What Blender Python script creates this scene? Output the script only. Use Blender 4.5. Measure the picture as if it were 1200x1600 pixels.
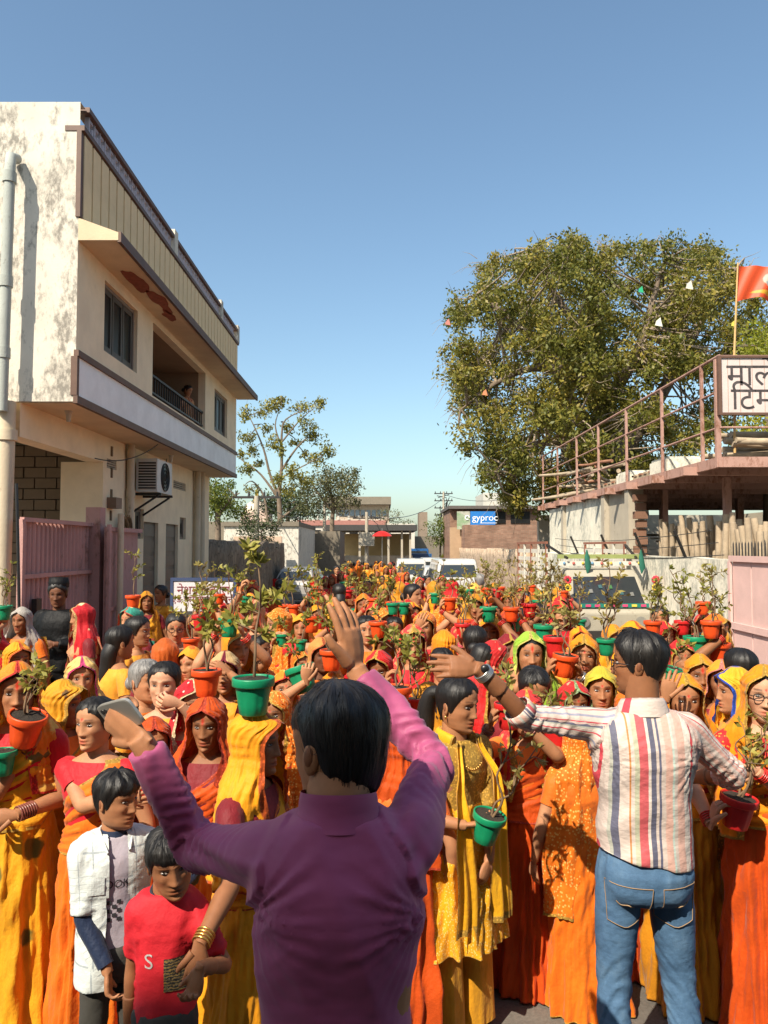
import bpy, math, random
import numpy as np
from mathutils import Vector, Matrix

for o in list(bpy.data.objects):
    bpy.data.objects.remove(o)
scene = bpy.context.scene
COL = scene.collection
R = math.radians

# ------------------------------------------------------------------ camera, sky, sun, exposure
F, CX, CY, HOR, CAMZ = 1209.0, 600.0, 800.0, 855.0, 2.05
PITCH = math.atan2(HOR - CY, F)
cam_d = bpy.data.cameras.new('camera')
cam_d.sensor_fit = 'VERTICAL'
cam_d.sensor_height = 24.0
cam_d.sensor_width = 18.0
cam_d.lens = 24.0 * F / 1600.0
cam_d.clip_start = 0.05
cam_d.clip_end = 3000
cam = bpy.data.objects.new('camera', cam_d)
COL.objects.link(cam)
cam.location = (0, 0, CAMZ)
cam.rotation_euler = (R(90) + PITCH, 0, 0)
scene.camera = cam
scene.render.resolution_x, scene.render.resolution_y = 768, 1024

SUN_DIR = Vector((0.40, 0.58, -0.71)).normalized()      # the way the light travels
SUN_EL = math.asin(-SUN_DIR.z)
SUN_AZ = math.atan2(-SUN_DIR.x, -SUN_DIR.y)              # compass bearing of the sun, from +Y towards +X
world = bpy.data.worlds.new('World')
scene.world = world
world.use_nodes = True
wn = world.node_tree
for n in list(wn.nodes):
    wn.nodes.remove(n)
sky = wn.nodes.new('ShaderNodeTexSky')
sky.sky_type = 'NISHITA'
sky.sun_disc = False
sky.sun_elevation = SUN_EL
sky.sun_rotation = SUN_AZ
sky.altitude = 300
sky.air_density = 1.15
sky.dust_density = 2.2
sky.ozone_density = 1.5
bg = wn.nodes.new('ShaderNodeBackground')
bg.inputs['Strength'].default_value = 0.12
wo = wn.nodes.new('ShaderNodeOutputWorld')
tint = wn.nodes.new('ShaderNodeMix')          # the camera's slightly green-blue rendering of a hazy sky, all round
tint.data_type = 'RGBA'
tint.blend_type = 'MULTIPLY'
tint.inputs[0].default_value = 1.0
tint.inputs[7].default_value = (0.95, 1.045, 1.02, 1)
wn.links.new(sky.outputs[0], tint.inputs[6])
wn.links.new(tint.outputs[2], bg.inputs['Color'])
wn.links.new(bg.outputs[0], wo.inputs['Surface'])
sun_d = bpy.data.lights.new('sun', 'SUN')
sun_d.energy = 5.0
sun_d.angle = R(0.53)
sun_d.color = (1.0, 0.90, 0.75)
sun = bpy.data.objects.new('sun', sun_d)
COL.objects.link(sun)
sun.rotation_euler = SUN_DIR.to_track_quat('-Z', 'Y').to_euler()
sun.location = (-20, -30, 40)
scene.view_settings.view_transform = 'Standard'
scene.view_settings.look = 'None'
scene.view_settings.exposure = 0.62
scene.view_settings.gamma = 1.0
scene.view_settings.use_curve_mapping = False
scene.cycles.max_bounces = 6
scene.cycles.diffuse_bounces = 3
scene.cycles.glossy_bounces = 2
scene.cycles.transmission_bounces = 4
scene.cycles.transparent_max_bounces = 6
scene.cycles.use_denoising = True

# ------------------------------------------------------------------ placing
def at(px, py, Y):
    """the point Y metres in front of the lens that the photograph shows at px, py"""
    a, b = (px - CX) / F, (CY - py) / F
    dy = math.cos(PITCH) - b * math.sin(PITCH)
    dz = math.sin(PITCH) + b * math.cos(PITCH)
    t = Y / dy
    return Vector((a * t, Y, CAMZ + dz * t))

KY = 1.0
def atk(px, py, Y):
    return at(px, py, Y * KY)

def gz(y):
    return -0.010 * max(0.0, min(y, 90) - 5.0)

# ------------------------------------------------------------------ mesh helpers
class MB:
    """collects vertices, faces, uvs and colours of one mesh"""
    def __init__(self):
        self.v, self.f, self.uv, self.c, self.m = [], [], [], [], []
        self.n = 0
    def add(self, v, f, uv=None, col=None, mi=0):
        v = np.asarray(v, float).reshape(-1, 3)
        k = len(v)
        self.v.append(v)
        self.uv.append(np.zeros((k, 2)) if uv is None else np.asarray(uv, float).reshape(-1, 2))
        if col is None:
            self.c.append(np.ones((k, 3)))
        else:
            col = np.asarray(col, float)
            self.c.append(np.broadcast_to(col, (k, 3)) if col.ndim == 1 else col.reshape(-1, 3))
        off = self.n
        self.f.extend([tuple(i + off for i in q) for q in f])
        self.m.extend([mi] * len(f))
        self.n += k
        return self
    def grid(self, P, close=False, uv=None, col=None, mi=0, flip=False):
        P = np.asarray(P, float)
        a, b = P.shape[:2]
        if uv is None:
            U, V = np.meshgrid(np.linspace(0, 1, b), np.linspace(0, 1, a))
            uv = np.stack([U, V], -1)
        f = []
        nb = b if close else b - 1
        for i in range(a - 1):
            r0, r1 = i * b, (i + 1) * b
            for j in range(nb):
                j2 = (j + 1) % b
                q = (r0 + j, r0 + j2, r1 + j2, r1 + j)
                f.append(q[::-1] if flip else q)
        return self.add(P.reshape(-1, 3), f, uv, col, mi)
    def cap(self, ring, mi=0, col=None, flip=False):
        ring = np.asarray(ring, float)
        n = len(ring)
        idx = tuple(range(n))
        return self.add(ring, [idx[::-1] if flip else idx], None, col, mi)
    def box(self, x0, x1, y0, y1, z0, z1, mi=0, col=None):
        v = [(x0,y0,z0),(x1,y0,z0),(x1,y1,z0),(x0,y1,z0),(x0,y0,z1),(x1,y0,z1),(x1,y1,z1),(x0,y1,z1)]
        f = [(0,3,2,1),(4,5,6,7),(0,1,5,4),(1,2,6,5),(2,3,7,6),(3,0,4,7)]
        return self.add(v, f, None, col, mi)
    def bar(self, p, q, w, h=None, mi=0, col=None):
        """square bar from p to q"""
        p, q = Vector(p), Vector(q)
        h = w if h is None else h
        d = (q - p).normalized()
        s = d.cross(Vector((0, 0, 1)))
        s = Vector((1, 0, 0)) if s.length < 1e-4 else s.normalized()
        t = s.cross(d).normalized()
        v = []
        for e in (p, q):
            for a, b in ((-1,-1),(1,-1),(1,1),(-1,1)):
                v.append(e + s * (a * w / 2) + t * (b * h / 2))
        f = [(0,1,2,3),(7,6,5,4),(0,4,5,1),(1,5,6,2),(2,6,7,3),(3,7,4,0)]
        return self.add([tuple(x) for x in v], f, None, col, mi)
    def tube(self, pts, rad, n=8, mi=0, col=None, caps=True, flat=1.0, side=None, smooth=0, uvs=(1, 1)):
        pts = np.asarray([tuple(p) for p in pts], float)
        rad = np.broadcast_to(np.asarray(rad, float), (len(pts),)).copy()
        if smooth:
            pts, rad = spline(pts, rad, smooth)
        P = tube_grid(pts, rad, n, flat, side)
        a = len(pts)
        U, V = np.meshgrid(np.arange(n) / n * uvs[0], np.linspace(0, uvs[1], a))
        self.grid(P, True, np.stack([U, V], -1), col, mi)
        if caps:
            self.cap(P[0], mi, col, True)
            self.cap(P[-1], mi, col)
        return self
    def ell(self, c, r, nu=12, nv=8, mi=0, col=None, rot=None):
        th = np.linspace(0.02, math.pi - 0.02, nv + 1)
        ph = np.arange(nu) / nu * 2 * math.pi
        P = np.stack([np.sin(th)[:, None] * np.cos(ph), np.sin(th)[:, None] * np.sin(ph), np.cos(th)[:, None] * np.ones(nu)], -1)
        P = P * np.asarray(r, float)
        if rot is not None:
            P = P @ np.array(rot).T
        return self.grid(P + np.asarray(tuple(c), float), True, None, col, mi, flip=True)
    def moved(self, M):
        """applies a 4x4 matrix to all that is in here"""
        M = np.array(M)
        self.v = [x @ M[:3, :3].T + M[:3, 3] for x in self.v]
        return self
    def join(self, o):
        for v, uv, c in zip(o.v, o.uv, o.c):
            self.v.append(v); self.uv.append(uv); self.c.append(c)
        self.f.extend([tuple(i + self.n for i in q) for q in o.f])
        self.m.extend(o.m)
        self.n += o.n
        return self
    def mesh(self, name, mats, smooth=True):
        me = bpy.data.meshes.new(name)
        V = np.concatenate(self.v)
        me.from_pydata(V.tolist(), [], self.f)
        if not isinstance(mats, (list, tuple)):
            mats = [mats]
        for m in mats:
            me.materials.append(m)
        if len(mats) > 1:
            me.polygons.foreach_set('material_index', self.m)
        li = np.empty(len(me.loops), np.int32)
        me.loops.foreach_get('vertex_index', li)
        UV = np.concatenate(self.uv)
        lay = me.uv_layers.new(name='UVMap')
        lay.data.foreach_set('uv', UV[li].astype(np.float32).ravel())
        C = np.concatenate(self.c)
        if not np.all(C == 1.0):
            ca = me.color_attributes.new('Col', 'FLOAT_COLOR', 'POINT')
            ca.data.foreach_set('color', np.hstack([C, np.ones((len(C), 1))]).astype(np.float32).ravel())
        if smooth:
            me.polygons.foreach_set('use_smooth', np.ones(len(me.polygons), bool))
        me.update()
        return me
    def obj(self, name, mats, parent=None, smooth=True, loc=None):
        return mesh_obj(name, self.mesh(name, mats, smooth), parent, loc)

def mesh_obj(name, me, parent=None, loc=None):
    o = bpy.data.objects.new(name, me)
    COL.objects.link(o)
    if parent is not None:
        o.parent = parent
    if loc is not None:
        o.location = loc
    return o

def empty(name, loc=(0, 0, 0), rz=0.0):
    o = bpy.data.objects.new(name, None)
    o.empty_display_size = 0.1
    COL.objects.link(o)
    o.location = loc
    o.rotation_euler = (0, 0, rz)
    return o

def tag(o, label, cat, group=None):
    o['label'] = label
    o['category'] = cat
    if group:
        o['group'] = group
    return o

def struct(o, kind='structure', label=None):
    o['kind'] = kind
    if label:
        o['label'] = label
    return o

def spline(pts, rad, k):
    """Catmull-Rom through pts, k steps for each span"""
    n = len(pts)
    out, rr = [], []
    for i in range(n - 1):
        p0, p1, p2, p3 = pts[max(i - 1, 0)], pts[i], pts[i + 1], pts[min(i + 2, n - 1)]
        r0, r1, r2, r3 = rad[max(i - 1, 0)], rad[i], rad[i + 1], rad[min(i + 2, n - 1)]
        for j in range(k):
            t = j / k
            a, b, c, d = -0.5*t+t*t-0.5*t**3, 1-2.5*t*t+1.5*t**3, 0.5*t+2*t*t-1.5*t**3, -0.5*t*t+0.5*t**3
            out.append(a*p0 + b*p1 + c*p2 + d*p3)
            rr.append(max(1e-4, a*r0 + b*r1 + c*r2 + d*r3))
    out.append(pts[-1]); rr.append(rad[-1])
    return np.array(out), np.array(rr)

def tube_grid(pts, rad, n, flat=1.0, side=None):
    pts = np.asarray(pts, float)
    T = np.gradient(pts, axis=0)
    T /= np.linalg.norm(T, axis=1)[:, None] + 1e-12
    s = np.array(side, float) if side is not None else np.array([0.0, 0.0, 1.0])
    if abs(np.dot(s, T[0])) > 0.95 * np.linalg.norm(s):
        s = np.array([1.0, 0.05, 0.0])
    s = s - T[0] * np.dot(s, T[0])
    s /= np.linalg.norm(s)
    a = np.arange(n) / n * 2 * math.pi
    out = np.empty((len(pts), n, 3))
    ca, sa = np.cos(a)[:, None], np.sin(a)[:, None]
    for i in range(len(pts)):
        s = s - T[i] * np.dot(s, T[i])
        s /= np.linalg.norm(s) + 1e-12
        b = np.cross(T[i], s)
        out[i] = pts[i] + rad[i] * (ca * s + sa * b * flat)
    return out

def wob(u, v, seed, n=5, ku=(3, 12), kv=(1, 4), sharp=False):
    """smooth random folds: u runs across them, v along them; about -1..1"""
    r = np.random.RandomState(seed)
    out = 0
    tot = 0
    for i in range(n):
        k = r.uniform(*ku)
        a = 1.0 / (0.6 + 0.12 * k)
        ph = k * u * 2 * math.pi * 0.5 + r.uniform(0, 6.28) + r.uniform(0.5, 1.8) * np.sin(r.uniform(*kv) * v * 3.0 + r.uniform(0, 6.28)) + r.uniform(-2, 2) * v
        s = np.sin(ph)
        if sharp:
            s = 1 - 2 * np.abs(np.sin(ph / 2)) ** 0.8
        out = out + a * s
        tot += a
    return out / tot * 1.6

def interp(z, T, k):
    return np.interp(z, [t[0] for t in T], [t[k] for t in T])

def fuse(mb, voxel, smooth=2, name='fused'):
    """one continuous skin over overlapping closed shapes; gives vertices and faces"""
    me = mb.mesh(name, [], False)
    o = bpy.data.objects.new(name, me)
    COL.objects.link(o)
    m = o.modifiers.new('r', 'REMESH')
    m.mode = 'VOXEL'
    m.voxel_size = voxel
    if smooth:
        s = o.modifiers.new('s', 'SMOOTH')
        s.factor = 0.5
        s.iterations = smooth
    dg = bpy.context.evaluated_depsgraph_get()
    ev = o.evaluated_get(dg)
    m2 = ev.to_mesh()
    V = np.empty(len(m2.vertices) * 3, np.float32)
    m2.vertices.foreach_get('co', V)
    N = np.empty(len(m2.vertices) * 3, np.float32)
    m2.vertices.foreach_get('normal', N)
    fcs = [tuple(p.vertices) for p in m2.polygons]
    ev.to_mesh_clear()
    bpy.data.objects.remove(o)
    bpy.data.meshes.remove(me)
    return V.reshape(-1, 3).astype(float), N.reshape(-1, 3).astype(float), fcs

# ------------------------------------------------------------------ materials
MATS = {}
def nodes_of(name):
    m = bpy.data.materials.new(name)
    m.use_nodes = True
    nt = m.node_tree
    return m, nt, nt.nodes['Principled BSDF']

def N(nt, typ, **kw):
    n = nt.nodes.new(typ)
    for k, v in kw.items():
        if k.startswith('_'):
            setattr(n, k[1:], v)
        else:
            n.inputs[k.replace('_', ' ')].default_value = v
    return n

def ramp(nt, fac, stops):
    n = nt.nodes.new('ShaderNodeValToRGB')
    els = n.color_ramp.elements
    while len(els) < len(stops):
        els.new(0.5)
    for e, (p, c) in zip(els, stops):
        e.position = p
        e.color = (*c, 1) if not isinstance(c, (int, float)) else (c, c, c, 1)
    nt.links.new(fac, n.inputs[0])
    return n.outputs[0]

def mixc(nt, fac, a, b, mode='MIX'):
    n = nt.nodes.new('ShaderNodeMix')
    n.data_type = 'RGBA'
    n.blend_type = mode
    for i, x in ((0, fac), (6, a), (7, b)):
        if isinstance(x, (int, float)):
            n.inputs[i].default_value = x
        elif isinstance(x, (tuple, list)):
            n.inputs[i].default_value = (*x, 1)
        else:
            nt.links.new(x, n.inputs[i])
    return n.outputs[2]

def math_n(nt, op, a, b=0.0):
    n = nt.nodes.new('ShaderNodeMath')
    n.operation = op
    for i, x in ((0, a), (1, b)):
        if isinstance(x, (int, float)):
            n.inputs[i].default_value = x
        else:
            nt.links.new(x, n.inputs[i])
    return n.outputs[0]

def bump(nt, b, h, strength=0.3, dist=0.01):
    n = nt.nodes.new('ShaderNodeBump')
    n.inputs['Strength'].default_value = strength
    n.inputs['Distance'].default_value = dist
    nt.links.new(h, n.inputs['Height'])
    nt.links.new(n.outputs[0], b.inputs['Normal'])
    return n

def coords(nt, kind='Object', scale=(1, 1, 1)):
    t = nt.nodes.new('ShaderNodeTexCoord')
    m = nt.nodes.new('ShaderNodeMapping')
    m.inputs['Scale'].default_value = scale
    nt.links.new(t.outputs[kind], m.inputs[0])
    return m.outputs[0]

def noise_t(nt, vec, scale, detail=4, rough=0.6):
    n = N(nt, 'ShaderNodeTexNoise', Scale=scale, Detail=detail, Roughness=rough)
    nt.links.new(vec, n.inputs['Vector'])
    return n.outputs[0]

def plain(name, col, rough=0.6, var=0.12, scale=6.0, metal=0.0, bmp=0.0, dirt=None, spec=0.5, bscale=None):
    """painted, plastered or metal surface with uneven tone, optional dirt colour"""
    if name in MATS:
        return MATS[name]
    m, nt, b = nodes_of(name)
    vec = coords(nt)
    f = noise_t(nt, vec, scale, 6, 0.65)
    lo = tuple(c * (1 - var) for c in col)
    hi = tuple(min(1, c * (1 + var)) for c in col)
    c = ramp(nt, f, [(0.3, lo), (0.7, hi)])
    if dirt:
        f2 = noise_t(nt, vec, scale * 0.37, 8, 0.75)
        c = mixc(nt, ramp(nt, f2, [(0.5, 0.0), (0.72, 1.0)]), c, dirt)
    nt.links.new(c, b.inputs['Base Color'])
    b.inputs['Roughness'].default_value = rough
    b.inputs['Metallic'].default_value = metal
    b.inputs['Specular IOR Level'].default_value = spec
    if bmp:
        bump(nt, b, noise_t(nt, vec, bscale or scale * 5, 5, 0.6), bmp, 0.01)
    MATS[name] = m
    return m

def fabric(name, col, border=None, motif=None, kind=None, transl=0.12, sheen=0.3, mscale=1.0, col2=None):
    """thin cloth: uneven dye, woven relief, printed motif and an edge border taken from the uv"""
    if name in MATS:
        return MATS[name]
    m, nt, b = nodes_of(name)
    uv = coords(nt, 'UV')
    ob = coords(nt, 'Object')
    f = noise_t(nt, ob, 5, 5, 0.6)
    h, s = 0.0, 0.0
    lo = tuple(c * 0.78 for c in col)
    hi = tuple(min(1, c * 1.12) for c in col)
    if col2:
        hi = col2
    c = ramp(nt, f, [(0.35, lo), (0.66, hi)])
    if kind == 'dots':
        vo = N(nt, 'ShaderNodeTexVoronoi', Scale=38 * mscale, Randomness=0.35)
        nt.links.new(ob, vo.inputs['Vector'])
        c = mixc(nt, ramp(nt, vo.outputs['Distance'], [(0.14, 1.0), (0.2, 0.0)]), c, motif)
    elif kind == 'floral':
        vo = N(nt, 'ShaderNodeTexVoronoi', Scale=9 * mscale, Randomness=0.9)
        wv = N(nt, 'ShaderNodeTexNoise', Scale=30 * mscale, Detail=2)
        nt.links.new(ob, wv.inputs['Vector'])
        nt.links.new(ob, vo.inputs['Vector'])
        d = math_n(nt, 'ADD', vo.outputs['Distance'], math_n(nt, 'MULTIPLY', wv.outputs[0], 0.35))
        c = mixc(nt, ramp(nt, d, [(0.34, 1.0), (0.4, 0.0)]), c, motif)
    elif kind == 'blotch':
        d = noise_t(nt, ob, 11 * mscale, 4, 0.55)
        c = mixc(nt, ramp(nt, d, [(0.55, 0.0), (0.6, 1.0)]), c, motif)
    elif kind == 'zari':
        wv = N(nt, 'ShaderNodeTexVoronoi', Scale=75 * mscale, Randomness=1.0)
        nt.links.new(ob, wv.inputs['Vector'])
        c = mixc(nt, ramp(nt, wv.outputs['Distance'], [(0.3, 0.75), (0.36, 0.0)]), c, motif)
    if border:
        sp = nt.nodes.new('ShaderNodeSeparateXYZ')
        nt.links.new(uv, sp.inputs[0])
        e = math_n(nt, 'ABSOLUTE', math_n(nt, 'SUBTRACT', sp.outputs[0], 0.5))
        e2 = math_n(nt, 'ABSOLUTE', math_n(nt, 'SUBTRACT', sp.outputs[1], 0.5))
        e = math_n(nt, 'MAXIMUM', e, e2)
        zz = N(nt, 'ShaderNodeTexVoronoi', Scale=90)
        nt.links.new(ob, zz.inputs['Vector'])
        bc = mixc(nt, ramp(nt, zz.outputs['Distance'], [(0.25, 0.0), (0.45, 1.0)]), border, tuple(x * 0.55 for x in border))
        c = mixc(nt, ramp(nt, e, [(0.462, 0.0), (0.468, 1.0)]), c, bc)
    nt.links.new(c, b.inputs['Base Color'])
    b.inputs['Roughness'].default_value = 0.62
    b.inputs['Specular IOR Level'].default_value = 0.25
    b.inputs['Sheen Weight'].default_value = sheen * 0.4
    st = coords(nt, 'Object', (1, 1, 0.35))
    f2 = math_n(nt, 'ADD', noise_t(nt, st, 17, 3, 0.55), math_n(nt, 'MULTIPLY', noise_t(nt, ob, 55, 3, .6), .22))
    bump(nt, b, f2, 0.55, 0.022)
    if transl:
        tr = nt.nodes.new('ShaderNodeBsdfTranslucent')
        nt.links.new(c, tr.inputs['Color'])
        mx = nt.nodes.new('ShaderNodeMixShader')
        mx.inputs[0].default_value = transl
        nt.links.new(b.outputs[0], mx.inputs[1])
        nt.links.new(tr.outputs[0], mx.inputs[2])
        nt.links.new(mx.outputs[0], nt.nodes['Material Output'].inputs['Surface'])
    MATS[name] = m
    return m

def skin_mat(name, col):
    if name in MATS:
        return MATS[name]
    m, nt, b = nodes_of(name)
    a = nt.nodes.new('ShaderNodeVertexColor')
    a.layer_name = 'Col'
    ob = coords(nt)
    f = noise_t(nt, ob, 22, 4, 0.6)
    c = ramp(nt, f, [(0.3, tuple(x * 0.86 for x in col)), (0.7, tuple(x * 1.1 for x in col))])
    c = mixc(nt, 1.0, c, a.outputs[0], 'MULTIPLY')
    nt.links.new(c, b.inputs['Base Color'])
    b.inputs['Roughness'].default_value = 0.58
    b.inputs['Specular IOR Level'].default_value = 0.3
    b.inputs['Subsurface Weight'].default_value = 0.08
    b.inputs['Subsurface Radius'].default_value = (0.02, 0.008, 0.004)
    b.inputs['Subsurface Scale'].default_value = 0.3
    bump(nt, b, noise_t(nt, ob, 160, 3, 0.6), 0.12, 0.002)
    MATS[name] = m
    return m

def hair_mat(name, col, rough=0.5):
    if name in MATS:
        return MATS[name]
    m, nt, b = nodes_of(name)
    uv = coords(nt, 'UV', (70, 2.5, 1))
    f = noise_t(nt, uv, 1.6, 5, 0.6)
    c = ramp(nt, f, [(0.35, tuple(x * 0.5 for x in col)), (0.7, tuple(x * 1.6 for x in col))])
    nt.links.new(c, b.inputs['Base Color'])
    b.inputs['Roughness'].default_value = rough
    b.inputs['Specular IOR Level'].default_value = 0.45
    bump(nt, b, f, 0.45, 0.004)
    MATS[name] = m
    return m

def leaf_mat(name, a, b_, c_, transl=0.35):
    """foliage: tone varies from leaf to leaf through a random value kept in the uv"""
    if name in MATS:
        return MATS[name]
    m, nt, b = nodes_of(name)
    sp = nt.nodes.new('ShaderNodeSeparateXYZ')
    nt.links.new(coords(nt, 'UV'), sp.inputs[0])
    c = ramp(nt, sp.outputs[0], [(0.0, a), (0.55, b_), (1.0, c_)])
    nt.links.new(c, b.inputs['Base Color'])
    b.inputs['Roughness'].default_value = 0.5
    b.inputs['Specular IOR Level'].default_value = 0.35
    tr = nt.nodes.new('ShaderNodeBsdfTranslucent')
    nt.links.new(c, tr.inputs['Color'])
    mx = nt.nodes.new('ShaderNodeMixShader')
    mx.inputs[0].default_value = transl
    nt.links.new(b.outputs[0], mx.inputs[1])
    nt.links.new(tr.outputs[0], mx.inputs[2])
    nt.links.new(mx.outputs[0], nt.nodes['Material Output'].inputs['Surface'])
    MATS[name] = m
    return m
# ------------------------------------------------------------------ people
HEAD_T = [(-.116,.020,.062,.000),(-.108,.033,.076,.020),(-.094,.047,.082,.042),(-.07,.058,.083,.060),(-.045,.066,.083,.072),
          (-.02,.071,.084,.082),(.0,.072,.086,.089),(.03,.076,.089,.096),(.06,.075,.086,.096),(.08,.068,.077,.088),(.097,.054,.060,.072),
          (.109,.034,.037,.048),(.116,.010,.010,.016)]
SKINS = {'fair': (.54,.29,.175), 'wheat': (.45,.215,.110), 'tan': (.37,.165,.078), 'brown': (.27,.112,.050), 'dark': (.15,.060,.030)}

def sm(a, b, x):
    t = np.clip((x - a) / (b - a), 0, 1)
    return t * t * (3 - 2 * t)

def ga(x, c, s):
    return np.exp(-((x - c) / s) ** 2)

def head_point(al, z, off=0.0):
    w, f, b = interp(z, HEAD_T, 1) + off, interp(z, HEAD_T, 2) + off, interp(z, HEAD_T, 3) + off
    sa, ca = np.sin(al), np.cos(al)
    x = w * np.sign(sa) * np.abs(sa) ** 0.92
    y = -np.where(ca > 0, f, b) * np.sign(ca) * np.abs(ca) ** 0.92
    return x, y

def head_mesh(mb, lod, M, mark='bindi', age=0.0, male=False, beard=0.0, mouth=0.0, seed=0):
    rv = np.random.RandomState(seed + 3)
    jaw, nz_, lipw, bro, chk = rv.uniform(-.10, .13), rv.uniform(.75, 1.3), rv.uniform(.85, 1.25), rv.uniform(-.003, .003), rv.uniform(.4, 1.8)
    nc, n1, n2 = ((46, 36, 9), (30, 24, 7), (16, 12, 4))[lod]
    s = np.linspace(-1, 1, nc, endpoint=False)
    al = math.pi * (0.5 * s + 0.5 * s ** 3)
    z = np.concatenate([np.linspace(-.116, .05, n1), np.linspace(.05, .116, n2 + 1)[1:]])
    A, Z = np.meshgrid(al, z)
    x, y = head_point(A, Z)
    x = x * (1 + jaw * sm(.0, -.085, Z))
    fr = np.clip(np.cos(A), 0, 1) ** 0.6
    ax = np.abs(x)
    d = 0
    t = np.clip((.030 - Z) / .060, 0, 1)
    nose = np.where((Z < .034) & (Z > -.047), (.0045 + .0165 * nz_ * t ** 1.3), 0) * sm(-.047, -.034, Z) * ga(x, 0, .0085 + .006 * t)
    d = d + nose + .006 * ga(ax, .014, .008) * ga(Z, -.033, .008)
    d = d - .0105 * ga(ax, .031, .015) * ga(Z, .010, .0115)
    d = d + .0045 * ga(ax, .030, .020) * ga(Z, .031, .007)
    d = d + .0055 * chk * ga(ax, .046, .018) * ga(Z, -.018, .020)
    d = d + .0075 * ga(x, 0, .021) * (ga(Z, -.0575, .0065) + ga(Z, -.0715, .0065))
    d = d - (.0055 + mouth) * ga(x, 0, .022) * ga(Z, -.0645, .0028)
    d = d - .004 * ga(x, 0, .02) * ga(Z, -.083, .006) + .007 * ga(x, 0, .016) * ga(Z, -.099, .010)
    d = d - (.0008 + .004 * age) * ga(ax - .030 + (Z + .05) * -0.25, 0, .006) * sm(-.075, -.06, Z) * sm(-.02, -.035, Z)
    d = d - .006 * ga(ax, .058, .014) * ga(Z, -.062, .022)
    y = y - d * fr
    x = x + np.where(male, .004, 0) * np.sign(x) * ga(Z, -.08, .03)
    C = np.ones(A.shape + (3,))
    def tint(mask, col):
        nonlocal C
        k = np.clip(mask * fr, 0, 1)[..., None]
        C = C * (1 - k) + np.array(col) * k
    tint(.35 * ga(ax, .045, .02) * ga(Z, -.03, .02), (1.12, .86, .80))
    tint(.55 * ga(ax, .031, .020) * ga(Z, -.002, .010), (.70, .62, .60))
    lip = np.clip(1.5 * ga(x, 0, .0195 * lipw) * ga(Z, -.0645, .0105), 0, 1)
    tint(lip * .9, (.78, .55, .52) if male else (1.0, .42, .42))
    tint(ga(x, 0, .020) * ga(Z, -.0645, .0022), (.28, .16, .16))
    bz = .0335 + bro + (.10 + bro * 14) * ax - 2.2 * (ax - .020) ** 2
    tint(np.clip(1.5 * ga(Z, bz, .0040) * sm(.010, .016, ax) * sm(.054, .044, ax), 0, 1) * .88, (.16, .13, .12))
    tint(np.clip(1.5 * ga(ax, .031, .014) * ga(Z, .0105, .0048), 0, 1), (.10, .09, .09))
    tint(.8 * ga(ax, .009, .0045) * ga(Z, -.040, .004), (.35, .25, .22))
    if beard:
        tint(beard * (np.clip(ga(Z, -.085, .03) * sm(.0, .02, ax + .02), 0, 1) + ga(x, 0, .026) * ga(Z, -.0525, .006)), (.22, .2, .2))
    if mark == 'bindi':
        tint(np.clip(1.6 * ga(x, 0, .0055) * ga(Z, .037, .0055), 0, 1), (1.3, .08, .08))
    elif mark == 'tilak':
        tint(np.clip(1.6 * ga(x, 0, .006) * ga(Z, .046, .017), 0, 1), (1.6, .12, .06))
    if age:
        tint(age * .5 * (ga(Z, .047, .003) + ga(Z, .056, .003)), (.72, .66, .62))
    P = np.stack([x, y, Z], -1)
    h = MB()
    h.grid(P, True, None, C.reshape(-1, 3))
    for r in (0, -1):
        h.cap(P[r], 0, None, r == 0)
    if lod < 2:
        for sg in (-1, 1):
            e = MB()
            e.ell((0, 0, 0), (.008, .017, .030), 10, 7)
            e.ell((.006 * sg, -.002, .003), (.004, .010, .018), 8, 5, col=(.6, .5, .48))
            e.moved(Matrix.Translation((sg * .0745, .012, -.004)) @ Matrix.Rotation(sg * R(22), 4, 'Z') @ Matrix.Rotation(R(-12), 4, 'X'))
            h.join(e)
    mb.join(h.moved(M))

def eye_meshes(root, M, lod, seed=0):
    if lod:
        return
    rv = np.random.RandomState(seed + 5)
    gx, sq = rv.uniform(-.0035, .0035), rv.uniform(.75, 1.08)
    for sg in (-1, 1):
        e = MB()
        nu, nv = 16, 9
        th = np.linspace(0.02, math.pi - .02, nv + 1)
        ph = np.arange(nu) / nu * 2 * math.pi
        P = np.stack([np.sin(th)[:, None] * np.cos(ph), -np.cos(th)[:, None] * np.ones(nu), np.sin(th)[:, None] * np.sin(ph)], -1)
        P = P * np.array([.0125, .0078, .0046 * sq])
        rr = np.hypot((P[..., 0] - gx) * .9, P[..., 2])
        C = np.where((rr < .0056)[..., None], np.array([.015, .010, .008]), np.array([.33, .28, .25]))
        e.grid(P, True, None, C.reshape(-1, 3))
        e.moved(M @ Matrix.Translation((sg * .031, -.0735, .0095)) @ Matrix.Rotation(sg * R(14), 4, 'Z') @ Matrix.Rotation(sg * R(-6), 4, 'Y'))
        e.obj('eye', M_EYE, root)

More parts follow.
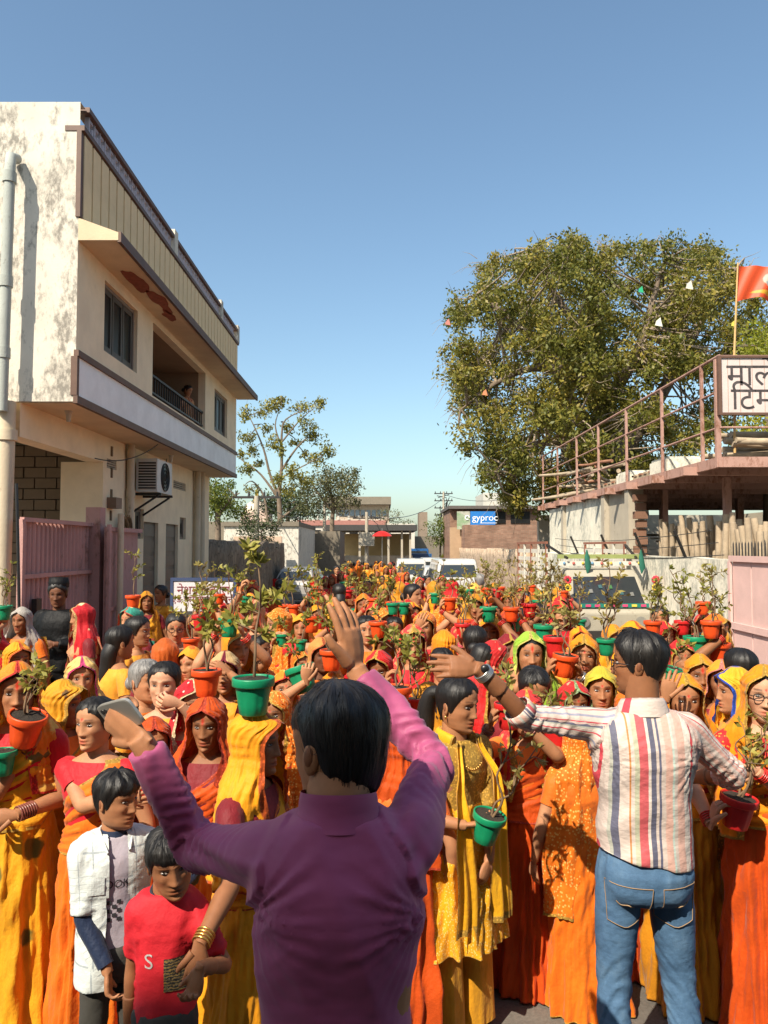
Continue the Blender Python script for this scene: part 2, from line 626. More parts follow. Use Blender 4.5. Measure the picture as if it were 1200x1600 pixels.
HAIRLINE = [(0,.084),(12,.077),(25,.070),(45,.057),(60,.034),(72,-.002),(82,-.028),(90,-.008),(100,.012),(112,-.025),(128,-.070),(150,-.090),(180,-.094)]
def hair_mesh(M, lod, style, seed):
    mb = MB()
    na, nt_ = ((56, 22), (36, 14), (20, 9))[lod]
    al = np.linspace(-math.pi, math.pi, na, endpoint=False)
    deg = np.abs(np.degrees(al))
    hl = np.interp(deg, [p[0] for p in HAIRLINE], [p[1] for p in HAIRLINE])
    r = np.random.RandomState(seed)
    vol, fr = 0.010, 0.0
    if style in ('short', 'boy'):
        hl = np.maximum(hl, np.where(deg > 110, -.062, -.03))
        vol = .013 if style == 'short' else .012
        if style == 'boy':
            hl = np.where(deg < 50, np.minimum(hl, .058) - .016, hl)
    if style == 'balding':
        hl = np.where(deg < 62, .106, np.where(deg < 85, np.maximum(hl, .045), np.maximum(hl, -.086)))
        vol = .007
    if style == 'flat':
        vol = .005
    hl = hl + r.normal(0, .0025, na)
    t = np.linspace(0, 1, nt_)
    Tt, A = np.meshgrid(t, al, indexing='ij')
    HL = np.broadcast_to(hl, A.shape)
    q = 1 - np.cos(Tt * math.pi / 2)
    Z = .116 + (HL - .116) * (q * .75 + Tt * .25)
    thick = vol * (1 - .75 * Tt ** 6)
    if style == 'short':
        thick = thick + .009 * np.clip(np.cos(A), 0, 1) * np.exp(-(Tt / .75) ** 4) + .006 * wob(A / 3.14 * 1.5 + 2, Tt, seed, 6, (6, 16), (1, 3)) * (1 - Tt ** 4)
    elif style == 'boy':
        thick = thick + .006 * wob(A / 3.14 * 1.5 + 2, Tt, seed, 6, (6, 16), (1, 3)) * (1 - Tt ** 4)
    else:
        thick = thick + .0025 * wob(A / 3.14 * 1.5, Tt, seed, 5, (8, 20), (1, 2))
        if style != 'balding':
            thick = thick - .004 * ga(A, 0, .16) * sm(0.2, .5, Tt)
    thick = np.maximum(thick, .0025)
    x, y = head_point(A, Z)
    rad = np.sqrt(x * x + y * y) + 1e-6
    up = np.clip((Z - .05) / .066, 0, 1) ** 1.5
    P = np.stack([x + x / rad * thick * (1 - .3 * up), y + y / rad * thick * (1 - .3 * up), Z + thick * up], -1)
    P[0] = P[0].mean(0)
    mb.grid(P, True, np.stack([A / 6.28 + .5, Tt], -1))
    if lod == 0 and style != 'flat':
        # loose strands that break up the outline
        cen = np.array([0, .005, .02])
        for k in range(420 if style in ('short', 'boy', 'balding') else 220):
            j = r.uniform(0, na); i0 = r.uniform(1, nt_ * .75); ln = r.uniform(3, 9)
            rise = r.uniform(.0015, .006) * (1.6 if style == 'short' else 1)
            drift = r.normal(0, 1.0)
            row = []
            for q in np.linspace(0, 1, 5):
                i = min(i0 + ln * q, nt_ - 1.001); jj = (j + drift * q) % na
                a_, b_ = int(i), int(jj)
                p = P[a_, b_] * (1 - (i - a_)) + P[min(a_ + 1, nt_ - 1), b_] * (i - a_)
                p2 = P[a_, (b_ + 1) % na] * (1 - (i - a_)) + P[min(a_ + 1, nt_ - 1), (b_ + 1) % na] * (i - a_)
                p = p + (p2 - p) * (jj - b_)
                nn = (p - cen) / np.linalg.norm(p - cen)
                sd = (p2 - p); sd = sd / (np.linalg.norm(sd) + 1e-9)
                c = p + nn * rise * (.3 + q)
                w_ = .0011 * (1 - .7 * q)
                row.append((c - sd * w_, c + sd * w_))
            mb.grid(np.array(row), False, np.full((5, 2, 2), r.uniform(0, 1)))
    if style == 'bun':
        mb.ell((0, .118, -.02), (.046, .036, .044), 16, 10)
    elif style in ('pony', 'braid', 'long'):
        sway = r.uniform(-.03, .03)
        if style == 'pony':
            mb.ell((0, .100, .035), (.030, .026, .030), 12, 8)
            mb.tube([(0,.09,.035),(sway*.5,.145,.02),(sway,.165,-.06),(sway*1.6,.155,-.15),(sway*1.5,.145,-.24)], [.022,.034,.042,.036,.006], 14, smooth=5, uvs=(1, 1))
        elif style == 'braid':
            mb.tube([(0,.085,-.05),(0,.105,-.10),(sway,.115,-.2),(sway*1.5,.125,-.33),(sway*1.5,.125,-.46)], [.034,.034,.028,.022,.005], 12, smooth=5)
        else:
            mb.tube([(0,.03,.02),(0,.075,-.06),(sway*.5,.085,-.14),(sway,.10,-.24),(sway*1.3,.105,-.36)], [.06,.066,.062,.05,.012], 18, flat=.85, side=(1, 0, 0), smooth=5)
    return mb.moved(M)

TORSO_F = [(.80,.160,.125),(.88,.168,.128),(.96,.150,.110),(1.04,.130,.098),(1.12,.136,.102),(1.19,.148,.118),(1.25,.158,.108),(1.29,.160,.088),(1.318,.135,.072),(1.34,.085,.060),(1.36,.052,.052)]
TORSO_M = [(.80,.160,.120),(.88,.163,.122),(.96,.158,.115),(1.04,.158,.115),(1.12,.168,.120),(1.19,.182,.125),(1.25,.192,.115),(1.29,.188,.095),(1.325,.150,.078),(1.35,.090,.066),(1.37,.060,.058)]
TORSO_K = [(a, b * .78, c * .80) for a, b, c in TORSO_M]

def torso_grid(T, n, z0, z1, rows, off=0.0, bust=0.0, yc=.012):
    z = np.linspace(z0, z1, rows)
    a = np.linspace(0, 2 * math.pi, n, endpoint=False)
    A, Z = np.meshgrid(a, z)
    rx, ry = interp(Z, T, 1) + off, interp(Z, T, 2) + off
    x = rx * np.sign(np.sin(A)) * np.abs(np.sin(A)) ** .85
    y = -ry * np.sign(np.cos(A)) * np.abs(np.cos(A)) ** .9 + yc
    if bust:
        y = y - bust * (ga(np.abs(x), .070, .052)) * ga(Z, 1.185, .055) * (np.cos(A) > 0)
    return np.stack([x, y, Z], -1), A, Z

def ik(sh, tgt, l1, l2, bend):
    sh, tgt, bend = Vector(sh), Vector(tgt), Vector(bend)
    d = tgt - sh
    L = min(d.length, (l1 + l2) * .995)
    d = d.normalized()
    c = (l1 * l1 + L * L - l2 * l2) / (2 * l1 * L)
    c = max(-1, min(1, c))
    b = (bend - d * bend.dot(d)).normalized()
    return sh + d * (l1 * c) + b * (l1 * math.sqrt(max(0, 1 - c * c))), sh + d * L

def hand_mesh(wrist, fdir, normal, sg, s=1.0, curl=25, spread=6, lod=0, thumb=35):
    """palm and five fingers; fdir points to the fingertips, normal out of the palm"""
    f = Vector(fdir).normalized()
    nrm = Vector(normal)
    nrm = (nrm - f * nrm.dot(f)).normalized()
    side = f.cross(nrm).normalized() * sg          # towards the thumb
    w = Vector(wrist)
    mb = MB()
    n = (10, 7, 5)[lod]
    L = .092 * s
    pts = [w - f * .02 * s, w + f * .010 * s, w + f * .04 * s, w + f * .075 * s, w + f * (L + .004 * s)]
    mb.tube(pts, [r * s for r in (.022, .025, .037, .040, .034)], max(8, n), flat=.42, side=tuple(side))
    if lod == 2:
        c = math.radians(curl)
        d2 = f * math.cos(c) + nrm * math.sin(c)
        mb.tube([w + f * L * .9, w + f * L * .9 + d2 * .04 * s, w + f * L * .9 + (d2 + nrm * .5) * .07 * s], [.033 * s, .030 * s, .012 * s], 6, flat=.4, side=tuple(side))
    else:
        for i, (o, ln, rr) in enumerate(((.030, .070, .0090), (.0105, .079, .0092), (-.0095, .073, .0088), (-.028, .058, .0078))):
            sp = math.radians(spread) * (1.5 - i)
            base = w + f * (L - abs(i - 1) * .004 * s - .012 * s) + side * o * s
            d = (f * math.cos(sp) + side * math.sin(sp)).normalized()
            p = [base]
            ang = 0
            cc = math.radians(curl * (1 + .12 * i))
            for k, fr in enumerate((.16, .40, .28, .22)):
                if k:
                    ang += cc * (.8, 1.0, .7)[k - 1]
                dd = d * math.cos(ang) + nrm * math.sin(ang)
                p.append(p[-1] + dd * ln * fr * s * (1.15 if k else 1))
            mb.tube(p, [rr * s * k for k in (1.05, 1.03, .98, .9, .62)], n, smooth=2 if lod == 0 else 1)
        ta = math.radians(thumb)
        b = w + f * .022 * s + side * .020 * s
        d = (f * math.cos(ta) + side * math.sin(ta)).normalized()
        c = math.radians(curl * .5)
        d2 = (d * math.cos(c) + nrm * math.sin(c)).normalized()
        d3 = (f * math.cos(ta * .6) + side * math.sin(ta * .6)).normalized() * math.cos(c * 1.6) + nrm * math.sin(c * 1.6)
        mb.tube([b, b + d * .032 * s, b + d * .032 * s + d2 * .030 * s, b + d * .032 * s + d2 * .030 * s + d3 * .026 * s], [.0155 * s, .0125 * s, .0105 * s, .0072 * s], n, smooth=2 if lod == 0 else 1)
    return mb

def arm_points(sh, el, wr, s, thin=1.0):
    sh, el, wr = Vector(sh), Vector(el), Vector(wr)
    P = [sh, sh.lerp(el, .3), sh.lerp(el, .7), el, el.lerp(wr, .28), el.lerp(wr, .65), wr]
    rad = [r * s * thin for r in (.046, .044, .038, .034, .036, .029, .0225)]
    return P, rad

def veil_mesh(s, hc, hyaw, lod, seed, length=.55, fwd=.012, low=0.0, close=1.0, fold=1.0, tilt=0.0, wide=1.0):
    """a cloth over the crown that frames the face and falls on the shoulders; hc is the head's centre"""
    r = np.random.RandomState(seed)
    na, nz = ((120, 72), (52, 38), (24, 16))[lod]
    q = np.linspace(0, 1, nz)
    z = np.concatenate([(.142 - .142 * np.linspace(0, 1, nz // 3, endpoint=False) ** 1.6), np.linspace(0, -length, nz - nz // 3)])
    w_ = np.linspace(0, 1, na)
    OP = [(-.60, 40), (-.40, 26), (-.26, 20 * close), (-.17, 32 * close), (-.115, 46), (-.06, 57), (.0, 61), (.03, 58), (.056, 47), (.074, 30), (.086, 10), (.092, 0), (.2, 0)]
    oz = [p[0] + low for p in OP]
    oa = [p[1] for p in OP]
    ja, jb = r.uniform(.75, 1.15), r.uniform(.75, 1.15)
    W, Z = np.meshgrid(w_, z)
    op = np.interp(Z, oz, oa)
    a0, a1 = np.radians(op * ja), 2 * math.pi - np.radians(op * jb)
    A = a0 + (a1 - a0) * W
    off = .021 + .010 * sm(.05, -.08, Z)
    zt = np.clip(Z, -.03, .116)
    k = sm(-.02, -.205, Z)
    hw, hf, hb = interp(zt, HEAD_T, 1) + off, interp(zt, HEAD_T, 2) + off + fwd, interp(zt, HEAD_T, 3) + off
    crown = np.clip((.142 - Z) / .038, 0, 1) ** .5
    hw, hf, hb = [np.where(Z > .104, (interp(.104, HEAD_T, i) + .021) * crown, x) for i, x in ((1, hw), (2, hf), (3, hb))]
    kk = sm(-.205, -.55, Z)
    W2, F2, B2 = (.190 + .035 * kk) * wide, .125 + .03 * kk, .135 + .02 * kk
    w = hw * (1 - k) + W2 * k
    f = hf * (1 - k) + F2 * k
    b = hb * (1 - k) + B2 * k
    sa, ca = np.sin(A), np.cos(A)
    amp = (.0035 + .010 * sm(.02, -.10, Z) + .014 * sm(-.10, -.4, Z)) * fold
    d = amp * wob(A / 3.14, Z * 3, seed, 7, (5, 20), (.6, 2), True)
    d = d + .003 * fold * wob(Z * 9, A / 2, seed + 5, 4, (4, 10), (1, 3)) * sm(.09, .04, Z)
    edge = np.minimum(W, 1 - W)
    if lod == 0:
        d = d + .0022 * fold * wob(A / 3.14 + Z * .8, Z * 2, seed + 31, 6, (22, 48), (.6, 2), True) * sm(.03, -.08, Z)
    d = d + .0045 * fold * wob(edge * 5.0, Z * 2.5, seed + 21, 5, (4, 11), (.6, 1.6), True) * sm(.135, .10, Z)
    d = d + .006 * np.exp(-(edge / .02) ** 2) * (Z < .09)
    x = (w + d) * sa
    y = -(np.where(ca > 0, f, b) + d) * ca
    yaw = hyaw * (1 - k)
    X = x * np.cos(yaw) - y * np.sin(yaw)
    Y = x * np.sin(yaw) + y * np.cos(yaw)
    zz = Z + .006 * fold * wob(A / 3.14, Z, seed + 9, 4, (2, 6), (1, 2)) * sm(-.3, -.5, Z)
    Y = Y - math.sin(tilt) * np.clip(Z + .1, 0, .3) + .012 * k
    P = np.stack([X * s + hc[0], Y * s + hc[1] * 1, zz * s + hc[2]], -1)
    mb = MB()
    mb.grid(P, False, np.stack([W, (Z - Z.min()) / (Z.max() - Z.min()) * .95 + .02], -1), flip=True)
    return mb

def skirt_mesh(s, lod, seed, z_top=1.0, flare=1.0, pleats=1.0, z_bot=.015):
    na, nz = ((150, 44), (64, 20), (28, 8))[lod]
    z = np.linspace(z_top, z_bot, nz)
    a = np.linspace(0, 2 * math.pi, na, endpoint=False)
    A, Z = np.meshgrid(a, z)
    t = (z_top - Z) / (z_top - z_bot)
    hip = [(0, .150, .115), (.10, .178, .142), (.22, .190, .155), (.5, .198 + .012 * flare, .170 + .01 * flare), (.8, .205 + .03 * flare, .19 + .03 * flare), (1, .205 + .05 * flare, .20 + .045 * flare)]
    rx, ry = interp(t, hip, 1), interp(t, hip, 2)
    dA = np.abs((A + math.pi) % (2 * math.pi) - math.pi)
    front = np.exp(-((dA - .15) / .5) ** 2)
    d = .013 * pleats * front * sm(.03, .35, t) * np.sin(A * 19 + 2.6 * np.sin(A * 5 + seed) + 1.6 * np.sin(t * 3 + seed))
    d = d + (.010 + .042 * t) * wob(A / 3.14, t * 1.2, seed, 7, (4, 17), (.4, 1.4), True) * (1 - .35 * front)
    d = d + (.003 + .006 * t) * wob(A / 3.14 + t * .3, t * 2, seed + 6, 6, (18, 40), (.4, 1.2), True) * (lod == 0)
    d = d + .013 * wob(t * 1.6 + A * .45, A * .4, seed + 3, 5, (2, 7), (.5, 1.2), True) * sm(.02, .15, t) * sm(.95, .5, t)
    x = (rx + d) * np.sin(A)
    y = -(ry + d) * np.cos(A) + .012
    mb = MB()
    mb.grid(np.stack([x * s, y * s, Z * s], -1), True, np.stack([A / 6.2832 * .9 + .05, .97 - .94 * t], -1), flip=True)
    return mb

def drape_mesh(s, lod, seed, z0=.92, z1=1.335, side=1):
    """the sari's loose end crossing the chest from one hip to the other shoulder, and falling behind"""
    n, rows = ((90, 34), (48, 18), (24, 9))[lod]
    al = np.linspace(0, 2 * math.pi, n)
    t = np.linspace(0, 1, rows)
    A, T_ = np.meshgrid(al, t)
    x = .150 * np.sin(A) * side
    lo = np.clip(1.12 + .95 * x - .30, z0, z1)
    hi = np.clip(1.12 + .95 * x + .13, z0, z1)
    Z = lo + (hi - lo) * T_
    rx, ry = interp(Z, TORSO_F, 1) + .014, interp(Z, TORSO_F, 2) + .014
    d = .009 * wob(T_ * 1.4, x * 3, seed, 6, (5, 14), (1, 3), True)
    X = (rx + d) * np.sign(np.sin(A)) * np.abs(np.sin(A)) ** .85
    Y = -(ry + d) * np.sign(np.cos(A)) * np.abs(np.cos(A)) ** .9 + .012
    Y = Y - .018 * ga(np.abs(X), .070, .052) * ga(Z, 1.185, .055) * (np.cos(A) > 0)
    mb = MB()
    mb.grid(np.stack([X * s, Y * s, Z * s], -1), False, np.stack([T_, np.full_like(T_, .5)], -1), flip=True)
    sx = .11 * side
    t = np.linspace(0, 1, 18)
    c = np.linspace(-1, 1, 14)
    C, T = np.meshgrid(c, t)
    zb = 1.335 - .62 * T
    X = sx + C * (.075 + .04 * T) + .01 * wob(C, T, seed + 2, 4, (3, 8))
    Yb = .095 + .05 * sm(0, .3, T) + .012 * wob(C, T, seed + 4, 5, (3, 9), (1, 2), True)
    mb.grid(np.stack([X * s, Yb * s, zb * s], -1), False, flip=True)
    return mb

PLACED = []
def solve_y(px, top, h):
    Y = 4.0
    for _ in range(60):
        p = at(px, top, Y)
        e = p.z - gz(Y) - h
        slope = (p.z - CAMZ) / Y + .010
        if abs(slope) < 1e-5:
            break
        Y = max(1.0, min(70, Y - e / slope * .7))
    return Y

def person(label, px, top, Y=None, h=1.50, yaw=0, hyaw=0, tilt=0, skin='wheat', hair='bun', hairc='black', mark='bindi', veil=None, blouse=None,
           sari=None, drape=None, arms=None, lod=0, seed=None, age=0, group=None, vkw=None, bangles=None, build=None, male=False, mouth=0, xoff=0.0, bare_arms=False, sleeve=.55, skirt=True):
    if Y is None:
        Y = solve_y(px, top + (3 if veil else 0), h)
    else:
        Y = Y * KY
    P = at(px, top, Y)
    z0 = gz(Y)
    H = P.z - z0 - (.016 if veil else .008)
    s = H / 1.606
    seed = seed if seed is not None else int(px * 7 + top * 13) % 9973
    root = empty('person', (P.x + xoff, Y, z0), R(yaw))
    PLACED.append((P.x, Y))
    tag(root, label, 'person', group)
    root['scale_used'] = s
    inv = (Matrix.Translation((P.x + xoff, Y, z0)) @ Matrix.Rotation(R(yaw), 4, 'Z')).inverted()
    if build:
        build(root, s, inv, lod, seed)
        return root
    hy = R(hyaw)
    HC = Vector((0, -.010, 1.490)) * s
    HM = Matrix.Translation(HC) @ Matrix.Rotation(hy, 4, 'Z') @ Matrix.Rotation(R(tilt), 4, 'X') @ Matrix.Diagonal((s * (.95 + .11 * ((seed * 7) % 10) / 10), s, s * (.97 + .05 * ((seed * 3) % 10) / 10), 1))
    body = MB()
    head_mesh(body, lod, HM, mark, age, male, 0, mouth, seed)
    g, _, _ = torso_grid(TORSO_F, (40, 24, 12)[lod], .94, 1.36, (18, 10, 6)[lod], -.004, .012)
    body.grid(g * s, True, None, None, flip=True)
    body.tube([(0, .012 * s, 1.30 * s), (0, .008 * s, 1.36 * s), (0, .008 * s, 1.47 * s)], [.062 * s, .050 * s, .050 * s], (16, 12, 8)[lod])
    for sg in (-1, 1):
        body.tube([(sg * .085 * s, .012 * s, .95 * s), (sg * .07 * s, 0, .46 * s), (sg * .08 * s, .02 * s, .06 * s)], [.055 * s, .045 * s, .032 * s], 8)
        if lod < 2:
            body.tube([(sg * .08 * s, .05 * s, .03 * s), (sg * .08 * s, -.05 * s, .035 * s), (sg * .085 * s, -.13 * s, .018 * s)], [.030 * s, .034 * s, .020 * s], 8, flat=.6, side=(1, 0, 0))
    bl = MB()
    if blouse:
        g, A, Z = torso_grid(TORSO_F, (44, 26, 12)[lod], 1.045, 1.325, (18, 10, 6)[lod], .006, .016)
        g[..., 0] += .002 * wob(A / 3, Z * 12, seed)
        bl.grid(g * s, True, flip=True)
    for sg in (-1, 1):
        bg_ = MB()
        spec = (arms or {}).get(sg, 'down')
        sh = Vector((sg * .158, .006, 1.285)) * s
        fdir, nrm, curl, bend = None, None, 25, (sg * .6, .35, -.75)
        if spec == 'down':
            tgt = Vector((sg * .262, -.06, .82)) * s
        elif spec == 'front':
            tgt = Vector((sg * .05, -.20, 1.02)) * s
            fdir, nrm, curl = (-sg, -.15, -.1), (0, 1, -.3), 45
        elif spec == 'none':
            continue
        else:
            tgt = inv @ Vector(spec['to'])
            bend = spec.get('bend', bend)
            if 'wbend' in spec:
                bend = inv.to_3x3() @ Vector(spec['wbend'])
            curl = spec.get('curl', 35)
            if 'fdir' in spec:
                fdir = inv.to_3x3() @ Vector(spec['fdir'])
            if 'n' in spec:
                nrm = inv.to_3x3() @ Vector(spec['n'])
            if spec.get('raise', tgt.z > 1.3 * s):
                sh = sh + Vector((-sg * .012, -.012, .028)) * s
        el, wr = ik(sh, tgt, .262 * s, .232 * s, bend)
        Pp, rad = arm_points(sh, el, wr, s)
        body.tube(Pp, rad, (14, 10, 7)[lod], smooth=(4, 2, 1)[lod])
        fd = (wr - el).normalized() if fdir is None else Vector(fdir)
        nn = Vector((-sg, 0, -.2)) if nrm is None else Vector(nrm)
        body.join(hand_mesh(wr, fd, nn, sg if spec != 'down' else sg, s * .95, curl, 5, lod))
        if blouse:
            inn = Vector((sg * .105, .008, 1.272)) * s
            a = [inn, inn.lerp(sh, .6), sh.lerp(el, .08), sh.lerp(el, .3), sh.lerp(el, sleeve)]
            bl.tube(a, [.046 * s, .053 * s, .055 * s, .052 * s, .048 * s], (16, 10, 7)[lod], smooth=3, caps=False)
        if bangles and lod < 2:
            d = (wr - el).normalized()
            for k in range(bangles[1] if spec != 'down' else 3):
                c = wr - d * (.012 + .011 * k) * s
                a = np.arange(17) / 16 * 2 * math.pi
                u = d.cross(Vector((.3, .2, 1))).normalized()
                v = d.cross(u)
                bg_.tube([c + (u * math.cos(x) + v * math.sin(x)) * .0305 * s for x in a], .0036 * s, 6, caps=False)
            bg_.obj('bangles', bangles[0], root)
    body.obj('body', skin_mat('skin_' + skin, SKINS[skin]), root)
    eye_meshes(root, HM, lod, seed)
    if hair:
        hair_mesh(HM, lod, 'flat' if veil else hair, seed).obj('hair', M_HAIR[hairc], root)
    if blouse and bl.n:
        bl.obj('blouse', blouse, root)
    if sari and skirt:
        skirt_mesh(s, lod, seed).obj('sari', sari, root)
    if drape:
        drape_mesh(s, lod, seed).obj('sari_drape', drape, root)
    if veil:
        kw = dict(length=.55, fwd=.012)
        kw.update(vkw or {})
        veil_mesh(s, HC, hy, lod, seed, tilt=R(tilt) * .8, **kw).obj('veil', veil, root)
    return root
# ------------------------------------------------------------------ shared materials
M_HAIR = {'black': hair_mat('hair_black', (.010, .008, .007)), 'grey': hair_mat('hair_grey', (.22, .21, .20), .5), 'brown': hair_mat('hair_brown', (.018, .012, .009)),
          'thin': hair_mat('hair_thin', (.014, .011, .010), .42)}
def eye_material():
    m, nt, b = nodes_of('eye')
    a = nt.nodes.new('ShaderNodeVertexColor')
    a.layer_name = 'Col'
    nt.links.new(a.outputs[0], b.inputs['Base Color'])
    b.inputs['Roughness'].default_value = 0.15
    return m
M_EYE = eye_material()
GOLD = (.62, .36, .06)
ORANGE = fabric('saffron_cloth', (.78, .165, .008), GOLD, None, None)
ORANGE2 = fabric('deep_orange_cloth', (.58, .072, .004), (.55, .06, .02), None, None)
ORZARI = fabric('saffron_zari_cloth', (.80, .18, .010), GOLD, (.85, .55, .15), 'zari')
YELLOW = fabric('marigold_cloth', (.78, .255, .006), GOLD, None, None)
YELLOW2 = fabric('bright_yellow_cloth', (.80, .315, .008), (.70, .12, .02), None, None)
YFLOR = fabric('floral_yellow_cloth', (.78, .33, .02), None, (.75, .13, .02), 'floral')
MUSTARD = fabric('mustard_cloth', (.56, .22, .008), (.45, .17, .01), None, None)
MUSTB = fabric('mustard_blotch_cloth', (.66, .29, .010), GOLD, (.10, .05, .012), 'floral', mscale=.7)
RED = fabric('red_cloth', (.60, .016, .016), GOLD, None, None)
REDBAN = fabric('red_bandhani_cloth', (.55, .012, .02), (.75, .60, .35), (.85, .72, .55), 'dots', mscale=.8)
REDPINK = fabric('coral_red_cloth', (.72, .035, .035), GOLD, (.85, .25, .10), 'blotch', mscale=2.2)
MAROON = fabric('maroon_cloth', (.22, .012, .018), GOLD, None, None)
RUST = fabric('rust_cloth', (.52, .10, .012), None, None, None)
CREAMV = fabric('cream_cloth', (.72, .48, .16), (.72, .06, .22), None, None)
GREENV = fabric('lime_green_cloth', (.28, .46, .04), (.70, .58, .15), (.55, .62, .10), 'blotch')
TEALV = fabric('teal_print_cloth', (.04, .30, .22), (.6, .1, .05), (.70, .55, .25), 'floral', mscale=1.6)
BLUEB = fabric('yellow_blue_border_cloth', (.80, .44, .02), (.02, .09, .55), None, None)
PRINTG = fabric('red_green_print_cloth', (.55, .02, .02), (.30, .42, .20), (.80, .30, .20), 'floral', mscale=2)
DARKPR = fabric('dark_print_cloth', (.06, .045, .04), None, (.55, .42, .28), 'floral', mscale=2.2)
PEACH = fabric('peach_cloth', (.62, .30, .14), (.60, .10, .05), None, None)
BLACKC = fabric('black_cloth', (.0025, .0025, .003), None, None, None, transl=0, sheen=0)
GREYC = fabric('grey_cloth', (.20, .19, .17), None, None, None)
WHITEC = fabric('white_cloth', (.68, .66, .60), None, None, None)
BL_RED = fabric('red_blouse_cloth', (.58, .012, .02), None, None, None, transl=.05)
BL_ORANGE = fabric('orange_blouse_cloth', (.78, .17, .015), None, None, None, transl=.05)
BL_YELLOW = fabric('yellow_blouse_cloth', (.78, .33, .03), None, None, None, transl=.05)
BL_MAROON = fabric('maroon_blouse_cloth', (.18, .01, .015), None, None, None, transl=.05)
BANG_RED = plain('red_bangle', (.55, .03, .02), .25)
BANG_GOLD = plain('gold_bangle', (.75, .45, .12), .3, metal=.9)
BANG_BROWN = plain('brown_bangle', (.22, .07, .05), .3)
# ------------------------------------------------------------------ sewn clothes: one continuous skin, creased at the joints
def seg_param(V, a, b):
    a, b = np.array(a, float), np.array(b, float)
    d = b - a
    t = np.clip(((V - a) @ d) / (d @ d), 0, 1)
    q = V - (a + t[:, None] * d)
    return t, np.linalg.norm(q, axis=1), q

def garment(torso, z0, z1, arms, s, seed, voxel, crease=1.0, width=1.0, flare=0.0, off=.014, sleeve_r=1.0, n=40, tail=0.0):
    """shirt or kurta; arms is a list of (shoulder, elbow, wrist, sleeve end along shoulder-elbow-wrist 0..2)"""
    mb = MB()
    g, A, Z = torso_grid(torso, n, z0, z1, 36, off)
    g[..., 0] *= width
    lowf = np.clip((1.0 - Z) / .5, 0, 1)
    g[..., 0] *= 1 + flare * lowf
    g[..., 1] *= 1 + flare * lowf
    if tail:
        g[0, :, 2] -= tail * np.cos(A[0]) * -1
    g = g * s
    mb.grid(g, True, flip=True)
    mb.cap(g[0], 0, None, False)
    mb.cap(g[-1], 0, None, True)
    for sh, el, wr, end in arms:
        sh, el, wr = Vector(sh), Vector(el), Vector(wr)
        inn = Vector((sh.x * .55, sh.y, sh.z - .01 * s))
        pts, rad = [inn, sh, sh.lerp(el, .35), sh.lerp(el, .75)], [.060, .062, .057, .051]
        if end <= 1:
            pts.append(sh.lerp(el, end)); rad.append(.055)
        else:
            pts += [el, el.lerp(wr, (end - 1) * .5), el.lerp(wr, end - 1)]
            rad += [.050, .046, .041]
        mb.tube(pts, [r * s * sleeve_r for r in rad], 16, smooth=4)
    V, Nn, f = fuse(mb, voxel, 4)
    D = np.zeros(len(V))
    U = np.stack([V[:, 0] / s * 1.6, V[:, 2] / s], -1)
    part = np.zeros(len(V), int)
    best = np.full(len(V), 1e9)
    tor = (np.abs(V[:, 0]) < np.abs(interp(V[:, 2] / s, torso, 1) * s * width) * .93) & (V[:, 2] < 1.34 * s)
    for i, (sh, el, wr, end) in enumerate(arms):
        sh, el, wr = Vector(sh), Vector(el), Vector(wr)
        for k, (a, b) in enumerate(((sh, el), (el, wr))):
            t, dist, q = seg_param(V, a, b)
            ok = (dist < best) & ~(tor & (k == 0) & (t < .25))
            ok &= (dist < .085 * s)
            d = np.array((b - a).normalized())
            e1 = np.cross(d, np.array([0.3, .9, .2])); e1 /= np.linalg.norm(e1)
            e2 = np.cross(d, e1)
            ang = np.arctan2(q @ e1, q @ e2)
            along = t + k
            w = .0050 * wob(along * 3 + .15 * np.sin(ang * 2 + seed), ang / 3, seed + i, 6, (3, 9), (.5, 1.5), True) * np.exp(-((along - 1.0) / .55) ** 2)
            w = w + .003 * wob(ang / 3 + along * .5, along, seed + 11 + i, 5, (2, 6), (1, 2))
            D = np.where(ok, w, D)
            U[:, 0] = np.where(ok, ang / 6.28 + 3 + i, U[:, 0])
            U[:, 1] = np.where(ok, along, U[:, 1])
            part = np.where(ok, 1 + i, part)
            best = np.where(ok, dist, best)
    x, z = V[:, 0] / s, V[:, 2] / s
    body = part == 0
    w = .0045 * wob(z * 1.4 + .8 * np.abs(x) + .25 * x, x * 2, seed + 3, 6, (4, 10), (1, 2.5), True) * sm(1.3, 1.0, z)
    w = w + .0035 * wob(x * 3 - z * 1.2, z * 1.5, seed + 4, 5, (2, 6), (1, 2), True)
    w = w + .0038 * wob(np.arctan2(z - 1.20, np.abs(x) - .16) * 1.2, x, seed + 15, 5, (4, 10), (.5, 1), True) * np.exp(-(np.hypot(z - 1.2, np.abs(x) - .16) / .13) ** 2)
    w = w + .0040 * wob(x * 4 * np.sign(x) + z * 4.5, x, seed + 8, 5, (2, 5), (1, 2), True) * ga(z, 1.18, .14) * sm(.06, .14, np.abs(x))
    D = np.where(body, w, D)
    V = V + Nn * (D * crease * s)[:, None]
    out = MB()
    out.add(V, f, U)
    return out

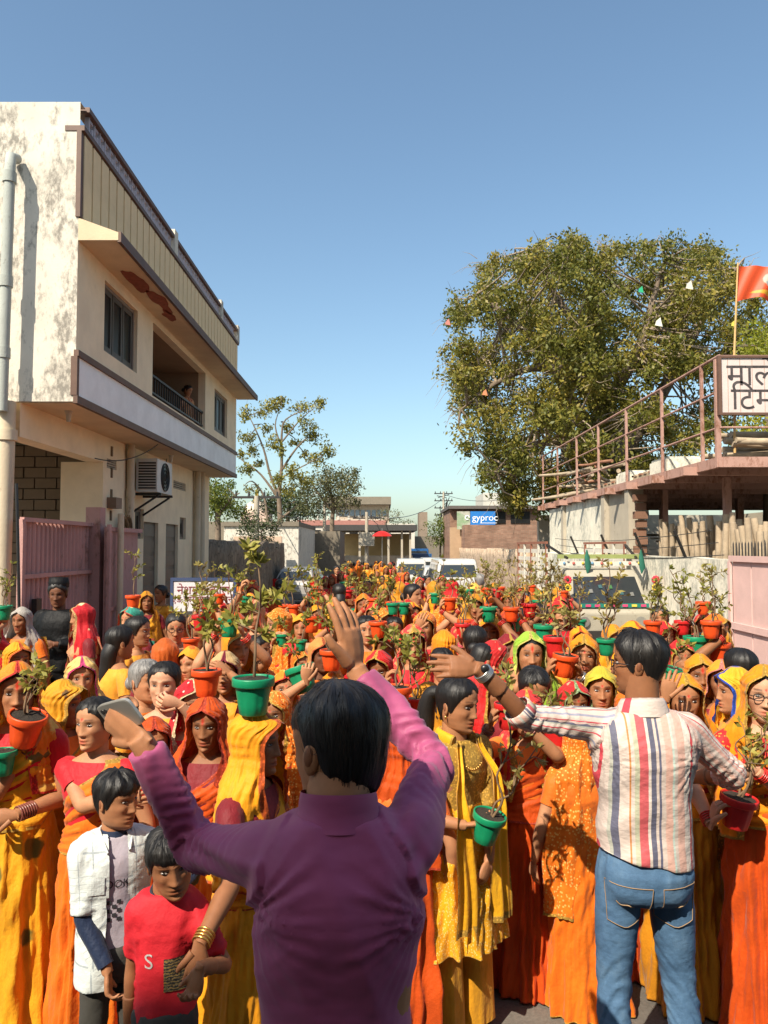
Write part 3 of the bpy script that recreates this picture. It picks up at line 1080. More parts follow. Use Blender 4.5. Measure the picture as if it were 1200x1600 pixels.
def legs_mesh(s, hips, knees, ankles, seed, voxel, z_top=1.0, r=(.098, .070, .058), width=1.0, crease=1.0):
    mb = MB()
    T = [(.70, .120, .085), (.76, .158, .115), (.82, .166, .122), (.87, .155, .110), (.90, .140, .098), (1.02, .135, .095)]
    g, A, Z = torso_grid(T, 30, .72, z_top, 16, .012)
    g[..., 0] *= width
    g = g * s
    mb.grid(g, True, flip=True); mb.cap(g[0], 0, None, False); mb.cap(g[-1], 0, None, True)
    for h, k, a in zip(hips, knees, ankles):
        h, k, a = Vector(h), Vector(k), Vector(a)
        mb.tube([h + (h - k).normalized() * .04 * s, h, h.lerp(k, .5), k, k.lerp(a, .5), a], [r[0] * s, r[0] * s, (r[0] * .58 + r[1] * .42) * s, r[1] * s, (r[1] + r[2]) / 2 * s, r[2] * s], 18, smooth=4)
    V, Nn, f = fuse(mb, voxel, 4)
    D = np.zeros(len(V))
    best = np.full(len(V), 1e9)
    U = np.stack([V[:, 0] / s * 2, V[:, 2] / s], -1)
    for i, (h, k, a) in enumerate(zip(hips, knees, ankles)):
        for j, (p, q) in enumerate(((h, k), (k, a))):
            t, dist, qq = seg_param(V, p, q)
            al = t + j
            ok = dist < best
            ang = np.arctan2(qq[:, 0], qq[:, 1])
            w = .0060 * wob(al * 1.7 + .55 * np.sin(ang + i * 2), ang / 2, seed + i, 7, (3, 12), (1.0, 2.5), True) * (np.exp(-((al - 1.15) / .5) ** 2) + .8 * np.exp(-((al - .05) / .2) ** 2) + np.exp(-((al - 2) / .35) ** 2))
            D = np.where(ok, w, D)
            best = np.where(ok, dist, best)
    V = V + Nn * (D * crease * s)[:, None]
    return MB().add(V, f, U)

def ring(c, d, r, th, n=24, flat=1.0):
    c, d = Vector(c), Vector(d).normalized()
    u = d.cross(Vector((.31, .22, .93))).normalized()
    v = d.cross(u)
    return [c + (u * math.cos(x) + v * math.sin(x)) * r for x in np.linspace(0, 2 * math.pi, n + 1)]

def fused_hand(root_mb, wrist, elbow, fdir, nrm, sg, s, curl, spread, thumb, voxel=.0042):
    h = hand_mesh(wrist, fdir, nrm, sg, s, curl, spread, 0, thumb)
    el, wr = Vector(elbow), Vector(wrist)
    h.tube([wr.lerp(el, .45), wr.lerp(el, .25), wr.lerp(el, .08), wr + Vector(fdir).normalized() * .012], [.033 * s, .029 * s, .0245 * s, .024 * s], 14, smooth=3)
    V, Nn, f = fuse(h, voxel, 2)
    root_mb.add(V, f, None, (1, 1, 1))

def man_parts(root, s, head, hs, skin, mark, hair, hairc, arms, lod, seed, age=0, beard=0, torso=TORSO_M, male=True, thin=.86):
    """bare body of a man or child: head, neck, trunk, arms with hands, legs; arms: (shoulder, elbow, wrist, fdir, normal, sign, curl, spread, thumb)"""
    body = MB()
    head_mesh(body, lod, head, mark, age, male, beard)
    g, _, _ = torso_grid(torso, 30, .80, 1.36, 20)
    body.grid(g * s * .97, True, flip=True)
    hc = head.translation
    body.tube([(0, .012 * s, 1.28 * s), (0, .012 * s, 1.36 * s), (hc.x, hc.y + .02 * s, hc.z - .03 * s)], [.064 * s, .057 * s, .055 * s], 16)
    for sh, el, wr, fd, nn, sg, curl, spread, thumb in arms:
        Pp, rad = arm_points(sh, el, wr, s, thin)
        body.tube(Pp, rad, 14, smooth=4)
        fused_hand(body, wr, el, fd, nn, sg, s * hs, curl, spread, thumb)
    body.obj('body', skin_mat('skin_' + skin, SKINS[skin]), root)
    eye_meshes(root, head, lod)
    if hair:
        hair_mesh(head, lod, hair, seed).obj('hair', M_HAIR[hairc], root)

def head_at(pos, yaw, pitch, roll, s):
    return Matrix.Translation(pos) @ Matrix.Rotation(R(yaw), 4, 'Z') @ Matrix.Rotation(R(roll), 4, 'Y') @ Matrix.Rotation(R(pitch), 4, 'X') @ Matrix.Scale(s, 4)

def kurta_mat():
    m, nt, b = nodes_of('purple_kurta_cloth')
    ob = coords(nt)
    f = noise_t(nt, ob, 4, 4, .6)
    c = ramp(nt, f, [(.35, (.31, .060, .140)), (.66, (.39, .082, .185))])
    nt.links.new(c, b.inputs['Base Color'])
    b.inputs['Roughness'].default_value = .55
    b.inputs['Specular IOR Level'].default_value = .25
    b.inputs['Sheen Weight'].default_value = .15
    wv = noise_t(nt, coords(nt, 'Object', (1, 1, 2.0)), 7, 2, .5)
    bump(nt, b, wv, .35, .03)
    return m

STRIPES = [(0.00,(.56,.465,.41)),(.045,(.60,.34,.28)),(.10,(.56,.465,.41)),(.135,(.50,.06,.07)),(.15,(.66,.57,.50)),(.20,(.62,.38,.31)),(.26,(.56,.465,.41)),(.285,(.46,.56,.50)),(.30,(.62,.38,.31)),
           (.35,(.56,.465,.41)),(.38,(.11,.11,.17)),(.395,(.56,.465,.41)),(.415,(.10,.10,.15)),(.45,(.60,.52,.46)),(.47,(.50,.09,.10)),(.53,(.42,.42,.30)),(.56,(.56,.465,.41)),(.585,(.50,.20,.06)),(.595,(.56,.465,.41)),
           (.66,(.11,.11,.16)),(.70,(.40,.40,.34)),(.72,(.56,.465,.41)),(.76,(.50,.05,.07)),(.775,(.56,.465,.41)),(.85,(.28,.28,.36)),(.88,(.56,.465,.41)),(.94,(.50,.05,.07)),(.955,(.56,.465,.41))]
def stripe_mat():
    m, nt, b = nodes_of('striped_shirt_cloth')
    uv = coords(nt, 'UV')
    sp = nt.nodes.new('ShaderNodeSeparateXYZ')
    nt.links.new(uv, sp.inputs[0])
    u = math_n(nt, 'FRACT', math_n(nt, 'ADD', math_n(nt, 'MULTIPLY', sp.outputs[0], 1.3), .42))
    n = nt.nodes.new('ShaderNodeValToRGB')
    n.color_ramp.interpolation = 'CONSTANT'
    els = n.color_ramp.elements
    while len(els) < len(STRIPES):
        els.new(.5)
    for e, (p, c) in zip(els, STRIPES):
        e.position = p
        e.color = (*c, 1)
    nt.links.new(u, n.inputs[0])
    f = noise_t(nt, coords(nt), 8, 4, .6)
    c = mixc(nt, 1.0, n.outputs[0], ramp(nt, f, [(.3, .9), (.7, 1.0)]), 'MULTIPLY')
    nt.links.new(c, b.inputs['Base Color'])
    b.inputs['Roughness'].default_value = .7
    wv = noise_t(nt, coords(nt, 'Object', (1, 1, 1.8)), 14, 3, .55)
    bump(nt, b, wv, .45, .018)
    return m

def denim_mat():
    m, nt, b = nodes_of('blue_denim')
    ob = coords(nt)
    f = noise_t(nt, coords(nt, 'Object', (1, 1, .5)), 5, 6, .65)
    c = ramp(nt, f, [(.30, (.050, .110, .19)), (.52, (.105, .195, .295)), (.72, (.21, .31, .40))])
    fine = noise_t(nt, coords(nt, 'Object', (1, 1, 3)), 260, 2, .5)
    c = mixc(nt, .5, c, mixc(nt, fine, (.02, .05, .12), (.30, .45, .60)), 'OVERLAY')
    nt.links.new(c, b.inputs['Base Color'])
    b.inputs['Roughness'].default_value = .8
    bump(nt, b, math_n(nt, 'ADD', noise_t(nt, coords(nt, 'Object', (1, 1, 1.6)), 13, 3, .5), math_n(nt, 'MULTIPLY', fine, .05)), .45, .016)
    return m

def check_mat():
    m, nt, b = nodes_of('pale_checked_cloth')
    ob = coords(nt, 'UV')
    sp = nt.nodes.new('ShaderNodeSeparateXYZ')
    nt.links.new(ob, sp.inputs[0])
    def line(ch, k, w, ph):
        fr = math_n(nt, 'FRACT', math_n(nt, 'ADD', math_n(nt, 'MULTIPLY', ch, k), ph))
        return math_n(nt, 'LESS_THAN', fr, w)
    l = math_n(nt, 'MAXIMUM', line(sp.outputs[0], 7.0, .07, .2), line(sp.outputs[1], 8.5, .07, .1))
    f = noise_t(nt, coords(nt), 6, 4, .6)
    c = mixc(nt, f, (.50, .56, .55), (.68, .71, .68))
    c = mixc(nt, math_n(nt, 'MULTIPLY', l, .5), c, (.10, .14, .20))
    nt.links.new(c, b.inputs['Base Color'])
    b.inputs['Roughness'].default_value = .75
    bump(nt, b, noise_t(nt, coords(nt), 18, 6, .6), .5, .016)
    return m

def text_mesh(body, size, name='lettering', bold=0.0, depth=.0008):
    """printed letters as a thin mesh in the xz plane, origin at the middle of the line"""
    cu = bpy.data.curves.new(name, 'FONT')
    cu.body = body
    cu.size = size
    cu.align_x = 'CENTER'
    cu.align_y = 'CENTER'
    cu.extrude = depth
    cu.offset = bold
    o = bpy.data.objects.new(name, cu)
    COL.objects.link(o)
    dg = bpy.context.evaluated_depsgraph_get()
    m2 = o.evaluated_get(dg).to_mesh()
    V = np.empty(len(m2.vertices) * 3, np.float32)
    m2.vertices.foreach_get('co', V)
    fcs = [tuple(p.vertices) for p in m2.polygons]
    V = V.reshape(-1, 3).astype(float)
    o.evaluated_get(dg).to_mesh_clear()
    bpy.data.objects.remove(o)
    bpy.data.curves.remove(cu)
    V = np.stack([V[:, 0], -V[:, 2], V[:, 1]], -1)
    return V, fcs

from mathutils.bvhtree import BVHTree
def press(V, cloth, off=.0025, sign=1):
    """lays points on the front (or back) of a garment"""
    t = BVHTree.FromPolygons([tuple(v) for v in np.concatenate(cloth.v)], cloth.f)
    V = np.array(V, float).reshape(-1, 3)
    y0 = V[:, 1].copy()
    for i, v in enumerate(V):
        h = t.ray_cast(Vector((v[0], -1.0 * sign, v[2])), Vector((0, sign, 0)))
        if h[0] is not None:
            V[i, 1] = h[0].y - sign * off
    return V

def lettering(body, size, mat_, M, parent, name='lettering', bold=0.0, wrap=None, on=None):
    V, f = text_mesh(body, size, name, bold)
    if wrap is not None:
        V = wrap(V)
    M = np.array(M)
    V = V @ M[:3, :3].T + M[:3, 3]
    if on is not None:
        V = press(V, on)
    return MB().add(V, f).obj(name, mat_, parent, False)

M_KURTA = kurta_mat()
M_STRIPE = stripe_mat()
M_DENIM = denim_mat()
M_CHECK = check_mat()
M_SHOE = plain('dark_shoe', (.03, .025, .02), .5)
M_STEEL = plain('steel', (.5, .5, .48), .35, metal=.9)
M_BLACKP = plain('black_plastic', (.015, .015, .016), .35)
M_DARKTROUSER = plain('dark_trouser_cloth', (.045, .042, .035), .85, bmp=.3)

def loc_(inv, px, py, Y):
    return inv @ at(px, py, Y)
# ------------------------------------------------------------------ ground
def onx(px, py, X):
    """where the sight line through px, py meets the upright plane x = X: gives y, z"""
    p = at(px, py, 1.0)
    k = X / p.x
    return k, CAMZ + (p.z - CAMZ) * k

def asphalt():
    m, nt, b = nodes_of('dusty_asphalt')
    ob = coords(nt)
    f = noise_t(nt, ob, .8, 8, .7)
    g = noise_t(nt, ob, 60, 3, .7)
    c = ramp(nt, f, [(.3, (.075, .068, .060)), (.7, (.165, .145, .120))])
    c = mixc(nt, .4, c, ramp(nt, g, [(.35, .35), (.65, .75)]), 'OVERLAY')
    nt.links.new(c, b.inputs['Base Color'])
    b.inputs['Roughness'].default_value = .92
    bump(nt, b, g, .4, .01)
    return m
g = MB()
ys = [-60, -10, 0, 5, 15, 30, 50, 90, 400, 1500]
xs = [-900, -60, -6, 0, 6, 60, 900]
g.grid(np.array([[(x, y, gz(y)) for x in xs] for y in ys], float))
struct(g.obj('ground', asphalt(), None, True), 'structure', 'dusty grey asphalt street')

# ------------------------------------------------------------------ surfaces
def plaster(name, col, stain, amount=.55, streak=True, scale=1.2):
    """lime-washed wall with dark weather streaks that have a shape of their own"""
    m, nt, b = nodes_of(name)
    ob = coords(nt)
    f = noise_t(nt, ob, 2.5, 6, .6)
    c = ramp(nt, f, [(.3, tuple(x * .88 for x in col)), (.7, tuple(min(1, x * 1.06) for x in col))])
    st = coords(nt, 'Object', (1.3, 1.3, .6) if streak else (1, 1, 1))
    a = noise_t(nt, st, scale, 9, .72)
    fine = noise_t(nt, coords(nt, 'Object', (4, 4, 2.0)), 3.0, 6, .75)
    k = math_n(nt, 'MULTIPLY', a, fine)
    hi = .42 - .19 * amount
    c = mixc(nt, ramp(nt, k, [(hi, 0.0), (hi + .10, .85)]), c, stain)
    nt.links.new(c, b.inputs['Base Color'])
    b.inputs['Roughness'].default_value = .9
    b.inputs['Specular IOR Level'].default_value = .2
    bump(nt, b, math_n(nt, 'ADD', noise_t(nt, ob, 40, 5, .6), math_n(nt, 'MULTIPLY', f, .8)), .25, .012)
    return m

CREAM = plaster('cream_plaster', (.84, .69, .48), (.48, .34, .20), .35)
CREAM_OLD = plaster('weathered_cream_plaster', (.68, .62, .52), (.19, .175, .15), 1.0)
PANELC = plaster('panel_plaster', (.80, .60, .36), (.38, .27, .16), .5)
WHITEB = plaster('pale_band_paint', (.84, .84, .82), (.55, .54, .50), .2)
BROWN = plain('brown_trim_paint', (.12, .062, .040), .6, .2, 5)
SOFFIT = plaster('soffit_plaster', (.70, .54, .36), (.26, .17, .10), .3, False)
GLASSD = plain('dark_window_glass', (.014, .014, .014), .35, .3, 3, spec=.25)
GRILLE = plain('dark_iron', (.025, .022, .020), .5, .2)
PVC = plaster('cream_pipe', (.60, .50, .36), (.22, .15, .09), .5)
PVCG = plaster('grey_pipe', (.40, .42, .38), (.10, .09, .07), .5)
PINK = plaster('pink_paint', (.50, .285, .255), (.22, .12, .09), .6)
PINKL = plaster('pale_pink_paint', (.66, .44, .40), (.30, .17, .13), .35)
PINKS = plaster('pink_steel_paint', (.42, .25, .20), (.19, .085, .05), .9)
DOORC = plain('dark_shutter_paint', (.075, .065, .052), .5, .2, 3)
STONE = plaster('rubble_stone', (.27, .215, .15), (.07, .055, .04), .75)
WALLW = plaster('peeling_whitewash', (.76, .71, .58), (.33, .33, .28), 1.05, False, .8)
GREYP = plaster('grey_cement', (.42, .37, .29), (.16, .13, .10), .5)
LATT = plain('lilac_lattice_paint', (.40, .37, .42), .8)

XU, XW, YA, YB = -3.50, -4.12, 8.70, 18.20
Z_SOF, Z_BAND, Z_EAVE, Z_LAT0, Z_LAT1, Z_TOP = 3.70, 4.28, 5.56, 6.90, 7.12, 7.20

def wall_yz(mb, X, y0, y1, z0, z1, holes, depth):
    """upright wall face in the plane x = X looking +x, with openings (y0, y1, z0, z1) and their reveals"""
    ys = sorted({y0, y1, *[h[0] for h in holes], *[h[1] for h in holes]})
    zs = sorted({z0, z1, *[h[2] for h in holes], *[h[3] for h in holes]})
    for a, b in zip(ys, ys[1:]):
        for c, d in zip(zs, zs[1:]):
            my, mz = (a + b) / 2, (c + d) / 2
            if any(h[0] < my < h[1] and h[2] < mz < h[3] for h in holes):
                continue
            mb.add([(X, a, c), (X, b, c), (X, b, d), (X, a, d)], [(0, 1, 2, 3)])
    for h0, h1, k0, k1 in holes:
        x2 = X - depth
        mb.add([(X, h0, k0), (X, h1, k0), (x2, h1, k0), (x2, h0, k0)], [(0, 1, 2, 3)])
        mb.add([(X, h0, k1), (X, h1, k1), (x2, h1, k1), (x2, h0, k1)], [(3, 2, 1, 0)])
        mb.add([(X, h0, k0), (x2, h0, k0), (x2, h0, k1), (X, h0, k1)], [(0, 1, 2, 3)])
        mb.add([(X, h1, k0), (x2, h1, k0), (x2, h1, k1), (X, h1, k1)], [(3, 2, 1, 0)])

house = empty('house', (XW, YA, 0))
tag(house, 'two-storey cream house with jutting upper floor and lattice parapet', 'house')
house.location = (0, 0, 0)

def rect_on(X, p0, p1):
    a, b = onx(*p0, X), onx(*p1, X)
    return min(a[0], b[0]), max(a[0], b[0]), min(a[1], b[1]), max(a[1], b[1])

w1y0, w1y1 = onx(163, 500, XU)[0], onx(215, 500, XU)[0]
w1 = (w1y0, w1y1, onx(163, 548, XU)[1], onx(163, 436, XU)[1])
bal = (onx(238, 600, XU)[0], onx(321, 600, XU)[0], Z_BAND + .06, Z_EAVE - .10)
w2 = (onx(335, 650, XU)[0], onx(355, 650, XU)[0], onx(335, 672, XU)[1], onx(335, 606, XU)[1])
m = MB()
wall_yz(m, XU, YA, YB, Z_BAND, Z_EAVE + .1, [w1, bal, w2], .14)
m.obj('upper_wall', CREAM, house, False)
# balcony room behind its opening
b = MB()
x2 = XU - 1.5
y0, y1, z0, z1 = bal
b.add([(x2, y0, z0), (x2, y1, z0), (x2, y1, z1), (x2, y0, z1)], [(0, 1, 2, 3)])
b.add([(XU - .14, y0, z0), (XU - .14, y1, z0), (x2, y1, z0), (x2, y0, z0)], [(0, 1, 2, 3)])
b.add([(XU - .14, y0, z1), (XU - .14, y1, z1), (x2, y1, z1), (x2, y0, z1)], [(3, 2, 1, 0)])
b.add([(XU - .14, y0, z0), (x2, y0, z0), (x2, y0, z1), (XU - .14, y0, z1)], [(0, 1, 2, 3)])
b.add([(XU - .14, y1, z0), (x2, y1, z0), (x2, y1, z1), (XU - .14, y1, z1)], [(3, 2, 1, 0)])
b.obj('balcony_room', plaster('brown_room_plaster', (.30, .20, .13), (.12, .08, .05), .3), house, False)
MB().box(x2 + .02, x2 + .06, y0 + .9, y0 + 1.8, z0, z0 + 1.0).obj('balcony_door', BROWN, house, False)
rl = empty('balcony_railing'); rl.parent = house
r = MB()
r.bar((XU - .06, y0, z0 + .34), (XU - .06, y1, z0 + .34), .045, .035)
r.bar((XU - .06, y0, z0 + .08), (XU - .06, y1, z0 + .08), .03)
r.obj('handrail', GRILLE, rl, False)
bal_me = MB().bar((0, 0, 0), (0, 0, .26), .016).mesh('baluster', GRILLE, False)
for k in range(26):
    mesh_obj('baluster', bal_me, rl, (XU - .06, y0 + .06 + k * (y1 - y0 - .12) / 25, z0 + .08))

def window(parent, X, r_, n, name='window'):
    """n dark leaves set back in an opening of a wall that looks +x"""
    y0, y1, z0, z1 = r_
    w = empty(name); w.parent = parent
    f = MB()
    t = .045
    xa, xb = X - .12, X - .05
    f.box(xa, xb, y0, y0 + t, z0, z1); f.box(xa, xb, y1 - t, y1, z0, z1)
    f.box(xa, xb, y0 + t, y1 - t, z0, z0 + t); f.box(xa, xb, y0 + t, y1 - t, z1 - t, z1)
    f.obj('frame', plain('window_frame_paint', (.20, .16, .13), .6), w, False)
    st = (y1 - y0 - 2 * t) / n
    for k in range(n):
        a, b2 = y0 + t + k * st + .012, y0 + t + (k + 1) * st - .012
        p = MB().box(xa + .02, xa + .045, a, b2, z0 + t, z1 - t).obj('pane', GLASSD, w, False)
        s = MB()
        s.box(xa + .045, xa + .060, a, a + .05, z0 + t, z1 - t); s.box(xa + .045, xa + .060, b2 - .05, b2, z0 + t, z1 - t)
        s.box(xa + .045, xa + .060, a + .05, b2 - .05, z0 + t, z0 + t + .07); s.box(xa + .045, xa + .060, a + .05, b2 - .05, z1 - t - .07, z1 - t)
        s.obj('sash', DOORC, w, False)
    return w
window(house, XU, w1, 3)
window(house, XU, w2, 3)
# pale band, trims, soffit
m = MB(); wall_yz(m, XU + .004, YA + .02, YB, Z_SOF + .07, Z_BAND - .06, [], .1); m.obj('band', WHITEB, house, False)
m = MB()
m.box(XU - .02, XU + .035, YA - .012, YB + .02, Z_BAND - .06, Z_BAND + .012)
m.box(XU - .02, XU + .030, YA - .010, YB + .02, Z_SOF - .02, Z_SOF + .07)
m.box(XU - .05, XU + .022, YA - .014, YA + .05, Z_SOF + .072, Z_BAND - .062)
m.obj('brown_trim', BROWN, house, False)
MB().box(XW - 1.6, XU - .022, YA + .02, YB, Z_SOF - .012, Z_SOF + .04).obj('soffit', SOFFIT, house, False)
# upper flank wall, facing the lens
m = MB()
m.add([(-7.5, YA, Z_SOF), (XU, YA, Z_SOF), (XU, YA, Z_TOP - .02), (-7.5, YA, Z_TOP - .02)], [(0, 1, 2, 3)])
m.add([(-7.5, YA, Z_TOP - .02), (XU, YA, Z_TOP - .02), (XU, YA + .15, Z_TOP - .02), (-7.5, YA + .15, Z_TOP - .02)], [(0, 1, 2, 3)])
m.obj('flank_wall', CREAM_OLD, house, False)
m = MB()
m.add([(-7.5, YA + .15, 6.0), (XU - .15, YA + .15, 6.0), (XU - .15, YB, 6.0), (-7.5, YB, 6.0)], [(0, 1, 2, 3)])
m.add([(-7.5, YB, 0), (XW, YB, 0), (XW, YB, Z_SOF), (-7.5, YB, Z_SOF)], [(3, 2, 1, 0)])
m.add([(-7.5, YB, Z_SOF), (XU, YB, Z_SOF), (XU, YB, Z_LAT0), (-7.5, YB, Z_LAT0)], [(3, 2, 1, 0)])
m.add([(-7.5, YA, Z_SOF), (-7.5, YB, Z_SOF), (-7.5, YB, 6.9), (-7.5, YA, 6.9)], [(0, 1, 2, 3)])
m.obj('roof_and_rear', GREYP, house, False)
# eave with brown fascia and a broken patch showing brick
m = MB()
XE = -3.04
m.add([(XU, YA, Z_EAVE), (XE, YA, Z_EAVE), (XE, YB + .1, Z_EAVE), (XU, YB + .1, Z_EAVE)], [(3, 2, 1, 0)])
m.add([(XU, YA, Z_EAVE + .26), (XE, YA, Z_EAVE + .09), (XE, YB + .1, Z_EAVE + .09), (XU, YB + .1, Z_EAVE + .26)], [(0, 1, 2, 3)])
m.add([(XU, YA, Z_EAVE), (XE, YA, Z_EAVE), (XE, YA, Z_EAVE + .09), (XU, YA, Z_EAVE + .26)], [(0, 1, 2, 3)])
m.add([(XU, YB + .1, Z_EAVE), (XE, YB + .1, Z_EAVE), (XE, YB + .1, Z_EAVE + .09), (XU, YB + .1, Z_EAVE + .26)], [(3, 2, 1, 0)])
ev = m.obj('eave', SOFFIT, house, False)
MB().box(XE - .01, XE + .03, YA + .004, YB + .12, Z_EAVE - .02, Z_EAVE + .10).obj('fascia', BROWN, ev, False)
BRK = plain('bare_brick', (.28, .075, .04), .95, .35, 14, bmp=.6)
for (cy, cx, rx, ry, sd) in ((10.1, -3.27, .12, .42, 1), (10.9, -3.2, .10, .5, 2), (11.6, -3.26, .08, .28, 3)):
    a = np.linspace(0, 2 * math.pi, 26, endpoint=False)
    rs = 1 + .28 * wob(a / 3.14, a * 0, sd, 5, (2, 7))
    ringp = np.stack([cx + rx * rs * np.cos(a), cy + ry * rs * np.sin(a), np.full(26, Z_EAVE - .004)], -1)
    MB().cap(ringp, 0, None, True).obj('broken_patch', BRK, ev, False)
# parapet of ribbed panels, lattice bays and posts
pb = MB()
pb.add([(XU, YA, Z_EAVE + .2), (XU, YB, Z_EAVE + .2), (XU, YB, Z_LAT0 - .06), (XU, YA, Z_LAT0 - .06)], [(0, 1, 2, 3)])
pb.add([(XU - .15, YA, 5.8), (XU - .15, YB, 5.8), (XU - .15, YB, Z_LAT0), (XU - .15, YA, Z_LAT0)], [(3, 2, 1, 0)])
pb.obj('parapet_wall', PANELC, house, False)
npan = 34
step = (YB - YA - .1) / npan
pan_me = MB().box(0, .035, 0, step - .045, 0, Z_LAT0 - Z_EAVE - .32).mesh('parapet_panel', PANELC, False)
for k in range(npan):
    mesh_obj('parapet_panel', pan_me, house, (XU, YA + .06 + k * step, Z_EAVE + .235))
m = MB()
m.box(XU - .17, XU + .055, YA - .010, YB, Z_LAT0 - .06, Z_LAT0)
m.box(XU - .12, XU + .045, YA + .16, YB - .02, Z_LAT1 + .03, Z_TOP + .01)
m.box(XU - .03, XU + .024, YA - .016, YA + .06, Z_EAVE + .27, Z_LAT0 - .062)
m.obj('parapet_trim', BROWN, house, False)
posts = [YA + .02, 12.55, 16.2, YB - .12]
for yy in posts[1:]:
    MB().box(XU - .16, XU + .05, yy, yy + .20, Z_LAT0 + .002, Z_TOP + .10).obj('parapet_post', CREAM_OLD, house, False)
u = MB()
hh = Z_LAT1 + .03 - Z_LAT0
u.box(-.05, .0, 0, .035, 0, hh); u.box(-.05, -.001, .035, .13, hh - .05, hh - .015); u.box(-.05, 0, .10, .132, .0, hh * .6)
u.box(-.05, -.001, .036, .10, .015, .05)
u_me = u.mesh('lattice_bar', LATT, False)
for k in range(int((YB - YA - .5) / .175)):
    mesh_obj('lattice_bar', u_me, house, (XU, YA + .26 + k * .175, Z_LAT0))
# ground-floor wall: carport, vents, doors
d1 = (onx(224, 850, XW)[0], onx(247, 850, XW)[0], -.12, onx(235, 816, XW)[1])
d2 = (onx(259, 850, XW)[0], onx(278, 850, XW)[0], -.12, onx(268, 819, XW)[1])
v1 = rect_on(XW, (167, 716), (182, 735)); v2 = rect_on(XW, (271, 750), (290, 768))
n1 = rect_on(XW, (211, 794), (224, 842)); n2 = rect_on(XW, (281, 808), (290, 843))
YC = onx(160, 800, XW)[0]
m = MB()
wall_yz(m, XW, YC, YB, -.25, Z_SOF - .012, [d1, d2, v1, v2, n1, n2], .12)
m.add([(XW, YA, 3.30), (XW, YC, 3.30), (XW, YC, Z_SOF - .012), (XW, YA, Z_SOF - .012)], [(0, 1, 2, 3)])
m.add([(XW, YA, 3.30), (XW, YC, 3.30), (XW - .25, YC, 3.30), (XW - .25, YA, 3.30)], [(3, 2, 1, 0)])
m.add([(XW - .62, YC, -.1), (XW, YC, -.1), (XW, YC, 3.30), (XW - .62, YC, 3.30)], [(0, 1, 2, 3)])
m.obj('ground_wall', CREAM, house, False)
for d in (d1, d2):
    o = MB()
    o.box(XW - .11, XW - .06, d[0], d[1], d[2], d[3])
    dr = o.obj('door', DOORC, house, False)
    for k in range(9):
        MB().box(XW - .06, XW - .045, d[0] + .08, d[1] - .08, d[2] + .2 + k * .27, d[2] + .40 + k * .27).obj('slat', DOORC, dr, False)
    MB().box(XW - .045, XW - .02, d[0] + .1, d[0] + .14, .95, 1.15).obj('handle', M_STEEL, dr, False)
for v in (v1, v2):
    o = empty('ventilator'); o.parent = house
    for k in range(4):
        zz = v[2] + (k + .5) * (v[3] - v[2]) / 4
        MB().box(XW - .10, XW - .01, v[0], v[1], zz - .012, zz + .012).obj('slat', GREYP, o, False)
    MB().box(XW - .119, XW - .11, v[0], v[1], v[2], v[3]).obj('backing', GLASSD, o, False)
for v in (n1, n2):
    window(house, XW, v, 1, 'narrow_window')
# block wall at the back of the carport
YK = YC + .30
bw = empty('block_wall'); bw.parent = house
MB().add([(-8, YK + .06, -.1), (XW - .3, YK + .06, -.1), (XW - .3, YK + .06, 3.6), (-8, YK + .06, 3.6)], [(0, 1, 2, 3)]).obj('mortar', plain('dark_mortar', (.10, .078, .055), .95), bw, False)
BLK = plaster('block_stone', (.20, .145, .095), (.10, .075, .05), .5, False)
blk_me = MB().box(0, .315, 0, .05, 0, .148).mesh('block', BLK, False)
for r_ in range(22):
    for c_ in range(10):
        mesh_obj('block', blk_me, bw, (-7.6 + c_ * .335 + (r_ % 2) * .17 - .0, YK + random.Random(r_ * 31 + c_).uniform(0, .012), .02 + r_ * .162))
# pipes
def pipe(label_pts, r, mat_, name='drain_pipe', joints=()):
    p = empty(name); p.parent = house
    MB().tube(label_pts, r, 14).obj('pipe', mat_, p)
    for q in joints:
        MB().tube([(q[0], q[1], q[2] - .06), (q[0], q[1], q[2] + .06)], r * 1.22, 14).obj('collar', mat_, p)
    return p
pp = at(18, 250, YA - .22)
pipe([(-4.20, YA - .05, pp.z + .10), (-4.19, YA - .2, pp.z + .05), (-4.19, YA - .22, pp.z - .15), (-4.22, YA - .22, Z_SOF - .15)], .060, PVCG, joints=[(-4.19, YA - .22, pp.z - .2), (-4.205, YA - .22, 5.0), (-4.215, YA - .22, 4.2)])
pipe([(-4.22, YA - .1, Z_SOF - .02), (-4.24, YA - .1, 1.5), (-4.24, YA - .1, -.1)], .095, PVC, joints=[(-4.22, YA - .1, 3.3)])
py1 = onx(197, 720, XW)[0]
pipe([(XW + .08, py1, Z_SOF), (XW + .08, py1, .3)], .06, PVC, joints=[(XW + .08, py1, 2.9), (XW + .08, py1, 3.55)])
for px_ in (302, 309):
    yy = onx(px_, 800, XW)[0]
    pipe([(XW + .09, yy, Z_SOF), (XW + .09, yy, -.2)], .07, PVC)
for px_, py_ in ((107, 652), (267, 722)):
    yy = onx(px_, py_, -3.8)[0]
    l = MB().tube([(-3.8, yy, Z_SOF - .012), (-3.8, yy, Z_SOF - .05), (-3.8, yy, Z_SOF - .14)], [.05, .035, .025], 10).obj('lamp_holder', plain('white_fitting', (.5, .46, .38), .5), house)

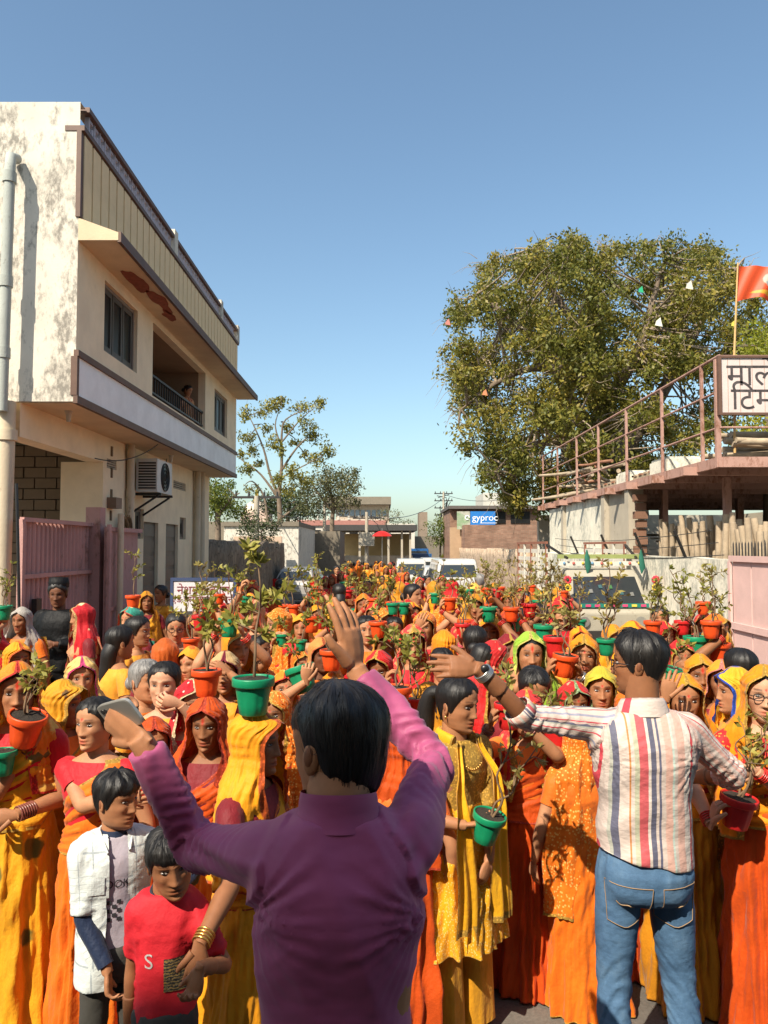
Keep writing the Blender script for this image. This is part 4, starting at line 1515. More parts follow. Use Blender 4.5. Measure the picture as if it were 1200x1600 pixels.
# dry leaf garland hung under the meter box
yy = onx(187, 800, XW)[0]
gl = MB()
rg = np.random.RandomState(4)
for k in range(46):
    p = np.array([XW + .06 + rg.uniform(0, .08), yy + rg.uniform(-.22, .22), 2.50 + rg.uniform(-.02, .06)])
    q = p + np.array([rg.uniform(-.02, .06), rg.uniform(-.10, .10), -rg.uniform(.12, .30)])
    gl.tube([p, (p + q) / 2 + rg.uniform(-.02, .02, 3), q], [.003, .012, .002], 4, flat=.3)
tag(gl.obj('garland', plain('dry_leaf', (.22, .12, .05), .9)), 'dried leaf garland hanging on the cream wall beside the pink gate', 'garland')
mb_ = rect_on(XW + .02, (169, 777), (178, 795))
tag(MB().box(XW + .002, XW + .14, mb_[0], mb_[1], mb_[2], mb_[3]).obj('meter_box', plain('brown_box', (.20, .13, .09), .6), None, False), 'small brown meter box on the cream wall above the gate post', 'meter box')

# air conditioner on its bracket
ac = empty('air_conditioner'); tag(ac, 'white air conditioner unit on a bracket under the overhang', 'air conditioner')
r_ = (onx(205, 745, XW + .2)[0], onx(251, 745, XW + .2)[0])
ay0 = onx(206, 745, XW + .05)[0]; ay1 = ay0 + .86; az0 = onx(228, 768, XW + .3)[1]; az1 = az0 + .54
WACM = plaster('white_unit_paint', (.66, .64, .58), (.32, .28, .22), .3)
MB().box(XW + .12, XW + .46, ay0, ay1, az0, az1).obj('case', WACM, ac, False)
for k in range(10):
    MB().box(XW + .16, XW + .44, ay0 - .012, ay0 - .002, az0 + .05 + k * .045, az0 + .075 + k * .045).obj('fin', GRILLE, ac, False)
gr = MB()
for rr in (.06, .12, .18, .23):
    gr.tube([(XW + .475, ay0 + .43 + rr * math.cos(t), az0 + .27 + rr * math.sin(t)) for t in np.linspace(0, 6.2832, 33)], .008, 5, caps=False)
gr.obj('fan_guard', GRILLE, ac)
MB().tube([(XW + .462, ay0 + .43, az0 + .27), (XW + .466, ay0 + .43, az0 + .27)], .235, 30).obj('fan_opening', GLASSD, ac, False)
for yy_ in (ay0 + .1, ay1 - .1):
    MB().bar((XW, yy_, az0 - .03), (XW + .5, yy_, az0 - .03), .04).bar((XW, yy_, az0 - .35), (XW + .45, yy_, az0 - .05), .03).obj('bracket', GRILLE, ac, False)
# cables sagging under the overhang
def cable(label, a, b_, sag, r=.008, mat_=None):
    pts = [Vector(a).lerp(Vector(b_), t) - Vector((0, 0, sag * 4 * t * (1 - t))) for t in np.linspace(0, 1, 14)]
    return tag(MB().tube(pts, r, 6).obj('cable', mat_ or M_BLACKP), label, 'cable')
cable('thin cable drooping from the soffit to the air conditioner', (XW + .05, ay0 - 1.6, 3.3), (XU - .1, ay0 - .2, Z_SOF - .02), .12)
cable('short cable drooping from the air conditioner to the wall', (XW + .3, ay1, az1 - .2), (XW + .02, ay1 + 1.3, az1 + .45), .12)
cable('black cable hanging down beside the cream corner pipe', (-4.05, YA - .2, 2.75), (-3.95, YA - .25, .9), -.12, .018)

# pink corrugated gate across the carport, and its open leaf
def corrugated(y0, y1, z0, z1, x, amp=.022, pitch=.115):
    n = int((y1 - y0) / pitch * 6)
    ys = np.linspace(y0, y1, n)
    prof = x + amp * np.clip(1.8 * np.sin((ys - y0) / pitch * 2 * math.pi), -1, 1)
    return np.array([[(px_, yy_, z) for px_, yy_ in zip(prof, ys)] for z in (z0, z1)])
gate = empty('gate'); tag(gate, 'closed pink corrugated metal gate of the house', 'gate')
gy0, gy1, gtop = onx(28, 850, XW + .06)[0], onx(157, 850, XW + .06)[0], 2.36
MB().grid(corrugated(gy0, gy1, -.0, gtop, XW + .06)).obj('sheet', PINK, gate, False)
f = MB()
for z in (gtop, 1.72, .95, .12):
    f.bar((XW + .10, gy0, z), (XW + .10, gy1, z), .05)
f.bar((XW + .098, gy0, 0), (XW + .098, gy0, gtop), .06); f.bar((XW + .098, gy1, 0), (XW + .098, gy1, gtop), .06)
f.obj('gate_frame', PINK, gate, False)
MB().bar((XW + .16, gy0 + .05, 1.12), (XW + .16, gy0 + 1.0, 1.12), .03).obj('bolt', GRILLE, gate, False)
MB().box(XW + .11, XW + .17, gy0 + .25, gy0 + .38, 1.28, 1.46).obj('latch', GRILLE, gate, False)
leaf = empty('gate_leaf'); tag(leaf, 'open pink sheet metal gate leaf standing against the house wall', 'gate')
ly0, ly1 = onx(167, 850, XW + .35)[0], onx(222, 850, XW + .35)[0]
for k in range(2):
    a_, b2 = ly0 + k * (ly1 - ly0) / 2 + .03, ly0 + (k + 1) * (ly1 - ly0) / 2
    MB().box(XW + .30 - k * .05, XW + .33 - k * .05, a_, b2, .1, 2.32).obj('sheet_panel', PINK, leaf, False)
f = MB()
for z in (2.3, 1.2, .2):
    f.box(XW + .335, XW + .355, ly0, ly1, z - .03, z + .03)
f.box(XW + .358, XW + .40, ly0 - .03, ly0 + .04, 0, 2.36)
f.obj('leaf_frame', PINK, leaf, False)
gp = onx(164, 850, XW + .2)[0]
tag(MB().tube([(XW + .42, gp, -.1), (XW + .42, gp, 2.52)], .045, 10).obj('gate_post', PVC), 'slim cream gate post between the closed and open pink gates', 'post')
tag(MB().box(XW + .02, XW + .22, gp - .25, gp - .05, -.1, 2.60).obj('gate_pillar', PINK, None, False), 'pink steel pillar at the edge of the closed pink gate', 'post')

# ------------------------------------------------------------------ unseen shade casters added behind the lens
back = empty('building'); tag(back, 'tall plain unseen building added behind the photographer to shade the street', 'building')
m = MB().box(-16, 12, -10, -4.0, -.2, 8.36); m.obj('wall', CREAM, back, False)  # unseen caster, height set so its shadow edge crosses the foreground
MB().box(-16.1, 12.1, -10.1, -3.9, 8.362, 8.44).obj('roof', GREYP, back, False)
MB().box(-9, 7, -3.99, -.35, 3.50, 3.56).obj('added_shade_sheet', plain('dark_shade_sheet', (.10, .09, .08), .8), back, False)  # unseen sheet added overhead to cut skylight on the foreground

# ------------------------------------------------------------------ timber yard on the right
XD = 5.50
def py_on(px): return XD * F / (px - 597.0)
yard = empty('timber_platform'); tag(yard, 'raised pink steel platform with slanting railing at the timber yard', 'platform')
posts_px = [845, 868, 898, 932, 976, 1032, 1095]
PY = [py_on(p) for p in posts_px]
ZD = 3.50
YN = py_on(1124)
deck = MB(); deck.box(XD + .06, 14, YN + .06, PY[0], ZD - .04, ZD + .02); deck.obj('deck', plain('deck_board', (.20, .15, .10), .9, bmp=.4), yard, False)
MB().box(XD - .02, XD + .05, YN, PY[0] + .2, ZD - .14, ZD + .03).obj('edge_beam', PINKS, yard, False)
MB().box(XD + .052, 14, YN - .01, YN + .05, ZD - .14, ZD + .03).obj('edge_beam', PINKS, yard, False)
for k in range(9):
    yk = YN + .9 + k * 1.6
    MB().box(XD - .25, 14, yk, yk + .09, ZD - .19, ZD - .045).obj('joist', PINKS, yard, False)
for yk in PY:
    MB().box(XD + .0, XD + .05, yk - .025, yk + .025, ZD + .032, 5.22).obj('rail_post', PINKS, yard, False)
for z, r_ in ((5.20, .026), (4.62, .021), (4.02, .021)):
    MB().tube([(XD + .025, YN, z + .002), (XD + .025, PY[0], z)], r_, 8).obj('rail', PINKS, yard)
    MB().tube([(XD + .06, YN + .03, z - .003), (14, YN + .03, z)], r_ * .9, 8).obj('rail', PINKS, yard)
for px_ in (1036, 1134):
    X_ = XD + .9
    yk = X_ * F / (px_ - 597.0)
    MB().box(X_ - .06, X_ + .06, yk - .06, yk + .06, -.3, ZD - .15).obj('column', PINKS, yard, False)
for xx, yk in ((9.2, 14.0), (9.2, 20.0), (9.0, 25.0)):
    MB().box(xx - .08, xx + .08, yk - .08, yk + .08, -.3, ZD - .15).obj('column', PINKS, yard, False)
# back wall of the yard, deep in shade
tag(MB().box(13.5, 13.8, 10, 30, -.4, ZD - .2).obj('yard_wall', GREYP, None, False), 'grey wall at the back of the timber yard under the platform', 'wall')
tag(MB().box(6.0, 13.4, 30.0, 30.3, -.6, ZD - .2).obj('yard_wall', GREYP, None, False), 'grey end wall closing the timber yard behind the upright logs', 'wall')
# cement pier walls under the far half of the platform
for i, (p0, p1, top, lab) in enumerate(((852, 876, 3.30, 'narrow whitewashed pier under the far end of the platform'), (876, 940, 3.36, 'whitewashed cement wall panel under the platform beside the dark opening'), (940, 978, 3.40, 'cement pier with rough brick edge under the platform'))):
    ya, yb = py_on(p1), py_on(p0)
    w = empty('pier_wall'); tag(w, lab, 'wall')
    MB().box(XD + .08 + .03 * i, XD + .34, ya + .01, yb - .01, -.4, top).obj('panel', WALLW if i < 2 else GREYP, w, False)
    MB().box(XD + .02, XD + .36, ya - .0, ya + .28, -.4, top + .04).obj('pillar', GREYP, w, False)
rb = MB()
yk = py_on(985)
for k in range(15):
    rb.box(XD + .05 + (k % 2) * .05, XD + .33, yk + .06 - (k * 7 % 5) * .03, yk + .12, .4 + k * .19, .56 + k * .19)
tag(rb.obj('brick_edge', plaster('dull_brick', (.22, .12, .08), (.12, .08, .06), .5), None, False), 'toothed rough brick edge beside the dark opening', 'bricks')
# boundary wall, whitewash peeling
bwall = MB()
y0, y1 = py_on(1146), py_on(812)
nseg, ncol = 40, 6
ys = np.linspace(y0, y1, nseg)
topz = 1.86 + .025 * wob(ys / 5, ys * 0, 3, 5, (2, 8))
P = np.array([[(XD - .12, y, -.4) for y in ys], [(XD - .12, y, t) for y, t in zip(ys, topz)], [(XD + .12, y, t + .01) for y, t in zip(ys, topz)], [(XD + .12, y, -.4) for y in ys]])
bwall.grid(P)
bwall.add([(XD - .12, y0, -.4), (XD + .12, y0, -.4), (XD + .12, y0, topz[0]), (XD - .12, y0, topz[0])], [(0, 1, 2, 3)])
tag(bwall.obj('boundary_wall', WALLW, None, False), 'peeling whitewashed boundary wall below the timber platform', 'wall')
# pink metal gate panels at the frame edge
gt = empty('yard_gate'); tag(gt, 'pale pink metal gate of the timber yard beside the white wall', 'gate')
yg = py_on(1150)
for k in range(8):
    a_, b2 = yg - .02 - (k + 1) * .62, yg - .06 - k * .62
    MB().box(XD - .12, XD - .08, a_, b2, .02, 1.88).obj('sheet_panel', PINKL, gt, False)
f = MB()
f.box(XD - .16, XD - .122, yg - 5.0, yg + .0, 1.83, 1.92); f.box(XD - .16, XD - .122, yg - 5.0, yg, .80, .90); f.box(XD - .165, XD - .125, yg - .05, yg + .03, -.1, 1.828)
f.obj('gate_frame', PINKL, gt, False)
spk_me = MB().tube([(0, 0, 0), (0, 0, .20), (0, 0, .24)], [.012, .012, .001], 6).mesh('spike', GRILLE)
for k in range(49):
    mesh_obj('spike', spk_me, gt, (XD - .1, yg - .05 - k * .1, 1.90))

def rod_me(L, r, mat_, n=8, seed=0):
    g_ = np.random.RandomState(seed)
    pts = [(0, 0, 0), (L * .33, g_.normal(0, .02), g_.normal(0, .015)), (L * .66, g_.normal(0, .02), g_.normal(0, .015)), (L, 0, 0)]
    return MB().tube(pts, [r, r * .95, r * .9, r * .8], n, smooth=2).mesh('timber_pole', mat_)
POLEM = plain('grey_timber', (.36, .28, .19), .9, .3, 4, bmp=.4)
POLER = plain('red_timber', (.30, .14, .08), .9, .3, 4, bmp=.4)
poles = [rod_me(2.6, .05, POLEM, seed=1), rod_me(2.2, .06, POLEM, seed=2), rod_me(2.4, .045, POLER, seed=3)]
rp = random.Random(9)
for (yc, n, zh, lab, grp) in ((22.5, 34, .95, 'weathered timber pole in the heap at the far end of the platform', 'poles heaped on the far platform'), (13.6, 26, .5, 'grey timber pole stacked on the near end of the platform by the signboard', 'poles stacked near the signboard')):
    for k in range(n):
        lvl = (k / n) ** 1.2
        o = mesh_obj('timber_pole', poles[rp.choice((0, 1, 0, 2) if yc > 15 else (0, 1, 0))])
        if yc > 15:
            o.location = (XD + .25 + rp.uniform(0, 1.2), yc - 1.6 + rp.uniform(0, 3.6), ZD + .08 + lvl * zh)
            o.rotation_euler = (0, rp.uniform(-.06, .06), R(90) + rp.uniform(-.45, .45))
        else:
            o.location = (XD + .25 + rp.uniform(0, .8), yc - .9 + rp.uniform(0, 1.6), ZD + .08 + lvl * zh)
            o.rotation_euler = (0, rp.uniform(-.03, .03), rp.uniform(-.12, .12))
        tag(o, lab, 'timber', grp)
# planks of pallets and pale slabs
for k, (yy_, lab) in enumerate(((19.6, 'low slatted crate lying on the platform behind the railing'), (16.9, 'flat slatted pallet on the platform near the pale slab'))):
    pl = empty('pallet'); tag(pl, lab, 'pallet')
    for q in range(6):
        MB().box(XD + .15, XD + .95, yy_ - .9 + q * .32, yy_ - .72 + q * .32, ZD + .14, ZD + .18).obj('slat', POLER if q % 2 else POLEM, pl, False)
    for q in (0, 1):
        MB().box(XD + .17 + q * .6, XD + .27 + q * .6, yy_ - .9, yy_ + .9, ZD + .022, ZD + .138).obj('bearer', POLEM, pl, False)
for k, (yy_, hh_, lab) in enumerate(((18.1, .26, 'pale stone slab lying on the platform, the smaller one'), (15.75, .30, 'pale stone slab lying on the platform, the one nearer the signboard'))):
    s_ = empty('stone_slab'); tag(s_, lab, 'slab')
    MB().box(XD + .10, XD + .8, yy_ - .5, yy_ + .5, ZD + .022, ZD + hh_).obj('slab', WALLW, s_, False)
    MB().box(XD + .12, XD + .78, yy_ - .47, yy_ + .44, ZD + hh_ + .004, ZD + hh_ + .05).obj('slab', WALLW, s_, False)
# upright logs leaning together under the platform
logs = [MB().tube([(0, 0, 0), (.01, .02, .5), (0, 0, 1.0)], [.06, .058, .05], 9).mesh('log', POLEM), MB().tube([(0, 0, 0), (.02, .0, .45), (0, 0, .9)], [.07, .065, .06], 9).mesh('log', POLEM)]
for k in range(40):
    px_ = 1030 + k * 4.1
    X_ = XD + .35 + rp.uniform(0, .5)
    o = mesh_obj('log', logs[k % 2])
    o.location = (X_, X_ * F / (px_ - 597.0), 1.55 + rp.uniform(-.1, .05))
    o.scale = (1, 1, rp.uniform(.8, 1.25))
    o.rotation_euler = (rp.uniform(-.15, .15), rp.uniform(-.12, .12), 0)
    tag(o, 'sawn log standing upright in the rank behind the boundary wall', 'log', 'upright logs behind the wall')
lg = MB().box(XD + .25, XD + 1.6, py_on(1200), py_on(1015), 1.30, 1.50)
tag(lg.obj('log_rack', POLEM, None, False), 'low timber rack carrying the upright logs', 'rack')
MB_ = MB()
for k in range(24):
    yk = 12.5 + k * .5
    MB_.box(8.2, 9.0, yk, yk + .35, 2.1 + (k % 4) * .1, 2.16 + (k % 4) * .1)
tag(MB_.obj('stacked_battens', POLEM, None, False), 'long stack of pale battens deep under the platform', 'timber')['kind'] = 'stuff'
# barbed wire and its stakes
for k, px_ in enumerate((905, 955, 1010, 1075)):
    yk = py_on(px_)
    tag(MB().bar((XD - .02, yk, 1.7), (XD - .32, yk - .1, 2.35), .04).obj('fence_stake', GRILLE, None, False), ('slanted wire stake on the white wall, farthest of four', 'slanted wire stake on the white wall, second from the far end', 'slanted wire stake on the white wall beside the dark opening', 'slanted wire stake on the white wall in front of the logs')[k], 'stake')
for k in range(3):
    t = .35 + .3 * k
    a_ = Vector((XD - .02 - .30 * t, py_on(1140), 1.7 + .65 * t)); b2 = Vector((XD - .02 - .30 * t, py_on(880), 1.7 + .65 * t))
    cable(('rusty fence wire above the white wall, lowest strand', 'rusty fence wire above the white wall, middle strand', 'rusty fence wire above the white wall, top strand')[k], a_, b2, .12, .007, GRILLE)

# signboard of the timber yard
sgn = empty('signboard'); tag(sgn, 'pinkish white signboard with black hand-painted Hindi letters above the platform', 'signboard')
Ys = YN - .02
c0, c1 = at(1124, 560, Ys), at(1124, 645, Ys)
sx0, sz1, sz0 = c0.x, c0.z, c1.z
sx1 = sx0 + 2.3
MB().box(sx0, sx1, Ys - .02, Ys + .02, sz0, sz1).obj('board', plaster('sign_board_paint', (.62, .52, .48), (.35, .20, .12), .3), sgn, False)
f = MB(); t = .04
f.box(sx0 - t, sx0 + .012, Ys - .045, Ys + .03, sz0 - t, sz1 + t); f.box(sx0 + .013, sx1, Ys - .045, Ys + .03, sz1 + .001, sz1 + t); f.box(sx0 + .013, sx1, Ys - .045, Ys + .03, sz0 - t, sz0 - .001)
f.obj('frame', BROWN, sgn, False)
MB().box(sx0 - .06, sx0 + .02, Ys + .032, Ys + .10, ZD - .14, sz1).obj('post', PINKS, sgn, False)
INK = plain('faded_black_paint', (.055, .045, .045), .8, .6, 10)
INKL = plain('worn_black_paint', (.16, .13, .13), .8, .5, 14)
hgt = sz1 - sz0
for txt, zc, xc in (('माले', .71, .50), ('िटम', .27, .52)):
    lettering(txt, .52, INK, Matrix.Translation((sx0 + xc, Ys - .024, sz0 + hgt * zc - .03)), sgn)
for k in range(5):
    MB().box(sx0 + .12 + k * .2, sx0 + .127 + k * .2, Ys - .0225, Ys - .021, sz0 + .01, sz1 - .01).obj('seam', plain('rust_streak', (.34, .20, .13), .8), sgn, False)
# flag on its pole
fl = empty('flag'); tag(fl, 'saffron flag with a pale figure flying from a bamboo pole above the signboard', 'flag')
f0, f1 = at(1153, 415, Ys + .3), at(1147, 560, Ys + .3)
MB().tube([f1 - Vector((.02, 0, 1.6)), f1, f0 + Vector((0, 0, .05))], [.022, .02, .014], 8).obj('pole', plain('bamboo', (.55, .34, .13), .6), fl)
n, k = 40, 24
U, V = np.meshgrid(np.linspace(0, 1, n), np.linspace(0, 1, k))
Lf, Hf = .95, .62
X = f0.x + .02 + U * Lf - .05 * V
Zf = f0.z - V * Hf * (1 - .12 * U) - .03 * U + .035 * np.sin(U * 8) * U + .05 * V * np.sin(U * 5)
Yf = f0.y + .07 * np.sin(U * 9 + V * 1.5) * (.2 + U) + .03 * np.sin(U * 17 + V * 4)
m, nt, b = nodes_of('saffron_flag_cloth')
uvn = coords(nt, 'UV')
sp = nt.nodes.new('ShaderNodeSeparateXYZ'); nt.links.new(uvn, sp.inputs[0])
def blob(cx, cy, rx, ry):
    a_ = math_n(nt, 'POWER', math_n(nt, 'DIVIDE', math_n(nt, 'SUBTRACT', sp.outputs[0], cx), rx), 2.0)
    b_ = math_n(nt, 'POWER', math_n(nt, 'DIVIDE', math_n(nt, 'SUBTRACT', sp.outputs[1], cy), ry), 2.0)
    d_ = math_n(nt, 'ADD', math_n(nt, 'ADD', a_, b_), math_n(nt, 'MULTIPLY', noise_t(nt, uvn, 14, 3, .6), .9))
    return ramp(nt, d_, [(.75, 1.0), (.98, 0.0)])
c = mixc(nt, blob(.52, .82, .40, .10), (.80, .10, .025), (.80, .42, .03))
c = mixc(nt, blob(.52, .42, .14, .26), c, (.60, .52, .40))
c = mixc(nt, blob(.53, .52, .08, .16), c, (.30, .36, .34))
nt.links.new(c, b.inputs['Base Color'])
tr = nt.nodes.new('ShaderNodeBsdfTranslucent'); nt.links.new(c, tr.inputs[0])
mx = nt.nodes.new('ShaderNodeMixShader'); mx.inputs[0].default_value = .4
nt.links.new(b.outputs[0], mx.inputs[1]); nt.links.new(tr.outputs[0], mx.inputs[2]); nt.links.new(mx.outputs[0], nt.nodes['Material Output'].inputs[0])
MB().grid(np.stack([X, Yf, Zf], -1)).obj('cloth', m, fl)
# ------------------------------------------------------------------ far end of the street
def brick_mat(name, a, b_, mortar, scale):
    m, nt, b = nodes_of(name)
    t = N(nt, 'ShaderNodeTexBrick', Scale=scale)
    t.inputs['Color1'].default_value = (*a, 1); t.inputs['Color2'].default_value = (*b_, 1); t.inputs['Mortar'].default_value = (*mortar, 1)
    t.inputs['Mortar Size'].default_value = .018
    t.inputs['Brick Width'].default_value = .5; t.inputs['Row Height'].default_value = .17
    mp = nt.nodes.new('ShaderNodeMapping'); mp.inputs['Rotation'].default_value = (R(90), 0, 0)
    tc = nt.nodes.new('ShaderNodeTexCoord'); nt.links.new(tc.outputs['Object'], mp.inputs[0]); nt.links.new(mp.outputs[0], t.inputs[0])
    f = noise_t(nt, coords(nt), 1.5, 6, .7)
    c = mixc(nt, .7, t.outputs[0], ramp(nt, f, [(.3, .3), (.7, .75)]), 'OVERLAY')
    nt.links.new(c, b.inputs['Base Color'])
    b.inputs['Roughness'].default_value = .95
    bump(nt, b, t.outputs[1], -.6, .02)
    return m
BRICKW = brick_mat('brown_brick', (.20, .10, .065), (.27, .15, .10), (.16, .13, .10), 2.0)
def rubble(name, a, b_, sc):
    m, nt, b = nodes_of(name)
    v = N(nt, 'ShaderNodeTexVoronoi', Scale=sc); v.feature = 'DISTANCE_TO_EDGE'
    v2 = N(nt, 'ShaderNodeTexVoronoi', Scale=sc)
    cc = coords(nt, 'Object', (2.2, 2.2, 1.0))
    nt.links.new(cc, v.inputs['Vector']); nt.links.new(cc, v2.inputs['Vector'])
    sp = nt.nodes.new('ShaderNodeSeparateColor'); nt.links.new(v2.outputs['Color'], sp.inputs[0])
    c = mixc(nt, sp.outputs[0], a, b_)
    c = mixc(nt, ramp(nt, v.outputs['Distance'], [(.0, 1.0), (.07, 0.0)]), c, tuple(x * .35 for x in a))
    c = mixc(nt, .6, c, ramp(nt, noise_t(nt, coords(nt), 1.2, 7, .7), [(.3, .25), (.7, .7)]), 'OVERLAY')
    nt.links.new(c, b.inputs['Base Color'])
    b.inputs['Roughness'].default_value = .95
    bump(nt, b, v.outputs['Distance'], .8, .05)
    return m
RUB_D = rubble('dark_rubble', (.17, .125, .085), (.27, .205, .14), 3.2)
RUB_L = rubble('tan_rubble', (.46, .33, .22), (.58, .44, .31), 3.0)

def box_thing(name, label, cat, x0, x1, y0, y1, z0, z1, mat_):
    return tag(MB().box(x0, x1, y0, y1, z0, z1).obj(name, mat_, None, False), label, cat)

def rough_wall(name, label, X, y0, y1, top, mat_, th=.35, seed=1, amp=.06):
    ys = np.linspace(y0, y1, 60)
    tz = top + amp * wob(ys / 4, ys * 0, seed, 6, (2, 10))
    zs = np.linspace(0, 1, 8)
    P = []
    for q in zs:
        P.append([(X + .03 * math.sin(y * 3.1 + q * 9) + .02 * math.sin(y * 7.7 + q * 5), y, -.6 + (t + .6) * q) for y, t in zip(ys, tz)])
    P.append([(X - th, y, t) for y, t in zip(ys, tz)])
    P.append([(X - th, y, -.6) for y in ys])
    mb = MB().grid(np.array(P))
    mb.add([P[0][0], (X - th, y0, -.6), (X - th, y0, tz[0]), P[7][0]], [(0, 1, 2, 3)])
    return tag(mb.obj(name, mat_), label, 'wall')
rough_wall('stone_wall', 'dark rubble stone wall along the street beyond the cream house', -4.25, 18.4, 33.0, 2.22, RUB_D, .4, 2)
rough_wall('stone_wall', 'tan rubble stone wall in front of the brick shed', 4.95, 27.5, 51.0, 1.95, RUB_L, -.4, 3)

GREYD = plaster('dark_grey_plaster', (.20, .17, .13), (.06, .05, .04), .6)
WHT = plaster('sooty_whitewash', (.60, .56, .48), (.07, .06, .05), .75, scale=.5)
def fr(p0, p1, Y, d, name, label, cat, mat_, parent=None):
    """a block whose front is seen between two corners of the photograph at depth Y"""
    a, b = at(*p0, Y), at(*p1, Y)
    x0, x1 = sorted((a.x, b.x)); z0, z1 = sorted((a.z, b.z))
    mb = MB().box(x0, x1, Y, Y + d, z0, z1)
    o = mb.obj(name, mat_, parent, False)
    if parent is None and label:
        tag(o, label, cat)
    return o
fr((300, 815), (352, 905), 34.0, .3, 'plot_wall', 'dark plastered plot wall behind the rubble wall', 'wall', GREYD)
pw = empty('plot_building'); tag(pw, 'low sooty whitewashed block at the end of the rubble wall', 'building')
fr((350, 817), (466, 905), 33.6, 8, 'wall', '', '', WHT, pw)
fr((348, 815), (467, 822), 33.5, 8.2, 'coping', '', '', GREYD, pw)
fr((365, 838), (440, 868), 33.57, .1, 'peach_panel', '', '', plaster('peach_plaster', (.52, .38, .28), (.2, .14, .1), .4), pw)
fr((466, 830), (531, 905), 42.0, 5, 'rear_wall', '', '', GREYD, pw)
ap = empty('apartment_building'); tag(ap, 'far cream building with flat overhanging roof and glazed front', 'building')
fr((525, 785), (608, 860), 78.0, 10, 'wall', '', '', plaster('far_cream', (.50, .40, .30), (.3, .24, .18), .3), ap)
fr((505, 776), (611, 788), 77.0, 12, 'roof', '', '', GREYD, ap)
for k in range(9):
    fr((530 + k * 8.5, 797), (536 + k * 8.5, 806), 77.9, .2, 'window', '', '', plain('blue_grey_glass', (.20, .25, .28), .3), ap)
lb = empty('low_building'); tag(lb, 'long low white building with a red painted parapet band', 'building')
fr((446, 812), (600, 870), 66.0, 8, 'wall', '', '', plaster('far_white', (.58, .53, .45), (.3, .26, .2), .5), lb)
fr((465, 813), (604, 821), 65.8, .3, 'red_band', '', '', plain('faded_red_paint', (.34, .15, .12), .8), lb)
for k in range(7):
    fr((470 + k * 19, 828), (482 + k * 19, 838), 65.9, .2, 'window', '', '', GLASSD, lb)
for k in range(9):
    fr((463 + k * 16, 806), (466 + k * 16, 812), 65.85, .3, 'parapet_post', '', '', WHT, lb)
fr((598, 818), (648, 870), 70, 6, 'annexe', '', '', plaster('far_white', (.58, .53, .45), (.3, .26, .2), .5), lb)
# open shed with a dark slab roof
sh = empty('shed'); tag(sh, 'open shed with a dark flat roof across the far end of the street', 'shed')
YS = 56.0
fr((509, 820), (652, 829), YS - 2, 8, 'roof', '', '', plain('dark_roof_sheet', (.045, .042, .040), .7), sh)
fr((518, 834), (640, 885), YS + 5, .3, 'back_wall', '', '', plaster('yellow_wall', (.52, .38, .19), (.3, .2, .1), .4), sh)
for px_ in (514, 522, 562, 607, 628, 641):
    fr((px_ - 1.6, 829), (px_ + 1.6, 890), YS - 1.5, .15, 'column', '', '', GREYP, sh)
fr((512, 868), (645, 890), YS, .25, 'low_wall', '', '', GREYP, sh)
# brick shed with its advertising board
bs = empty('brick_shed'); tag(bs, 'flat-roofed brown brick shed carrying a blue advertising board', 'building')
YBR = 52.0
fr((703, 794), (846, 905), YBR, 6, 'wall', '', '', BRICKW, bs)
fr((701, 790), (850, 795), YBR - .6, 7, 'roof', '', '', plain('rusty_roof_sheet', (.10, .085, .075), .8), bs)
fr((726, 820), (842, 862), YBR - 2.5, 2.4, 'front_wall', '', '', BRICKW, bs)
fr((703, 824), (724, 905), YBR - .35, .3, 'pillar', '', '', plaster('pale_brown_plaster', (.40, .27, .17), (.2, .13, .08), .4), bs)
for a_, b2 in ((772, 790), (798, 828)):
    fr((a_, 799), (b2, 818), YBR - .06, .05, 'opening', '', '', GLASSD, bs)
ad = empty('advertising_board'); tag(ad, 'blue advertising board with white lettering and a picture panel on the brick shed', 'signboard')
YQ = YBR - .75
fr((735, 799), (774, 821), YQ, .06, 'board', '', '', plain('blue_board_paint', (.015, .16, .48), .5, .05), ad)
m, nt, b = nodes_of('picture_panel_print')
f_ = noise_t(nt, coords(nt), .9, 3, .5)
nt.links.new(ramp(nt, f_, [(.35, (.10, .16, .07)), (.48, (.42, .40, .34)), (.62, (.20, .30, .16)), (.7, (.55, .52, .46))]), b.inputs['Base Color'])
fr((714, 799), (734.5, 827), YQ, .06, 'picture_panel', '', '', m, ad)
tc_ = at(755, 809, YQ - .01)
WHITEINK = plain('white_sign_paint', (.80, .80, .80), .6, .02)
lettering('gyproc', .62, WHITEINK, Matrix.Translation((tc_.x + .12, YQ - .012, tc_.z)), ad)
MB().tube([(tc_.x - 1.05 + .13 * math.cos(t), YQ - .012, tc_.z + .0 + .13 * math.sin(t)) for t in np.linspace(0, 5.2, 20)], .045, 6).obj('logo', WHITEINK, ad)
MB().box(tc_.x - .2, tc_.x + .9, YQ - .012, YQ - .004, tc_.z - .36, tc_.z - .33).obj('small_print', WHITEINK, ad, False)
# temple dome, poles, tower
tm = empty('temple_dome'); tag(tm, 'pale pink temple dome with a gold finial behind the trees', 'temple')
c = at(398, 800, 60)
TP = plaster('temple_paint', (.58, .42, .34), (.3, .2, .15), .3)
MB().box(c.x - 1.1, c.x + 1.1, 60, 62, -1, c.z).obj('drum', TP, tm, False)
zz = np.linspace(0, 1, 12); rr = 1.0 * np.sqrt(np.clip(1 - zz ** 2.2, 0, 1)) + .02
MB().tube([(c.x, 61, c.z + z * .95) for z in zz], rr, 20).obj('dome', plaster('dome_paint', (.62, .50, .40), (.4, .25, .15), .3), tm)
MB().tube([(c.x, 61, c.z + .9), (c.x, 61, c.z + 1.2), (c.x, 61, c.z + 1.3), (c.x, 61, c.z + 1.9)], [.30, .28, .16, .02], 12).obj('finial', plain('gold_paint', (.60, .33, .05), .5), tm)

